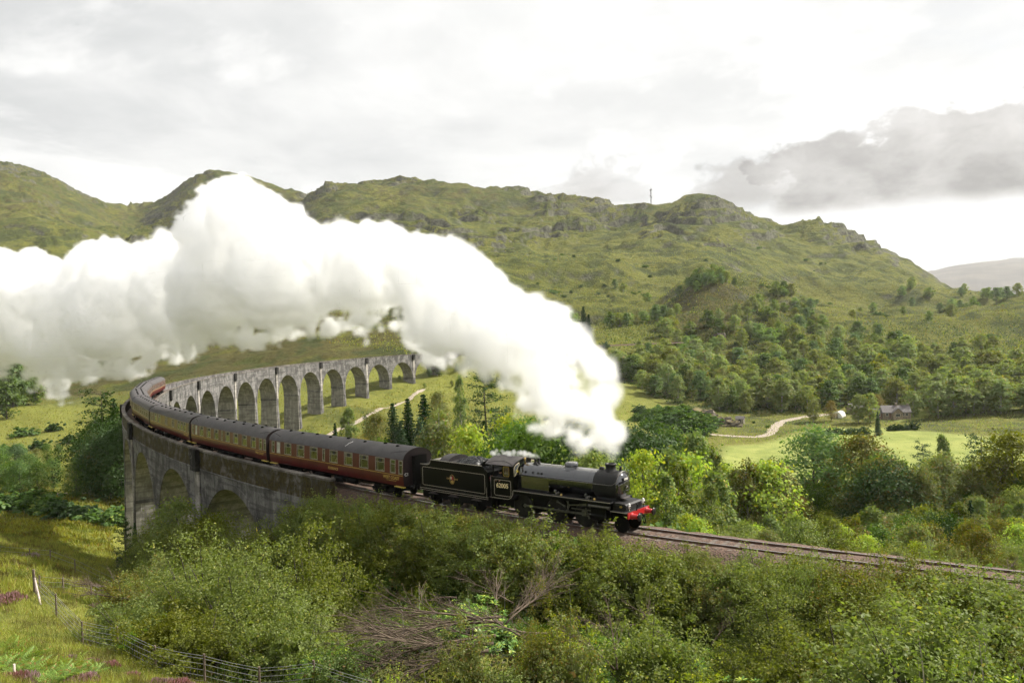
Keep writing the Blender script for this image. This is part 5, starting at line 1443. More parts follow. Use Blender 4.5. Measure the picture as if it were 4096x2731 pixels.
def cards(Pn, size, rng, up=.35, aspect=1.6, out=None):
    """one small leaf quad per point; out biases the facing"""
    n = len(Pn)
    d = rng.normal(size=(n, 3)); d[:, 2] += up
    if out is not None: d += out * 2.0
    d /= np.linalg.norm(d, axis=1, keepdims=True) + 1e-9
    a = rng.normal(size=(n, 3)); a -= d * (a * d).sum(1, keepdims=True); a /= np.linalg.norm(a, axis=1, keepdims=True) + 1e-9
    b = np.cross(d, a)
    s = (size * rng.uniform(.6, 1.35, n))[:, None]
    l = a * s * aspect * .5; w_ = b * s * .5
    V = np.stack([Pn - l, Pn - w_ * 1.0, Pn + l, Pn + w_ * 1.0], 1)     # lozenge
    return V.reshape(-1, 3), np.arange(4 * n).reshape(-1, 4)
class Plant:
    def __init__(s, seed): s.r = np.random.default_rng(seed); s.pts = []; s.sz = []; s.out = []; s.wood = MB(); s.upb = .35; s.asp = 1.6
    def clump(s, c, n, sg, size, flat=.7, out=None):
        p = s.r.normal(size=(n, 3)) * sg; p[:, 2] *= flat
        s.pts.append(np.asarray(c) + p); s.sz.append(np.full(n, size)); s.out.append(np.tile(np.asarray(out if out is not None else (0, 0, 0), float), (n, 1)))
    def along(s, p0, p1, n, sg, size, droop=0., out=None):
        t = s.r.random(n)[:, None]; p = np.asarray(p0) * (1 - t) + np.asarray(p1) * t + s.r.normal(size=(n, 3)) * sg * (1 - .5 * t)
        p[:, 2] -= droop * (t[:, 0] ** 2)
        s.pts.append(p); s.sz.append(np.full(n, size)); s.out.append(np.tile(np.asarray(out if out is not None else (0, 0, 0), float), (n, 1)))
    def limb(s, pts, r0, r1, n=5):
        s.wood.tube(pts, list(np.linspace(r0, r1, len(pts))), n, caps=False)
    def make(s, crown_name, mat_leaf, mat_wood):
        P_ = np.concatenate(s.pts); S_ = np.concatenate(s.sz); O_ = np.concatenate(s.out)
        V, F = cards(P_, S_, s.r, s.upb, s.asp, O_)
        s.crown = np_mesh(crown_name, V, F, [mat_leaf]); s.trunk = s.wood.mesh('trunk', mat_wood)
        s.crown_name = crown_name
        s.h = float(np.percentile(P_[:, 2], 99.5)); s.w = float(np.percentile(np.hypot(P_[:, 0], P_[:, 1]), 97))
        return s
def tree(seed, h, w, shape, leaf, wood, n_cl=70, n_lf=70, lf=.22, base=.18, trunk_r=None, droop=.0):
    """tapered trunk, limbs and a crown of leaf clumps in a lumpy envelope"""
    p = Plant(seed); r = p.r
    tr_ = trunk_r or h * .016
    lean = r.uniform(-.03, .03, 2) * h
    tp = [(lean[0] * t ** 2, lean[1] * t ** 2, h * .97 * t - .4 * (t == 0)) for t in np.linspace(0, 1, 7)]
    p.limb(tp, tr_, tr_ * .12, 7)
    lob = r.uniform(0, 6.28, 5)
    for k in range(n_cl):
        t = base + (1 - base) * (r.random() ** .85)
        u = (t - base) / (1 - base)
        if shape == 'oval': env = math.sin(math.pi * min(1, u * .86 + .12)) ** .7
        elif shape == 'birch': env = (1 - u) ** .55 * min(1, .45 + u * 2.2)
        elif shape == 'cone': env = (1 - u) ** .9
        else: env = math.sqrt(max(0, 1 - (2 * u - .92) ** 2 * .9))
        a = r.uniform(0, 6.28)
        env *= 1 + .22 * math.sin(3 * a + lob[0]) * math.sin(5 * u + lob[1]) + .12 * math.sin(7 * a + lob[2])
        rad = w / 2 * env * (r.random() ** .42)
        c = np.array((rad * math.cos(a) + lean[0] * t ** 2, rad * math.sin(a) + lean[1] * t ** 2, h * t))
        o_ = np.array((math.cos(a), math.sin(a), .7)) * .8
        sg = w * .085 * r.uniform(.6, 1.35)
        if droop: p.along(c, c + np.array((math.cos(a) * .12 * w, math.sin(a) * .12 * w, -droop * h * r.uniform(.3, 1))), n_lf, sg * .55, lf, 0, o_)
        else: p.clump(c, n_lf, sg, lf, .62, o_)
        if k % 2 == 0 and rad > .12 * w:
            z0 = max(h * .1, h * t - rad * r.uniform(.5, 1.0))
            b0 = np.array((lean[0] * (z0 / h) ** 2, lean[1] * (z0 / h) ** 2, z0))
            m_ = b0 * .45 + c * .55 + np.array((0, 0, .04 * h))
            p.limb([b0, m_, c], tr_ * .34 * (1 - .6 * t), tr_ * .06, 4)
    return p.make('crown', leaf, wood)
def spruce(seed, h, w, leaf, n_wh=26, per=8, lf=.22, gap=0.):
    p = Plant(seed); r = p.r; p.upb = .1
    p.limb([(0, 0, -.4), (0, 0, h * .5), (0, 0, h)], h * .014, .02, 6)
    for i in range(n_wh):
        t = .06 + .93 * (i / (n_wh - 1))
        L = w / 2 * (1 - t) ** .8 * r.uniform(.8, 1.15) + .12
        for j in range(per):
            if r.random() < gap: continue
            a = 2 * math.pi * (j + r.random() * .7) / per + i; l = L * r.uniform(.72, 1.1)
            e = np.array((math.cos(a) * l, math.sin(a) * l, h * t - l * .28 + .15 * l * (t > .6)))
            p.along((0, 0, h * t + .05 * l), e, max(8, int(42 * l / (w / 2)) + 6), .10 * w * .5 * (1 - t * .5), lf, 0, (0, 0, .4))
            if j % 3 == 0: p.limb([(0, 0, h * t), e], .035, .012, 3)
    p.clump((0, 0, h * .985), 12, .10, lf * .7, 2.2)
    return p.make('crown', leaf, M_BARK)
def pine(seed, h, w, leaf, n_b=34, lf=.2):
    """open crown: bare lower trunk, separate boughs with sky between"""
    p = Plant(seed); r = p.r
    p.limb([(0, 0, -.4), (.1, .05, h * .4), (-.05, .12, h * .75), (.0, .05, h)], h * .016, .03, 7)
    for k in range(n_b):
        t = .30 + .69 * (k / n_b); a = k * 2.4 + r.uniform(-.4, .4)
        l = w / 2 * (1.05 - .75 * max(0, t - .35)) * r.uniform(.45, 1.1)
        e = np.array((math.cos(a) * l, math.sin(a) * l, h * t + l * r.uniform(-.05, .35)))
        p.limb([(0, 0, h * t), e * .6 + np.array((0, 0, h * t * .4)), e], .05, .015, 4)
        for q_ in (.55, .8, 1.0):
            c = np.array((0, 0, h * t)) * (1 - q_) + e * q_
            p.clump(c, int(34 * q_), .22 + .13 * l * q_, lf, .45, (0, 0, .7))
    return p.make('crown', leaf, M_BARK)
def bush(seed, h, w, leaf, wood, n_sh=190, n_lf=78, lf=.070, spike=.34, up=.8, crown='foliage'):
    """many stems from the root, leafy shoots all over a lumpy dome"""
    p = Plant(seed); r = p.r; lob = r.uniform(0, 6.28, 4)
    for k in range(n_sh):
        a = r.uniform(0, 6.28); e = math.acos(r.uniform(-.05, 1)) ; ca_, sa_ = math.cos(a), math.sin(a)
        lump = 1 + .40 * math.sin(3 * a + lob[0]) * math.sin(2.5 * e + lob[1]) + .18 * math.sin(6 * a + lob[2])
        q_ = r.uniform(.42, .92) * lump
        c = np.array((ca_ * math.sin(e) * w / 2 * q_, sa_ * math.sin(e) * w / 2 * q_, h * .84 * max(.04, math.cos(e)) * q_ + .08 * h))
        d = np.array((ca_ * math.sin(e), sa_ * math.sin(e), math.cos(e) * .6 + up)); d /= np.linalg.norm(d)
        L = h * spike * r.uniform(.35, 1.0)
        pr_ = w * r.uniform(.05, .105); k_ = int(n_lf * .72)
        q3 = r.normal(size=(k_, 3)); q3 /= np.linalg.norm(q3, axis=1, keepdims=True); q3[:, 2] = np.abs(q3[:, 2]) * .9 - .15
        p.pts.append(c + q3 * pr_ * r.uniform(.7, 1.1, (k_, 1))); p.sz.append(np.full(k_, lf)); p.out.append(q3 * .9)
        p.along(c - d * L * .2, c + d * L * .8, n_lf - k_, .022 * w, lf, 0, d * .7)
        if k % 7 == 0: p.limb([(ca_ * .1, sa_ * .1, -.3), c * .6, c, c + d * L * .6], .03 * h * .25, .006, 4)
    n_c = int(n_sh * 3.2); a = r.uniform(0, 6.283, n_c); q_ = np.sqrt(r.random(n_c)) * .66; zz_ = r.random(n_c)  # inner leaf cards added to block light, so the gaps go dark
    p.pts.append(np.stack([np.cos(a) * q_ * w / 2 * np.sqrt(1 - zz_ ** 2 * .8), np.sin(a) * q_ * w / 2 * np.sqrt(1 - zz_ ** 2 * .8), zz_ * h * .56], -1)); p.sz.append(np.full(n_c, .05 * w)); p.out.append(np.zeros((n_c, 3)))
    return p.make(crown, leaf, wood)
def rhodo(seed, h, w, leaf, n_ros=300, lf=.18):
    """dome of leaf rosettes"""
    p = Plant(seed); r = p.r; V_ = []; lob = r.uniform(0, 6.28, 4)
    for k in range(n_ros):
        a = r.uniform(0, 6.28); e = math.acos(r.uniform(-.02, 1))
        lump = 1 + .22 * math.sin(3 * a + lob[0]) * math.sin(3 * e + lob[1]) + .12 * math.sin(7 * a + lob[2])
        q_ = r.uniform(.55, 1.0) ** .6 * lump
        c = np.array((math.cos(a) * math.sin(e) * w / 2 * q_, math.sin(a) * math.sin(e) * w / 2 * q_, h * .92 * max(.05, math.cos(e)) * q_))
        ax = np.array((math.cos(a) * math.sin(e), math.sin(a) * math.sin(e), .9 + math.cos(e))); ax /= np.linalg.norm(ax)
        t1 = np.cross(ax, (.3, .2, .9)); t1 /= np.linalg.norm(t1); t2 = np.cross(ax, t1)
        n = r.integers(8, 13); ph = r.uniform(0, 6)
        for j in range(n):
            th = ph + 6.283 * j / n + r.uniform(-.2, .2); dr = t1 * math.cos(th) + t2 * math.sin(th)
            d = dr + ax * r.uniform(-.25, .75); d /= np.linalg.norm(d); sd = np.cross(d, ax); sd /= np.linalg.norm(sd) + 1e-9
            L = lf * r.uniform(.8, 1.3)
            b = c + d * .02
            V_.append(np.stack([b, b + d * L * .5 + sd * L * .17, b + d * L, b + d * L * .5 - sd * L * .17]))
        if k % 14 == 0: p.limb([(0, 0, -.3), c * .55, c], .035, .01, 4)
    V = np.concatenate(V_); F = np.arange(len(V)).reshape(-1, 4)
    p.crown = np_mesh('foliage', V, F, [leaf]); p.trunk = p.wood.mesh('trunk', M_BARK); p.crown_name = 'foliage'
    p.h = float(V[:, 2].max()); p.w = w / 2
    return p
def fern(seed, leaf, n_f=16, L=1.0):
    p = Plant(seed); r = p.r; V_ = []
    for k in range(n_f):
        a = 6.283 * k / n_f + r.uniform(-.3, .3); l = L * r.uniform(.65, 1.1); el = r.uniform(.5, 1.1)
        prev = None
        for i in range(12):
            t = (i + 1) / 12; x = l * t * math.cos(el * (1 - .55 * t)); z = l * math.sin(el) * t * (1.25 - .65 * t) + .05
            c = np.array((math.cos(a) * x, math.sin(a) * x, z)); wd = l * .26 * math.sin(math.pi * min(.97, t * .8 + .12)); sd = np.array((-math.sin(a), math.cos(a), -.18))
            dv = np.array((math.cos(a), math.sin(a), .25)) * l * .045
            for sg in (-1, 1): V_.append(np.stack([c, c + sd * sg * wd * .5 + dv * 1.2, c + sd * sg * wd * np.array((1, 1, sg * 1.0)) - np.array((0, 0, .03)), c + sd * sg * wd * .5 - dv * .2]))
    V = np.concatenate(V_); F = np.arange(len(V)).reshape(-1, 4)
    p.crown = np_mesh('frond', V, F, [leaf]); p.trunk = None; p.crown_name = 'frond'; p.h = float(V[:, 2].max()); p.w = L
    return p
def heather(seed, leaf, n=900, w=1.0, h=.42):
    p = Plant(seed); r = p.r
    a = r.uniform(0, 6.283, n); q_ = np.sqrt(r.random(n)); lump = 1 + .25 * np.sin(4 * a + seed)
    x = np.cos(a) * q_ * w / 2 * lump; y = np.sin(a) * q_ * w / 2 * lump; z = h * np.sqrt(np.maximum(0, 1 - q_ ** 2 * .9)) * r.uniform(.7, 1.05, n)
    c = np.stack([x, y, z], -1)
    up_ = np.stack([x * .5 + r.normal(0, .12, n), y * .5 + r.normal(0, .12, n), np.full(n, 1.)], -1); up_ /= np.linalg.norm(up_, axis=1, keepdims=True)
    sd = np.cross(up_, r.normal(size=(n, 3))); sd /= np.linalg.norm(sd, axis=1, keepdims=True); L = r.uniform(.07, .16, n)[:, None]
    V = np.stack([c - up_ * L, c + sd * .018, c + up_ * L, c - sd * .018], 1).reshape(-1, 3)
    p.crown = np_mesh('flower', V, np.arange(4 * n).reshape(-1, 4), [leaf]); p.trunk = None; p.crown_name = 'flower'; p.h = h; p.w = w / 2
    return p

PR = {
 'birch': [tree(101, 12, 5.4, 'birch', L_BIRCH, M_BIRCHBARK, 120, 60, .17, .16, droop=.08), tree(102, 12, 4.6, 'birch', L_BIRCH, M_BIRCHBARK, 110, 60, .17, .20, droop=.09), tree(103, 12, 6.4, 'birch', L_OLIVE, M_BIRCHBARK, 120, 60, .17, .14, droop=.10)],
 'broad': [tree(111, 12, 9.5, 'round', L_GREEN, M_BARK, 140, 60, .20, .16), tree(112, 12, 8.2, 'oval', L_GREEN, M_BARK, 130, 60, .19, .14), tree(113, 12, 10.5, 'round', L_DARK, M_BARK, 140, 60, .21, .12)],
 'alder': [tree(121, 10, 6.2, 'oval', L_OLIVE, M_BARK, 120, 60, .17, .10), tree(122, 10, 7.2, 'oval', L_WILLOW, M_BARK, 130, 60, .17, .06)],
 'yellow': [tree(131, 9, 5.2, 'oval', L_YELLOW, M_BARK, 90, 44, .17, .14)],
 'rust': [tree(136, 9, 6.0, 'oval', L_RUST, M_BARK, 100, 50, .17, .14)],
 'spruce': [spruce(141, 14, 6.0, L_SPRUCE), spruce(142, 14, 5.0, L_SPRUCE, 28)],
 'pine': [pine(151, 14, 8.5, L_PINE), pine(152, 14, 6.5, L_PINE)],
 'farbirch': [tree(161, 11, 6.6, 'oval', F_BIRCH, M_BIRCHBARK, 80, 26, .42, .10), tree(162, 11, 6.6, 'oval', F_OLIVE, M_BIRCHBARK, 80, 26, .42, .10), tree(163, 11, 6.0, 'oval', F_OLIVE, M_BIRCHBARK, 70, 26, .40, .12), tree(164, 11, 7.2, 'round', F_GREEN, M_BARK, 80, 26, .44, .08), tree(165, 11, 6.8, 'oval', F_DARK, M_BARK, 80, 26, .42, .06)],
 'willow': [bush(171, 4.2, 4.8, L_WILLOW, M_BARK), bush(172, 4.0, 5.4, L_WILLOW, M_BARK, 200), bush(173, 4.4, 4.0, L_OLIVE, M_BARK, 170)],
 'bigwillow': [bush(176, 8.0, 8.4, L_WILLOW, M_BARK, 520, 70, .080, .22), bush(177, 8.0, 7.2, L_OLIVE, M_BARK, 460, 70, .080, .22)],
 'sapling': [bush(181, 3.6, 2.4, L_BIRCH, M_BIRCHBARK, 90, 40, .05, .5, 1.2), bush(182, 3.4, 2.6, L_YELLOW, M_BARK, 80, 34, .06, .5, 1.2)],
 'rhodo': [rhodo(191, 2.2, 3.2, L_RHODO, 330), rhodo(192, 2.0, 3.6, L_RHODO, 360), rhodo(193, 2.3, 2.8, L_RHODO, 280)],
 'bramble': [bush(201, 1.5, 3.2, L_UNDER, M_DEAD, 150, 50, .06, .3, .4), bush(202, 1.3, 3.0, L_GREEN, M_DEAD, 140, 48, .06, .3, .5), bush(203, 1.4, 3.0, L_YELLOW, M_DEAD, 70, 34, .06, .45, .8)],
 'fern': [fern(211, L_FERN), fern(212, L_FERN, 13, 1.1)],
 'heather': [heather(221, L_HEATH), heather(222, L_HEATH, 700, 1.3, .36)],
 'gorse': [bush(231, 2.2, 3.0, L_DARK, M_BARK, 60, 22, .22, .2, .3), bush(232, 2.0, 3.2, L_GREEN, M_BARK, 60, 22, .22, .2, .3)],
}
NAMES = dict(birch='birch_tree', broad='broadleaf_tree', alder='alder_tree', yellow='young_tree', rust='rowan_tree', spruce='spruce_tree', pine='pine_tree', farbirch='woodland_tree', willow='willow_bush', bigwillow='willow_bush',
             sapling='sapling', rhodo='rhododendron_bush', bramble='bramble_bush', fern='bracken_fern', heather='heather_clump', gorse='hill_bush')
CATS = dict(birch='tree', broad='tree', alder='tree', yellow='tree', rust='tree', spruce='conifer', pine='pine tree', farbirch='tree', willow='bush', bigwillow='bush', sapling='sapling', rhodo='shrub', bramble='bush', fern='fern', heather='heather', gorse='bush')
PLANTS = []
def plant(kind, v, x, y, h, label=None, group=None, wide=1.0, sink=0.05, zone_=None, look=None):
    if kind == 'willow' and h > 4.6: kind, v = 'bigwillow', (0, 0, 1)[v % 3]
    pr_ = PR[kind][v % len(PR[kind])]
    sc = h / pr_.h
    nm = NAMES[kind] if kind != 'farbirch' else ('birch_tree', 'alder_tree', 'birch_tree', 'broadleaf_tree', 'broadleaf_tree')[v % 5]
    t = empty(nm, (x, y, ground(x, y) - sink * h * .5), random.uniform(0, 6.283), label, CATS[kind], group)
    t.scale = (sc * wide, sc * wide, sc)
    link_mesh(pr_.crown_name, pr_.crown, t)
    if pr_.trunk is not None and len(pr_.trunk.vertices): link_mesh('trunk' if 'tree' in nm else 'stem', pr_.trunk, t)
    px = 2048 + FPX * (x / y) + .0314 * FPX * (-(ground(x, y) - CAM_Z) / y)
    PLANTS.append(dict(o=t, px=px, d=y, kind=kind, v=v, h=h, zone=zone_, label=label, look=look))
    return t
def row_z(px, row, d): return CAM_Z - (row - hz(px)) / FPX * d
def top_row(kind, px, d, row, v=0, wide=1.0, **kw):
    """plant standing at bearing px and distance d, grown until its top reaches the given row of the view"""
    g = at(px, d); h = max(1.0, row_z(px, row, d) - g.z)
    return plant(kind, v, g.x, g.y, h, wide=wide, **kw)

# ------------------------------------------------------------------ planting
R6 = random.Random(21); HAZE = .00005
def ground_v(x, y):
    t = x / y
    i = np.clip(np.searchsorted(tA, t) - 1, 0, len(tA) - 2); j = np.clip(np.searchsorted(yA, y) - 1, 0, len(yA) - 2)
    a = np.clip((t - tA[i]) / (tA[i + 1] - tA[i]), 0, 1); b = np.clip((y - yA[j]) / (yA[j + 1] - yA[j]), 0, 1)
    return (ZZ[j, i] * (1 - a) + ZZ[j, i + 1] * a) * (1 - b) + (ZZ[j + 1, i] * (1 - a) + ZZ[j + 1, i + 1] * a) * b
def tc1(x, y):
    s, l = track_coords(np.array(float(x)), np.array(float(y))); return float(s), float(l)
def interp(x, pts): return float(np.interp(x, *zip(*pts)))
FENCE = [(130, 50), (216, 45), (320, 39.8), (463, 38), (616, 34.6), (811, 34), (1032, 33.4), (1256, 32.2)]
def fence_d(px): return interp(px, [(-600, 66)] + FENCE + [(1500, 27), (1700, 19), (2100, 15), (5000, 14)])
TAKEN = []
def free(x, y, r):
    for a, b, q in TAKEN:
        if (a - x) ** 2 + (b - y) ** 2 < (r + q) ** 2 * .72: return False
    return True
# rows (full frame px) that nothing nearer than the track may rise above
LIM = [(400, 2360), (470, 2330), (520, 2230), (600, 2190), (700, 2150), (820, 2090), (900, 2125), (1040, 2080), (1130, 2040), (1250, 2010), (1400, 2000), (1560, 2010), (1740, 2040), (1920, 2072), (2090, 2090), (2260, 2125), (2400, 2140), (2520, 2150),
       (2700, 2178), (2880, 2198), (3050, 2205), (3130, 2222), (3180, 2195), (3290, 2195), (3360, 2240), (3540, 2252), (3620, 2205), (3700, 2215), (3780, 2262), (4096, 2278), (4500, 2290)]
SKIP_STUMP = (2150, 47.5)
n_try = 0
while n_try < 6500:
    n_try += 1
    px = R6.uniform(420, 4330); d = R6.uniform(25, 62) if px < 1500 else R6.uniform(15.5, 53)
    if d < fence_d(px) + 1.3: continue
    g = at(px, d); s, lat = tc1(g.x, g.y)
    if s < -14 and lat < 7: continue
    if s >= -14 and lat < 3.9: continue
    if abs(px - 2150) < 55 and 40 < d < 49: continue
    if 1380 < px < 2080 and 30 < d < 37.5: continue            # brushwood lies here
    lim = row_z(px, interp(px, LIM) + (25 if 2500 < px < 3100 else 8) + R6.uniform(-5, 35), d)
    if 1370 < px < 2090 and d < 32: lim = min(lim, row_z(px, 2650 + R6.uniform(0, 60), d))
    if abs(px - 2150) < 75 and d < 48: lim = min(lim, row_z(px, 2350 + R6.uniform(0, 60), d))
    hmax = lim - g.z
    if hmax < .55: continue
    u = R6.random()
    if px < 1330:
        kind = 'willow' if u < .62 else 'bramble' if u < .84 else 'sapling' if u < .93 else 'rhodo'
    elif px < 2500:
        kind = 'rhodo' if u < .42 else 'bramble' if u < .74 else 'fern' if u < .83 else 'sapling' if u < .93 else 'willow'
    elif px < 3150:
        kind = 'rhodo' if u < .34 else 'bramble' if u < .50 else 'willow' if u < .84 else 'sapling' if u < .95 else 'fern'
    else:
        kind = 'willow' if u < .55 else 'rhodo' if u < .78 else 'bramble' if u < .88 else 'sapling'
    nat = dict(willow=(2.4, 5.2 if px < 2500 else 6.4), rhodo=(1.3, 2.5), bramble=(.9, 1.7), fern=(.8, 1.1), sapling=(2.2, 3.8))[kind]
    if s > -9 and lat < 6.5 and kind in ('willow', 'sapling') and R6.random() < .7: kind = 'bramble'; nat = (.7, 1.3)
    h = min(R6.uniform(*nat), hmax)
    if lat < 9 and hmax < nat[1] * 1.25: h = hmax * R6.uniform(.8, 1)
    if h < nat[0] * .55:
        if kind in ('willow', 'sapling', 'rhodo') and hmax > .6: kind = 'bramble' if R6.random() < .7 else 'fern'; h = min(hmax, R6.uniform(.7, 1.2))
        else: continue
    r = dict(willow=.46, rhodo=.56, bramble=.72, fern=.7, sapling=.32)[kind] * h * (1.1 if px < 1330 else 1.)
    if not free(g.x, g.y, max(.55, r * .78)): continue
    TAKEN.append((g.x, g.y, max(.55, r * .78)))
    plant(kind, R6.randrange(3), g.x, g.y, h, wide=R6.uniform(.95, 1.25), zone_='bank')
sv = -8.0
while sv < 62:
    sv += R6.uniform(.38, .75)
    lt = R6.uniform(3.7, 6.4); p = T(sv, lt); px = 2048 + FPX * p.x / p.y; g = Vector((p.x, p.y, ground(p.x, p.y))); px += .0314 * FPX * (CAM_Z - g.z) / p.y * 1.0
    if px > 4400: break
    h = row_z(px, interp(px, LIM) + R6.uniform(-34, 12), p.y) - g.z
    if h < .5: continue
    h *= .93 if px < 2500 else .80 if px < 3060 else .88
    u = R6.random(); kind = ('bramble' if u < .7 else 'fern') if h < 1.15 else ('bramble' if u < .45 else 'rhodo') if h < 2.0 else ('rhodo' if u < .4 and h < 2.8 else 'willow' if u < .8 else 'sapling')
    TAKEN.append((g.x, g.y, .5)); plant(kind, R6.randrange(3), g.x, g.y, min(h, 4.5), wide=R6.uniform(.9, 1.25), zone_='bank')
# tall slim birch in front at the bottom of the view and its neighbours
for px, d, row, k, v, w_ in ((2180, 31, 2335, 'willow', 2, .62), (2280, 30, 2470, 'willow', 2, .8), (1880, 30.5, 2460, 'willow', 2, .72), (3230, 37, 2215, 'willow', 0, .7), (3560, 33, 2230, 'willow', 2, .8), (1180, 36, 2440, 'willow', 1, .9), (980, 41, 2180, 'willow', 0, 1.1), (830, 44, 2130, 'willow', 1, 1.1), (640, 46, 2230, 'willow', 2, 1.1), (1230, 45, 2110, 'willow', 0, 1.0), (3180, 34, 2420, 'willow', 1, 1.3), (3420, 30, 2480, 'willow', 0, 1.2), (3900, 32, 2480, 'willow', 1, 1.2)):
    top_row(k, px, d, row, v, w_, zone_='bank')
# spiky broom beside the rails, ahead of the leading wheel
o = top_row('sapling', 2412, 49.0, 2098, 0, .38, label='upright bright green broom standing beside the leading wheel of the engine', zone_='x')
o = top_row('sapling', 1838, 56.0, 2000, 1, .45, label='thin green shoots beside the ballast below the tender wheels', zone_='x')

# trees between the two arms of the viaduct and behind the train
for kind, v, px, d, row, w_, lab in (
    ('birch', 1, 1400, 236, 1625, 1.0, 'slim green tree left of the dark spruces behind the coach roof'),
    ('spruce', 1, 1345, 238, 1690, 1.0, 'small dark spruce behind the second coach roof under the arches'),
    ('pine', 1, 1470, 240, 1640, .45, 'thin dark dead looking pole tree left of the spruce clump'),
    ('alder', 0, 1515, 232, 1650, .9, 'olive green round tree between the pole tree and the spruce clump'),
    ('rust', 0, 1450, 190, 1745, 1.0, 'brownish bush tree just above the first coach roof'),
    ('broad', 1, 1530, 180, 1752, .8, 'bright green low tree just above the first coach roof'),
    ('alder', 1, 1240, 225, 1720, 1.2, 'pale green low tree at the foot of the far piers'),
    ('broad', 1, 1320, 205, 1752, 1.1, 'yellowish low tree above the coach roof, near the far piers'),
    ('spruce', 0, 1580, 222, 1610, 1.15, 'left spruce of the dark clump behind the coach'),
    ('spruce', 1, 1640, 226, 1590, 1.25, 'middle spruce of the dark clump behind the coach'),
    ('spruce', 0, 1705, 224, 1575, 1.3, 'tallest spruce of the dark clump behind the coach'),
    ('spruce', 1, 1610, 205, 1680, 1.4, 'short broad spruce in front of the dark clump'),
    ('spruce', 0, 1690, 200, 1665, 1.3, 'dark bushy spruce at the right foot of the spruce clump'),
    ('birch', 2, 1765, 168, 1640, 1.05, 'large pale olive birch behind the tender'),
    ('alder', 1, 1800, 165, 1700, .8, 'smaller pale olive tree leaning on the large birch'),
    ('birch', 0, 1850, 250, 1500, .55, 'slender tall pale green tree left of the open pine'),
    ('alder', 0, 1760, 262, 1560, .8, 'rounded bushy tree on the grass left of the slender tree'),
    ('yellow', 0, 1892, 92, 1690, .75, 'bright yellow green young tree behind the coal of the tender'),
    ('pine', 0, 1950, 238, 1478, 1.0, 'tall open pine with bare gaps just left of the steam'),
    ('pine', 1, 2010, 205, 1620, 1.1, 'lower open pine right of the tall one beside the steam'),
    ('spruce', 1, 1945, 205, 1680, 1.1, 'dark conifer under the tall open pine'),
    ('broad', 2, 2030, 100, 1730, 1.0, 'dark leafy tree above the engine cab'),
    ('broad', 0, 2110, 92, 1700, 1.0, 'rounded green tree behind the safety valves'),
    ('broad', 1, 2190, 90, 1712, 1.0, 'green oak like tree behind the boiler'),
    ('broad', 2, 2270, 96, 1690, 1.0, 'dark green tree under the lower edge of the steam'),
    ('broad', 2, 2345, 88, 1722, .9, 'dark green tree right behind the dome of the engine'),
    ('alder', 1, 2390, 74, 1790, 1.0, 'pale green bushy tree behind the chimney'),
    ('broad', 0, 2130, 130, 1660, .9, 'green tree farther back behind the engine cab'),
    ('alder', 0, 2300, 140, 1650, .9, 'olive tree half hidden by the rising steam'),
    ('yellow', 0, 2050, 150, 1650, .9, 'light green tree behind the cab near the steam edge')):
    top_row(kind, px, d, row, v, w_, label=lab, group=None, zone_='x')
for px, d, row, kind, v in ((1655, 380, 1500, 'farbirch', 3), (1720, 382, 1470, 'farbirch', 4), (1760, 384, 1440, 'farbirch', 4), (1830, 388, 1455, 'farbirch', 3), (1880, 392, 1420, 'farbirch', 4), (1600, 374, 1500, 'farbirch', 3), (1930, 396, 1440, 'farbirch', 3), (1700, 362, 1530, 'farbirch', 0), (1960, 372, 1490, 'farbirch', 1), (2020, 380, 1480, 'farbirch', 3), (1810, 370, 1520, 'farbirch', 0), (2090, 385, 1490, 'farbirch', 1), (1570, 378, 1510, 'farbirch', 4), (2200, 390, 1500, 'farbirch', 3), (2300, 395, 1495, 'farbirch', 0)):
    top_row(kind, px, d, row, v, zone_='farend')

# slope and valley right of the engine, beyond the track
LIMD = [(2440, 1830), (2500, 1760), (2560, 1700), (2700, 1690), (2800, 1720), (2880, 1800), (2950, 1870), (3050, 1880), (3150, 1850), (3200, 1760), (3360, 1770), (3480, 1790), (3560, 1850), (3680, 1860), (3800, 1880), (3900, 1850), (3970, 1840), (4096, 1800), (4400, 1780)]
n = 0
for tries in range(9000):
    d = R6.uniform(118, 192) if n < 120 else math.exp(R6.uniform(math.log(52), math.log(150))); px = R6.uniform(2440, 4420)
    g = at(px, d); s, lat = tc1(g.x, g.y)
    if lat > -4.6: continue
    k = (d - 52) / 140
    lim = interp(px, LIMD); tr_row = interp(px, [(2440, 2085), (3000, 2150), (4096, 2262), (4400, 2290)])
    row = lim + (tr_row - lim) * (1 - k) ** 1.25 * R6.uniform(.62, .95) + R6.uniform(0, 60)
    hmax = row_z(px, row, d) - g.z
    if hmax < 1.2: continue
    u = R6.random()
    if d < 75: kind, nat = ('willow', (2.5, 5)) if u < .45 else ('sapling', (2.5, 4)) if u < .6 else ('yellow', (4, 6)) if u < .75 else ('alder', (4, 7))
    else: kind, nat = ('birch', (9, 15)) if u < .36 else ('alder', (7, 12)) if u < .62 else ('broad', (8, 13)) if u < .76 else ('yellow', (6, 10)) if u < .91 else ('spruce', (9, 14)) if u < .93 else ('rust', (6, 9))
    h = min(R6.uniform(*nat), hmax)
    if h < nat[0] * .5: continue
    r = h * .22 if d >= 75 else h * .36
    if not free(g.x, g.y, r): continue
    TAKEN.append((g.x, g.y, r))
    plant(kind, R6.randrange(3), g.x, g.y, h, wide=R6.uniform(.9, 1.25), zone_='slope'); n += 1
    if n > 290: break
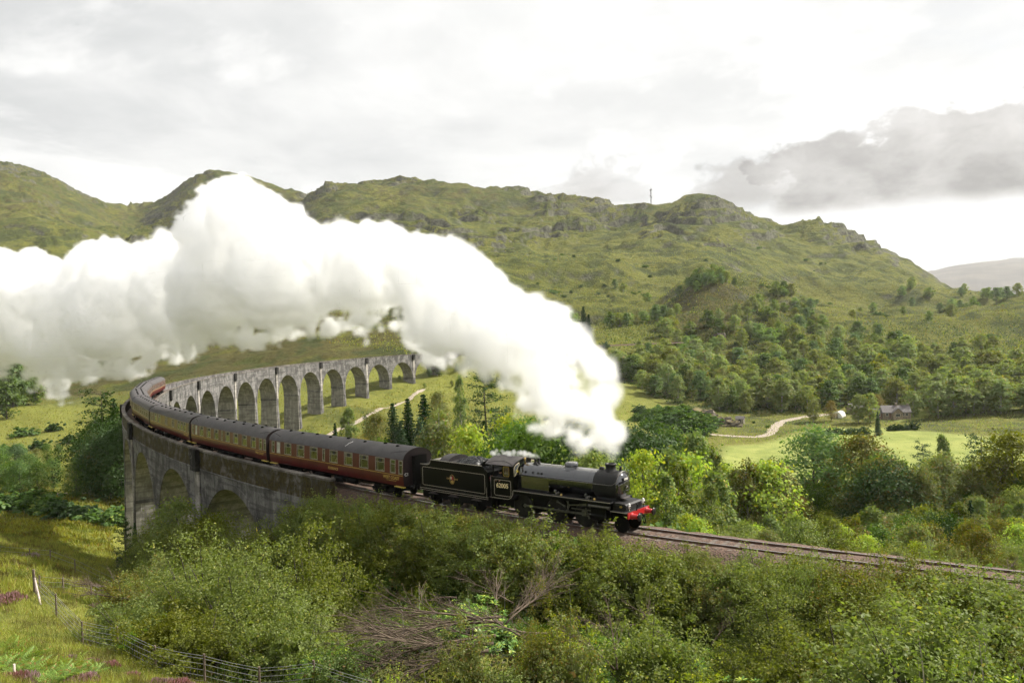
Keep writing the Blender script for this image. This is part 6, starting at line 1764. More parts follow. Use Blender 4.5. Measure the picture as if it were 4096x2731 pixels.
for kind, v, px, d, row, w_, lab in (
    ('broad', 2, 2610, 150, 1690, 1.0, 'dark green spreading tree right of the chimney smoke'), ('broad', 0, 2700, 155, 1700, 1.05, 'dark leafy tree next to the bracken mound'), ('broad', 2, 2540, 148, 1720, 1.0, 'dark tree nearest the foot of the steam'),
    ('birch', 1, 2800, 120, 1715, .9, 'tall pale birch left of the meadow'), ('birch', 0, 2850, 128, 1780, .9, 'upright green birch at the meadow corner'),
    ('broad', 1, 3265, 165, 1700, 1.25, 'large rounded oak standing in front of the bright meadow'), ('alder', 0, 3460, 160, 1730, 1.2, 'grey green spreading tree right of the large oak'),
    ('pine', 0, 3945, 158, 1725, 1.0, 'dark pine standing before the right end of the meadow'), ('pine', 1, 3705, 175, 1760, .9, 'small open pine silhouetted against the meadow'),
    ('birch', 1, 3790, 168, 1735, .8, 'thin birch between the two pines at the meadow'), ('alder', 1, 4060, 150, 1720, 1.2, 'pale leafy tree at the right edge of the frame'), ('broad', 1, 3560, 150, 1810, 1.0, 'twisted low oak before the meadow')):
    top_row(kind, px, d, row, v, w_, label=lab, zone_='x')

for i, px in enumerate(range(2470, 2900, 26)):
    d = R6.uniform(66, 112); top_row(R6.choice(['birch', 'birch', 'alder', 'yellow']), px + R6.uniform(-8, 8), d, interp(px, [(2470, 1840), (2700, 1800), (2900, 1860)]) + R6.uniform(-30, 150), R6.choice([0, 1, 0, 2]), R6.uniform(.8, 1.1), zone_='slope')
for i, px in enumerate(range(2870, 3150, 28)):
    d = R6.uniform(138, 158); top_row(R6.choice(['birch', 'alder', 'birch', 'yellow']), px + R6.uniform(-8, 8), d, R6.uniform(1835, 1905), R6.randrange(3), R6.uniform(.9, 1.2), zone_='slope')
for i, px in enumerate(range(3540, 4330, 42)):
    d = R6.uniform(140, 165); top_row(R6.choice(['birch', 'alder', 'broad', 'alder']), px + R6.uniform(-10, 10), d, R6.uniform(1805, 1890), R6.randrange(3), R6.uniform(.9, 1.2), zone_='slope')
# wood on the lower hillside, round the cottage and on the knoll
CLEAR = [gp(3545, 318), gp(3420, 312)]
def wood(n_want, pxr, dr, keep, hh, sp, zone_, kinds=(0, 1, 2, 3, 4)):
    n = 0
    for tries in range(n_want * 30):
        px = R6.uniform(*pxr); d = R6.uniform(*dr)
        if not keep(px, d): continue
        g = at(px, d); h = R6.uniform(*hh); r = h * sp
        if not free(g.x, g.y, r): continue
        TAKEN.append((g.x, g.y, r))
        plant('farbirch', R6.choice(kinds), g.x, g.y, h, wide=R6.uniform(1.0, 1.4), zone_=zone_); n += 1
        if n >= n_want: break
wood(150, (2450, 3650), (338, 470), lambda px, d: d > interp(px, [(2400, 440), (2480, 418), (2560, 385), (2650, 366), (2760, 348), (3100, 340), (3300, 338), (3380, 350), (3650, 352)]) and d < interp(px, [(2400, 455), (3650, 470)]), (9, 15), .19, 'lowerwood', (0, 1, 1, 2, 4))
wood(80, (3560, 4330), (310, 400), lambda px, d: d > interp(px, [(3560, 342), (3690, 338), (3720, 316), (4096, 306), (4330, 300)]), (10, 16), .22, 'rightwood', (1, 1, 2, 0, 2))
wood(68, (2500, 4000), (455, 560), lambda px, d: d < interp(px, [(2500, 480), (2800, 520), (3000, 545), (3400, 540), (3700, 500), (4000, 480)]) and abs(d - 470 - (px - 2450) * .02) > 8, (8, 13), .25, 'upperwood', (0, 1, 2, 3, 4))
wood(82, (2380, 3280), (505, 640), lambda px, d: (px - 2850) ** 2 / 430 ** 2 + (d - 575) ** 2 / 68 ** 2 < 1 and fbm(np.array(px * .3), np.array(d * 1.), 60, 3) > -.10 and not (2640 < px < 2900 and 545 < d < 585), (6, 11), .26, 'knoll', (0, 1, 3, 4, 4))
wood(36, (3550, 4250), (690, 900), lambda px, d: d > interp(px, [(3550, 860), (3700, 800), (4096, 690)]), (9, 14), .35, 'ridgewood', (3, 4, 4, 0))
wood(16, (2300, 3900), (560, 800), lambda px, d: d > 640 or px > 3280, (6, 10), 1.6, 'hillside', (3, 4, 0, 1))
for px, d, row, kind, v, lab in ((2340, 452, 1225, 'spruce', 0, 'tall narrow dark conifer alone on the hillside right of the steam'), (2362, 440, 1255, 'spruce', 1, 'lower dark conifer in front of the lone tall one'), (2285, 520, 1240, 'farbirch', 3, 'single small tree on the grass left of the lone conifer'),
                                 (3519, 279, 1645, 'spruce', 1, 'neat dark conifer on the lawn in front of the cottage'), (3440, 313, 1575, 'farbirch', 1, 'tall olive birch beside the left end of the cottage'), (3520, 331, 1575, 'rust', 0, 'brown leaved tree behind the cottage roof'), (3487, 312, 1570, 'farbirch', 0, 'green birch in front of the left wing of the cottage'), (3660, 322, 1560, 'farbirch', 1, 'tall golden birch at the right gable of the cottage'),
                                 (3330, 318, 1600, 'rust', 0, 'brownish low tree beside the white polytunnel'), (3260, 316, 1600, 'farbirch', 1, 'olive tree left of the white polytunnel'), (3020, 318, 1690, 'gorse', 0, 'small dark bush beside the farm track bend'), (3075, 306, 1705, 'gorse', 1, 'round bush right of the farm track bend')):
    if kind == 'spruce' and px == 3519: top_row(kind, px, d, row, v, 1.15, label=lab, zone_='x')
    else: top_row(kind, px, d, row, v, 1.0, label=lab, zone_='x')
# left valley behind the near arm
for i in range(30):
    px = R6.uniform(-140, 505); d = R6.uniform(178, 262)
    g = at(px, d); s, lat = tc1(g.x, g.y)
    if lat < 12 and s > -300: continue
    row = interp(px, [(-140, 1690), (0, 1700), (100, 1745), (200, 1760), (300, 1690), (360, 1640), (410, 1560), (450, 1555), (505, 1620)]) + R6.uniform(0, 90) + (262 - d) * .9
    h = row_z(px, row, d) - g.z
    if h < 4 or not free(g.x, g.y, h * .2): continue
    TAKEN.append((g.x, g.y, h * .2))
    plant(R6.choice(['broad', 'broad', 'alder', 'broad']), R6.choice([0, 1, 1, 2]), g.x, g.y, h, wide=R6.uniform(.75, 1.0), zone_='leftvalley')
for px, d, row, kind, v in ((415, 205, 1545, 'pine', 1), (465, 208, 1590, 'spruce', 0), (360, 200, 1700, 'broad', 2), (480, 196, 1640, 'broad', 2), (440, 190, 1700, 'broad', 2), (520, 186, 1700, 'broad', 2)):
    top_row(kind, px, d, row, v, zone_='leftvalley')
for px, d, row, v in ((10, 395, 1450, 4), (50, 392, 1440, 4), (95, 398, 1470, 3), (-40, 396, 1440, 4), (140, 402, 1500, 3), (25, 372, 1500, 4)):
    top_row('farbirch', px, d, row, v, zone_='leftedge')
for px, d, row in ((-30, 165, 1905), (40, 168, 1930), (110, 170, 1945), (170, 164, 1960), (260, 160, 1950), (340, 158, 1962), (430, 154, 1955), (20, 290, 1675), (150, 300, 1680), (270, 310, 1700), (330, 296, 1720), (90, 330, 1620), (210, 340, 1600), (390, 350, 1590)):
    g = at(px, d); plant('gorse', R6.randrange(2), g.x, g.y, min(3.6, max(1.5, row_z(px, row, d) - g.z)), wide=1.5, zone_='leftbush')
# dark scrub round the feet of the near piers
for px, d, row, k in ((640, 84, 2060, 'willow'), (720, 80, 1990, 'alder'), (770, 78, 2050, 'willow'), (850, 76, 2060, 'alder'), (930, 72, 2075, 'willow'), (590, 88, 2110, 'willow'), (690, 74, 2110, 'willow'), (800, 68, 2110, 'willow'), (1010, 66, 2090, 'willow'), (560, 78, 2150, 'willow')):
    top_row(k, px, d, row, 1, 1.0, zone_='pierfoot')
top_row('pine', 497, 80, 2062, 1, .8, label='small young pine beside the foot of the tallest near pier', zone_='x')
top_row('spruce', 540, 90, 2090, 1, .8, label='little dark fir against the near pier base', zone_='x')
# scattered bushes on the open hill
for tries in range(900):
    px = R6.uniform(1750, 4090); d = math.exp(R6.uniform(math.log(430), math.log(1050)))
    g = at(px, d)
    if fbm(np.array(g.x), np.array(g.y), 90, 3) < .10: continue
    if sum(p['zone'] == 'hillbush' for p in PLANTS) > 85: break
    plant('gorse', R6.randrange(2), g.x, g.y, R6.uniform(1.3, 3.6), wide=R6.uniform(.9, 1.5), zone_='hillbush')
# hedges by the cottage garden: clipped rows of one plant each
for px0, px1, d in ((3306, 3482, 283), (3556, 3672, 292)):
    n = 7 if px1 - px0 > 150 else 5
    for i in range(n):
        px = px0 + (px1 - px0) * (i + .5) / n
        g = at(px, d); plant('gorse', 0, g.x, g.y, 2.3 if i < n - 1 else 3.0, wide=1.05, zone_='hedge')
# heather and bracken on the near slope
for px, d, h, k in ((60, 26.5, .55, 'heather'), (20, 26.2, .5, 'heather'), (305, 27.6, .42, 'heather'), (340, 28.2, .40, 'heather'), (250, 33, .38, 'heather'), (350, 34.0, .40, 'heather'), (400, 33.2, .40, 'heather'), (425, 32.6, .36, 'heather'), (510, 30.4, .46, 'heather'), (615, 29.4, .38, 'heather'), (670, 30.2, .45, 'heather'), (700, 29.8, .46, 'heather'), (730, 30.4, .4, 'heather'), (790, 27.7, .42, 'heather'), (870, 27.6, .50, 'heather'), (905, 28, .42, 'heather'), (100, 74, .8, 'heather'), (20, 47, .5, 'heather'), (388, 50, .4, 'heather'),
                    (30, 30, .75, 'fern'), (150, 28.2, .8, 'fern'), (100, 28.8, .7, 'fern'), (215, 28.8, .75, 'fern'), (250, 28.0, .7, 'fern'), (60, 28.2, .7, 'fern'), (350, 29.5, .6, 'fern'), (180, 29.8, .65, 'fern'), (20, 33, .7, 'fern'), (120, 31.5, .7, 'fern'), (270, 30.4, .6, 'fern'), (-20, 29, .8, 'fern'), (60, 31, .7, 'fern'), (200, 27.0, .7, 'fern')):
    g = at(px, d); plant(k, R6.randrange(2), g.x, g.y, h * (.62 if k == 'heather' and d < 40 else .85), wide=R6.uniform(.95, 1.3) if k == 'heather' else 1.0, zone_='nearslope')

# ------------------------------------------------------------------ ground cover nobody could count
def scatter(name, n, pxr, dr, keep, hmax, size, leaf, label, aspect=1.6, blades=False, seed=1, logd=True):
    r = np.random.default_rng(seed)
    px = r.uniform(*pxr, n); d = np.exp(r.uniform(math.log(dr[0]), math.log(dr[1]), n)) if logd else r.uniform(*dr, n)
    x = (px - 2048) / FPX * d; z = ground_v(x, d); x = x + .0314 * (z - CAM_Z); z = ground_v(x, d)
    s, lat = track_coords(x, d)
    m = keep(px, d, s, lat, x)
    x, d, z = x[m], d[m], z[m]; k = len(x)
    if blades:
        h = hmax * r.uniform(.4, 1.1, k) * (1 + .6 * fbm(x, d, 2.2, 2)); a = r.uniform(0, 6.283, k); w_ = size * r.uniform(.6, 1.3, k); tl = r.normal(0, .38, (k, 2)) * h[:, None]
        V = np.stack([np.stack([x - np.cos(a) * w_, d - np.sin(a) * w_, z - .03], -1), np.stack([x + np.cos(a) * w_, d + np.sin(a) * w_, z - .03], -1), np.stack([x + tl[:, 0], d + tl[:, 1], z + h], -1)], 1).reshape(-1, 3)
        F = np.arange(3 * k).reshape(-1, 3)
    else:
        P_ = np.stack([x, d, z + hmax * r.random(k) ** 1.5 * (1 + .8 * fbm(x, d, 3.5, 2))], -1)
        V, F = cards(P_, size, r, .6, aspect)
    return tag(link_mesh(name, np_mesh(name, V, F, [leaf])), label, kind='stuff')
fd = np.vectorize(fence_d)
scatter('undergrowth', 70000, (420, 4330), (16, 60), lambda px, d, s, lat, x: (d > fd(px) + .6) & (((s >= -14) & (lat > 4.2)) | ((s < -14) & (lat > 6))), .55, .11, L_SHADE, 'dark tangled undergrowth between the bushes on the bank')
scatter('undergrowth', 30000, (2440, 4420), (50, 190), lambda px, d, s, lat, x: lat < -3.6, 1.3, .34, L_GREEN, 'low leafy growth under the trees right of the engine', seed=2)
scatter('undergrowth', 26000, (2420, 4330), (330, 640), lambda px, d, s, lat, x: ((s < -360) & (np.abs(lat) > 5)) & (d > np.interp(px, [2400, 2560, 2760, 3300, 3400, 4096, 4330], [430, 385, 350, 336, 345, 322, 314])) & ((d < 560) | ((px > 2400) & (px < 3250))), 1.0, .62, L_DARK, 'bracken and scrub on the floor of the hillside wood', seed=3)
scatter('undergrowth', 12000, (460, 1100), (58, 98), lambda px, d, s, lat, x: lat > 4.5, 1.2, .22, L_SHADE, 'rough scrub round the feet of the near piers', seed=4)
scatter('grass', 110000, (-120, 1500), (16.5, 56), lambda px, d, s, lat, x: d < fd(px) + 9, .34, .016, L_GRASS, 'long yellow green grass on the near slope', blades=True, seed=5)
scatter('grass', 60000, (-120, 640), (50, 180), lambda px, d, s, lat, x: lat > 5, .55, .055, L_GRASS, 'rough pale grass in the field left of the viaduct', blades=True, seed=6)
scatter('grass', 9000, (1300, 4330), (34, 64), lambda px, d, s, lat, x: (s > -8) & (np.abs(lat) > 2.6) & (np.abs(lat) < 5.2), .40, .014, L_GRASS, 'tufts of grass along the edges of the ballast', blades=True, seed=7)

scatter('grass', 60000, (-150, 2300), (115, 425), lambda px, d, s, lat, x: (np.abs(lat) > 5) & ((d - 115) ** 1.0 > -1), .80, .13, L_GRASS, 'rough tussocky grass on the valley floor round the viaduct', blades=True, seed=8)
scatter('grass', 70000, (-150, 4330), (420, 1000), lambda px, d, s, lat, x: (s < -380) & (np.abs(lat) > 5), 1.3, .34, L_GRASS, 'coarse moor grass on the lower hillside', blades=True, seed=9)
scatter('grass', 16000, (2480, 4330), (225, 345), lambda px, d, s, lat, x: poly_mask(x, d, MEADOW, 1.) + poly_mask(x, d, LAWN, 1.) < .3, .7, .14, L_GRASS, 'rough grass round the meadow and the farm track', blades=True, seed=10)

# ------------------------------------------------------------------ dead wood
def dead_branch(px, d, row, L, az_, rise, seed, label, n_sub=9, r0=.07, bend=.25):
    r = random.Random(seed); g = at(px, d)
    t = empty('fallen_branch', (g.x, g.y, max(g.z + .1, min(g.z + 1.9, row_z(px, row, d)))), az_, label, 'dead branch', 'dead brushwood lying on the bank')
    def grow(p0, dir_, L_, r_, depth, mb):
        pts = [Vector(p0)]; dv = Vector(dir_).normalized(); n = 7
        for i in range(n):
            dv = (dv + Vector((r.uniform(-1, 1), r.uniform(-1, 1), r.uniform(-1, .9))) * bend * .5).normalized()
            pts.append(pts[-1] + dv * L_ / n)
        mb.tube(pts, list(np.linspace(r_, max(.005, r_ * .25), n + 1)), 5 if depth == 0 else 4, caps=depth == 0)
        return pts, dv
    mb = MB(); pts, dv = grow((0, 0, 0), (1, 0, rise), L, r0, 0, mb); mb.build('bough', t, M_DEAD)
    tw = MB()
    for k in range(n_sub):
        i = r.randrange(1, 7); a = pts[i]
        q_ = (pts[min(i + 1, 7)] - pts[i - 1]).normalized()
        dr = (q_ + Vector((r.uniform(-.3, .3), r.uniform(-.75, .75), r.uniform(-.15, .35)))).normalized()
        sp_, dv2 = grow(a, dr, L * r.uniform(.25, .6), r0 * .38, 1, tw)
        for m_ in range(8):
            b = sp_[r.randrange(2, 7)]
            grow(b, (dv2 + Vector((r.uniform(-.5, .5), r.uniform(-.7, .7), r.uniform(-.2, .3)))), L * r.uniform(.12, .3), r0 * .16, 2, tw)
    tw.build('twigs', t, M_DEAD)
W = math.pi
for i, (px, d, row, L, az_, rise, lab) in enumerate((
    (2010, 36.2, 2440, 5.6, W * .98, .05, 'long bare bough sweeping left from the brush pile, topmost of the fan'), (2000, 35.4, 2490, 6.2, W * 1.02, .0, 'bare grey bough in the middle of the fan of branches'), (1990, 34.2, 2550, 5.6, W * 1.05, .0, 'pale bare bough below the middle one in the fan'), (1960, 32.8, 2610, 4.6, W * 1.0, .02, 'lowest pale bough of the fan by the fence end'), (2020, 35.0, 2470, 5.4, W * .95, .03, 'thin forked bough just under the fan centre'),
    (1980, 33.2, 2580, 5.0, W * 1.08, .0, 'drooping bare bough near the bottom of the fan'), (2040, 37.5, 2470, 3.6, W * .25, .35, 'thick bare bough rising to the cut stump'), (2030, 36.5, 2500, 3.8, W * .30, .32, 'second thick bough leaning toward the cut stump'), (2120, 33.4, 2560, 3.0, W * .75, .25, 'tangled bare bough left of the slim birch'), (1990, 40.5, 2400, 3.2, W * .55, .5, 'upright twisted dead stem above the brush pile'), (2060, 42.0, 2340, 3.0, W * .8, .25, 'brown dead twiggy top above the brush pile'),
    (2470, 31.5, 2640, 2.8, W * .75, .75, 'pale forked dead stem right of the slim birch, leaning left'), (2480, 31.5, 2640, 2.6, W * .45, 1.0, 'pale forked dead stem right of the slim birch, leaning right'), (2690, 36.5, 2540, 2.2, W * .7, .6, 'crooked bleached dead branch low on the bank below the rails'), (2860, 36, 2500, 1.8, W * .3, .7, 'short bleached branch beside the crooked one'), (1830, 44, 2290, 2.6, W * .9, .1, 'brown dead branch among the rhododendrons below the tender'), (2560, 39, 2380, 2.6, W * .95, .1, 'brown fallen branch below the buffer beam'), (540, 51, 2290, 3.6, W * 1.0, .25, 'bleached twiggy branch at the left end of the willow mass'), (520, 48, 2340, 3.0, W * .95, .1, 'second bleached branch at the left end of the willow mass'),
    (2200, 34.5, 2520, 3.2, W * 1.1, .15, 'bare bough crossing behind the slim birch'), (3990, 47, 2230, 2.0, W * .12, .22, 'bleached log lying beyond the rails at the right'))):
    dead_branch(px, d, row, L, az_, rise, 300 + i, lab, 15 if L > 3.3 else 7, .075 if L > 4 else .05)
g = at(2145, 47.3)
stump = empty('cut_stump', (g.x, g.y, g.z - .1), .4, 'sawn off grey stump with several pale cut limbs standing on the bank', 'tree stump')
mb = MB(); mb.tube([(0, 0, -.3), (.02, .02, .5), (.1, 0, .95)], [.34, .30, .26], 10, caps=True); mb.build('bole', stump, M_BARK)
for k, (a, l, el, r_) in enumerate(((2.6, 1.15, 1.15, .17), (2.2, .95, .9, .14), (3.6, .8, .9, .12), (-.1, .95, .95, .15), (.3, .7, .6, .10), (-.9, .6, .9, .10), (1.3, .7, 1.0, .11), (4.5, .55, .5, .09))):
    p0 = Vector((.1 * math.cos(a), .1 * math.sin(a), .75)); dv = Vector((math.cos(a) * math.cos(el), math.sin(a) * math.cos(el), math.sin(el))); p1 = p0 + dv * l
    mb = MB(); mb.tube([p0, p0.lerp(p1, .5) + Vector((0, 0, .05)), p1], [r_ * 1.2, r_, r_ * .9], 8); st_ = mb.build('limb', stump, M_BARK)
    mb = MB(); mb.tube([p1 + dv * .001, p1 + dv * .018], r_ * .92, 10, smooth=False); mb.build('cut_face', st_, M_CUTWOOD)

# ------------------------------------------------------------------ fences
M_POST = mat('grey_fence_post', (.16, .125, .10), .95, var=.35, scale=6, spec=.1)
M_POSTPALE = mat('bleached_brace', (.46, .38, .33), .9, var=.2, scale=6)
M_WIRE = mat('galvanised_wire', (.26, .26, .25), .5, .6, .1)
def fence(name_label, posts, hgt, wires, net, corner=False):
    P0 = at(*posts[0])
    t = empty('wire_fence', P0, 0, name_label, 'fence')
    tops = []
    for i, (px, d) in enumerate(posts):
        g = at(px, d); l = g - P0; hh_ = hgt * (1.28 if corner and i == 0 else R6.uniform(.95, 1.06)); rr = .085 if corner and i == 0 else .052
        lean = Vector((R6.uniform(-.03, .03), R6.uniform(-.03, .03), 0))
        mb = MB(); mb.tube([l - Vector((0, 0, .3)), l + Vector((0, 0, hh_)) + lean], [rr, rr * .92], 8, smooth=False); mb.build('post', t, M_POST)
        tops.append(l)
    if corner:
        mb = MB(); b = at(posts[0][0] + 22, posts[0][1] - 3.2) - P0
        mb.tube([tops[0] + Vector((.05, -.05, 1.05)), b + Vector((0, 0, .0))], .06, 7); mb.build('brace', t, M_POSTPALE)
    for wz in wires:
        mb = MB()
        for a, b in zip(tops, tops[1:]):
            m_ = a.lerp(b, .5); gz = ground(m_.x + P0.x, m_.y + P0.y) - P0.z
            mb.tube([a + Vector((0, 0, wz)), Vector((m_.x, m_.y, (m_.z + .0 * gz) - .03 + wz)), b + Vector((0, 0, wz))], .011, 3, caps=False)
        mb.build('wire', t, M_WIRE)
    if net:
        mb = MB()
        for a, b in zip(tops, tops[1:]):
            n = max(2, int((b - a).length / .30))
            for k in range(n): p = a.lerp(b, k / n); mb.tube([p + Vector((0, 0, .05)), p + Vector((0, 0, net))], .0055, 3, caps=False)
        tag(mb.build('wire_netting', t, M_WIRE), kind='stuff')
fence('wire mesh fence on wooden posts running down the near slope past the bushes', FENCE + [(1480, 30.5)], 1.25, (.12, .35, .6, .85, 1.08, 1.2), .95, True)
fence('short side fence turning right from the pale braced corner post', [(150, 51.5), (245, 55), (359, 57), (480, 58)], 1.2, (.2, .5, .8, 1.1), .8)
fence('thin distant fence of three grey posts at the edge of the pale field', [(-60, 75), (111, 73), (194, 72), (294, 70), (448, 69)], 1.3, (.4, .8, 1.2), 0)
g = at(42, 28.2); mb = MB(); mb.tube([(0, 0, -.2), (.02, 0, .55)], .04, 7); o = link_mesh('marker_stake', mb.mesh('marker_stake', M_POSTPALE), None, g); tag(o, 'short weathered stake standing among the bracken', 'stake')
fence('far field fence of thin posts on the right of the meadow', [(3890, 236), (4010, 232), (4060, 230), (4180, 226)], 1.5, (.5, 1.0, 1.4), 0)

# ------------------------------------------------------------------ cottage, sheds, mast
M_STONE = mat('cottage_stone', (.25, .20, .15), .9, var=.35, scale=1.6, bump=.4, bscale=4)
M_SLATE = mat('brown_grey_slate', (.115, .10, .098), .7, var=.25, scale=2.5)
M_BRICK = mat('reddish_wall', (.21, .125, .095), .9, var=.25, scale=2)
M_GLASS = mat('dark_house_window', (.02, .022, .024), .12)
M_WFRAME = mat('white_window_frame', (.62, .60, .55), .6)
g = at(3578, 320); CO = Vector((g.x, g.y, min(ground(g.x + a, g.y + b) for a in (-6, 0, 6) for b in (-3, 3)) + .9))
house = empty('cottage', CO, math.radians(-8), 'stone cottage with slate roof and front gable in front of the wood', 'cottage')
def gabled(name, x0, x1, y0, y1, ze, zr, axis, wall, parent, over=.35):
    mb = MB(); mb.box(x0, x1, y0, y1, -1.6, ze)
    if axis == 'x':
        ym = (y0 + y1) / 2
        for x in (x0, x1): mb.add([(x, y0, ze), (x, y1, ze), (x, ym, zr - .02)], [(0, 1, 2)])
    else:
        xm = (x0 + x1) / 2
        for y in (y0, y1): mb.add([(x0, y, ze), (x1, y, ze), (xm, y, zr - .02)], [(0, 1, 2)])
    mb.build('wall', parent, wall)
    mb = MB(); th = .14; k = (zr - ze) / ((y1 - y0) / 2 if axis == 'x' else (x1 - x0) / 2)
    if axis == 'x':
        a, b = x0 - over, x1 + over; ym = (y0 + y1) / 2
        for ys, sg in ((y0 - over, 1), (y1 + over, -1)):
            zl = ze - over * k
            mb.add([(a, ys, zl), (b, ys, zl), (b, ym, zr), (a, ym, zr), (a, ys, zl + th), (b, ys, zl + th), (b, ym, zr + th), (a, ym, zr + th)], [(0, 1, 2, 3), (4, 5, 6, 7), (0, 1, 5, 4), (0, 3, 7, 4), (1, 2, 6, 5)])
    else:
        a, b = y0 - over, y1 + over; xm = (x0 + x1) / 2
        for xs in (x0 - over, x1 + over):
            zl = ze - over * k
            mb.add([(xs, a, zl), (xs, b, zl), (xm, b, zr), (xm, a, zr), (xs, a, zl + th), (xs, b, zl + th), (xm, b, zr + th), (xm, a, zr + th)], [(0, 1, 2, 3), (4, 5, 6, 7), (0, 1, 5, 4), (0, 3, 7, 4), (1, 2, 6, 5)])
    return mb.build('roof', parent, M_SLATE)
house.scale = (.8, .8, .8)
rf = gabled('main', -5.5, 7.5, -3, 3.4, 2.7, 5.6, 'x', M_STONE, house)
mb = MB(); mb.box(1.2, 2.1, -.1, .8, 5.2, 6.7); mb.box(1.12, 2.18, -.18, .88, 6.6, 6.75); mb.build('chimney', rf, M_STONE)
mb = MB(); mb.box(6.6, 7.4, -.2, .6, 5.2, 6.5); mb.build('chimney', rf, M_STONE)
gabled('bay', -1.6, 3.2, -5.2, -2.9, 2.5, 4.7, 'y', M_STONE, house)
gabled('wing', -10.5, -5.6, -2.2, 2.4, 2.3, 4.5, 'x', M_BRICK, house)
def window(x, y, z, w_, h_, parent=house):
    mb = MB(); mb.box(x - w_ / 2, x + w_ / 2, y - .06, y + .02, z, z + h_); o = mb.build('window', parent, M_GLASS)
    mb = MB()
    for a, b, c_, d_ in ((x - w_ / 2 - .06, x - w_ / 2 + .04, z - .06, z + h_ + .06), (x + w_ / 2 - .04, x + w_ / 2 + .06, z - .06, z + h_ + .06), (x - w_ / 2 + .04, x + w_ / 2 - .04, z - .06, z + .04), (x - w_ / 2 + .04, x + w_ / 2 - .04, z + h_ - .04, z + h_ + .06), (x - .03, x + .03, z + .04, z + h_ - .04)):
        mb.box(a, b, y - .09, y - .061, c_, d_)
    mb.build('frame', o, M_WFRAME)
window(.8, -5.2, .7, 1.9, 1.3); window(5.6, -3.0, .8, 1.1, 1.4); window(-3.6, -3.0, .8, 1.1, 1.4); window(-7, -2.2, .7, 1.0, 1.1); window(-9.3, -2.2, .7, 1.0, 1.1); window(4.2, -3, .8, .7, 1.3)
mb = MB(); mb.box(-2.6, -1.75, -3.08, -3.0, -.3, 1.9); dr_ = mb.build('door', house, M_BRICK)
mb = MB(); mb.lathe([(.04, 0), (.04, .06)], (-1.85, -3.13, .8), 'y', 8); mb.build('handle', dr_, M_GLASS)
g = at(3362, 326); pt = empty('polytunnel', (g.x, g.y, g.z), .9, 'white round topped polytunnel among the trees left of the cottage', 'polytunnel')
pt.scale = (.55, .75, .85); mb = MB(); arc_ = [(2.6 * math.cos(t), 2.9 * math.sin(t)) for t in np.linspace(0, math.pi, 15)]
mb.prism([(a, b + .0) for a, b in arc_], -5, 5, 'x', True); mb.build('cover', pt, M_WHITE)
for x in (-4.9, -2.5, 0, 2.5, 4.9):
    mb = MB(); mb.tube([(x, a * 1.01, b * 1.01) for a, b in arc_], .05, 5); mb.build('hoop', pt, M_ALU)
mb = MB(); mb.box(-5.06, -5.0, -.6, .6, 0, 2.0); mb.build('door', pt, M_ALU)
g = at(3425, 335); ou = empty('outbuilding', (g.x, g.y, g.z), .1, 'small slate roofed outbuilding between polytunnel and cottage', 'outbuilding')
gabled('shed', -2.6, 2.6, -2, 2, 2.2, 4.0, 'x', M_STONE, ou); window(0, -2.0, .8, .8, .9, ou)
g = at(2966, 318); sh = empty('shed', (g.x, g.y, g.z), -.5, 'tiny grey wooden shed tucked behind the brown rock outcrop', 'shed')
gabled('hut', -1.5, 1.5, -1.2, 1.2, 2.0, 2.9, 'x', M_ALU, sh, .2); mb = MB(); mb.box(-.45, .45, -1.26, -1.2, 0, 1.8); mb.build('door', sh, M_DARKVENT)
m, q = new_mat('outcrop_rock'); pos = q.n('ShaderNodeNewGeometry'); sp_ = q.n('ShaderNodeSeparateXYZ'); q.link(pos.outputs['Normal'], sp_.inputs[0])
n_ = q.noise(pos.outputs['Position'], .9, 6, .7)
q.link(q.mix(q.map(sp_.outputs[2], .45, .8), q.mix(q.map(n_, .3, .7), (.07, .055, .045), (.20, .17, .15)), q.mix(n_, (.10, .085, .03), (.17, .14, .05))), q.b.inputs['Base Color']); q.b.inputs['Roughness'].default_value = .95
M_ROCK = m
def rock(px, d, sx, sy, sz, seed, label):
    g = at(px, d); bm = bmesh.new(); bmesh.ops.create_icosphere(bm, subdivisions=4, radius=1)
    r = np.random.default_rng(seed); o1, o2 = r.uniform(0, 50, 2)
    for v in bm.verts:
        a = float(fbm(np.array(v.co.x * 2 + o1), np.array(v.co.y * 2 + v.co.z * 2.3 + o2), 1.2, 4)); b = float(fbm(np.array(v.co.z * 3 + o2), np.array(v.co.x * 2 - v.co.y + o1), .9, 3))
        v.co *= 1 + a * .75 + b * .35
    me = bpy.data.meshes.new('rock'); bm.to_mesh(me); bm.free(); me.materials.append(M_ROCK)
    for v in me.vertices: v.co = (v.co.x * sx, v.co.y * sy, v.co.z * sz)
    tag(link_mesh('rock_outcrop', me, None, (g.x, g.y, g.z)), label, 'rock')
rock(2890, 318, 5, 3, 2.9, 1, 'brown grassy rock outcrop left of the tiny shed'); rock(2925, 312, 4, 3, 2.3, 2, 'smaller brown outcrop just below the shed')
rock(2820, 330, 6, 5, 3.6, 3, 'bracken covered outcrop at the left of the mound'); rock(3860, 356, 4, 2.5, 3.0, 4, 'grey rock face above the right hand birches')
rock(3410, 430, 3, 2, 2.2, 5, 'pale boulder on the hillside in the wood'); rock(2880, 508, 4, 3, 3.2, 6, 'grey boulder at the foot of the wooded knoll')
# bracken mound left of the outcrop
for i in range(46):
    px = R6.uniform(2540, 2860); d = R6.uniform(285, 330)
    g = at(px, d); plant('gorse', R6.randrange(2), g.x, g.y, R6.uniform(1.6, 3.0) + 2.2 * math.exp(-((px - 2720) / 110) ** 2), wide=1.5, zone_='mound')
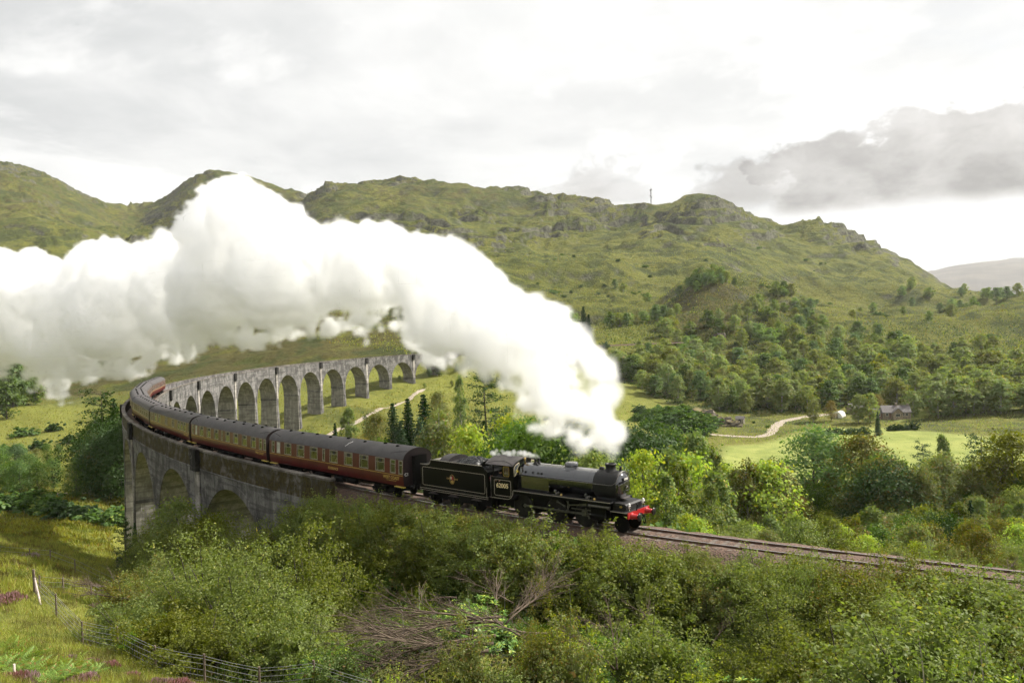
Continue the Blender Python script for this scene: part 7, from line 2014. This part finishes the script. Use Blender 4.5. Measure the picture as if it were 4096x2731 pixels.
# lattice mast on the ridge
dd = np.linspace(900, 1600, 300); px_m = 2605
xx_ = (px_m - 2048) / FPX * dd; zz_ = ground_v(xx_, dd); kbest = int(np.argmax((zz_ - CAM_Z) / dd)); gm = Vector((xx_[kbest] + .0314 * (zz_[kbest] - CAM_Z), dd[kbest], 0)); gm.z = ground(gm.x, gm.y)
MH = 24.0 * dd[kbest] / 1300
mast = empty('radio_mast', gm, .3, 'thin lattice radio mast standing on the ridge skyline', 'radio mast')
M_MAST = mat('mast_steel', (.09, .075, .07), .7, .3)
legs = [(1.0 * math.cos(a), 1.0 * math.sin(a)) for a in (0, 2.094, 4.189)]
for x, y in legs:
    mb = MB(); mb.tube([(x, y, -1), (x * .75, y * .75, MH)], .16, 5); mb.build('leg', mast, M_MAST)
mb = MB(); n = 10
for i in range(n):
    z0, z1 = MH * i / n, MH * (i + 1) / n
    for j in range(3):
        a, b = legs[j], legs[(j + 1) % 3]; k0, k1 = 1 - .25 * i / n, 1 - .25 * (i + 1) / n
        mb.tube([(a[0] * k0, a[1] * k0, z0), (b[0] * k1, b[1] * k1, z1)], .09, 4); mb.tube([(a[0] * k1, a[1] * k1, z1), (b[0] * k1, b[1] * k1, z1)], .09, 4)
mb.build('bracing', mast, M_MAST)
for z, a in ((.97, 0), (.93, 2), (.88, 4), (.74, 1), (.55, 3), (.45, 5)):
    mb = MB(); mb.lathe([(.0, -1.4), (.42, -1.3), (.42, 1.3), (0, 1.4)], (1.5 * math.cos(a), 1.5 * math.sin(a), MH * z), 'z', 8); mb.tube([(0, 0, MH * z), (1.5 * math.cos(a), 1.5 * math.sin(a), MH * z)], .1, 4); mb.build('antenna', mast, M_MAST)
mb = MB(); mb.tube([(0, 0, MH - .5), (0, 0, MH + 3)], .09, 5); mb.build('spike', mast, M_MAST)

# ------------------------------------------------------------------ air
mb = MB(); mb.box(-7500, 7500, -60, 7400, -75, 600); hz_ = link_mesh('haze', mb.mesh('haze'))
m = bpy.data.materials.new('thin_air'); m.use_nodes = True; q = NT(m.node_tree); m.node_tree.nodes.clear()
pv = q.n('ShaderNodeVolumePrincipled', i_Density=HAZE, i_Anisotropy=.2); pv.inputs['Color'].default_value = (.93, .95, .98, 1)
ou = q.n('ShaderNodeOutputMaterial'); q.link(pv.outputs[0], ou.inputs['Volume'])
hz_.data.materials.clear(); hz_.data.materials.append(m); tag(hz_, 'thin pale haze in the valley air', kind='stuff')

# ------------------------------------------------------------------ labels of the many plants
LOOK = dict(birch=('upright green birch', 'narrow drooping birch', 'broad olive birch'), broad=('round green tree', 'oval mid green tree', 'dark spreading tree'), alder=('olive bushy tree', 'grey green bushy tree', 'olive bushy tree'),
            yellow=('yellow green young tree',) * 3, rust=('brownish rowan tree',) * 3, spruce=('dark spruce', 'slim dark spruce', 'dark spruce'), pine=('open pine', 'narrow open pine', 'open pine'),
            farbirch=('green pointed birch', 'olive oval birch', 'olive pointed birch', 'round green tree', 'dark green oval tree'), willow=('grey green willow bush', 'wide grey willow bush', 'tall olive bush'), bigwillow=('big grey green willow', 'big olive willow'),
            sapling=('slim green sapling', 'yellow leaved sapling', 'slim green sapling'), rhodo=('glossy rhododendron', 'wide glossy rhododendron', 'tall glossy rhododendron'), bramble=('dark bramble mound', 'green leafy mound', 'sparse yellowish bush'),
            fern=('bracken fern', 'wide bracken fern', 'bracken fern'), heather=('purple heather clump', 'spreading purple heather clump'), gorse=('dark rounded bush', 'green rounded bush'))
def bankphrase(px, d):
    c = [(800, 'left of the near arch'), (1080, 'under the near arch'), (1330, 'by the viaduct end'), (1640, 'below the first coach'), (1960, 'below the tender'), (2200, 'below the engine cab'), (2480, 'below the boiler'), (2720, 'below the red buffers'), (3000, 'below the bare rails'), (3300, 'below the open rails'), (3650, 'below the overgrown rails'), (9999, 'far right on the bank')]
    h = next(b for a, b in c if px < a)
    return h + (', at frame bottom' if d < 31 else ', low down' if d < 38 else ', halfway up' if d < 45 else ', near the ballast')
def slopephrase(px, d):
    c = [(2700, 'right of the smokebox'), (2950, 'left of the meadow'), (3200, 'left of the big oak'), (3450, 'below the big oak'), (3750, 'below the meadow'), (4000, 'below the dark meadow pine'), (9999, 'at the right edge')]
    return next(b for a, b in c if px < a) + (', beside the rails' if d < 68 else ', on the near slope' if d < 95 else ', down the slope' if d < 130 else ', on the valley floor')
def woodphrase(zn):
    def f(px, d):
        c = [(2560, 'nearest the steam'), (2800, 'above the bracken mound'), (3050, 'above the farm track'), (3250, 'left of the polytunnel'), (3450, 'behind the polytunnel'), (3700, 'behind the cottage'), (3900, 'right of the cottage'), (9999, 'at the right edge')]
        return zn + ' ' + next(b for a, b in c if px < a)
    return f
ZP = dict(bank=(bankphrase, 'bushes on the bank below the train'), slope=(slopephrase, 'trees between the rails and the meadow'), lowerwood=(lambda px, d: woodphrase('in lower wood')(px, d) + (', front edge' if d < 385 else ', middle' if d < 425 else ', top edge'), 'trees of the lower wood'), rightwood=(lambda px, d: woodphrase('in valley birches')(px, d) + (', front row' if d < 328 else ', second row' if d < 350 else ', third row' if d < 372 else ', back row'), 'birches right of the cottage'),
          upperwood=(woodphrase('in upper wood'), 'trees of the upper wood'), knoll=(woodphrase('on the wooded knoll'), 'trees on the knoll'), ridgewood=(lambda px, d: 'on the ridge shoulder ' + ('before the distant hill' if px > 3800 else 'left of the distant hill'), 'trees on the right shoulder of the ridge'),
          hillside=(lambda px, d: 'alone on the grassy hillside ' + ('left of the knoll' if px < 2850 else 'right of the knoll'), 'lone trees on the hillside'), leftvalley=(lambda px, d: 'behind the tall near piers' if px > 280 else 'in the valley at the left edge', 'trees in the left valley'),
          leftedge=(lambda px, d: 'under the steam at the left edge', 'trees under the steam'), leftbush=(lambda px, d: 'on the grass left of the viaduct' if d > 250 else 'along the edge of the left field', 'bushes left of the viaduct'), pierfoot=(lambda px, d: 'at the foot of the near piers', 'scrub at the pier feet'),
          hillbush=(lambda px, d: 'on the open hillside ' + next(b for a, b in [(2200, 'above the steam'), (2600, 'below the mast'), (3000, 'above the knoll'), (3400, 'right of the knoll'), (9999, 'far to the right')] if px < a) + (', high up' if d > 750 else ''), 'bushes on the open hill'),
          hedge=(lambda px, d: 'in the clipped garden hedge ' + ('left' if px < 3519 else 'right') + ' of the lawn conifer', 'plants of the cottage hedge'), nearslope=(lambda px, d: 'on the near slope ' + ('at the left corner' if px < 220 else 'below the fence corner' if px < 480 else 'beside the middle fence posts' if px < 740 else 'beside the lower fence posts'), 'heather and bracken on the near slope'),
          farend=(lambda px, d: 'at the far end of the viaduct', 'trees at the far viaduct end'), mound=(lambda px, d: 'on the bracken mound ' + ('nearest the steam' if px < 2640 else 'at its top' if px < 2770 else 'by the brown outcrop'), 'bushes on the bracken mound'))
ORDN = 'first second third fourth fifth sixth seventh eighth ninth tenth eleventh twelfth thirteenth fourteenth fifteenth sixteenth seventeenth eighteenth nineteenth twentieth'.split()
cells = {}
for p in PLANTS:
    if p['label']: continue
    f, grp = ZP[p['zone']]
    k = LOOK[p['kind']]; look = k[p['v'] % len(PR[p['kind']]) % len(k)]
    cells.setdefault((look, f(p['px'], p['d'])), []).append(p); p['o']['group'] = grp
for (look, ph), L_ in cells.items():
    L_.sort(key=lambda p: p['px'])
    for i, p in enumerate(L_):
        o_ = '' if len(L_) == 1 else (ORDN[i] if i < 20 else 'number %d' % (i + 1)) + ' from left'
        p['o']['label'] = look + ' ' + ph + ((', ' + o_.replace(' from left', ' of them') if len((look + ph).split()) > 12 else ', ' + o_) if o_ else '')
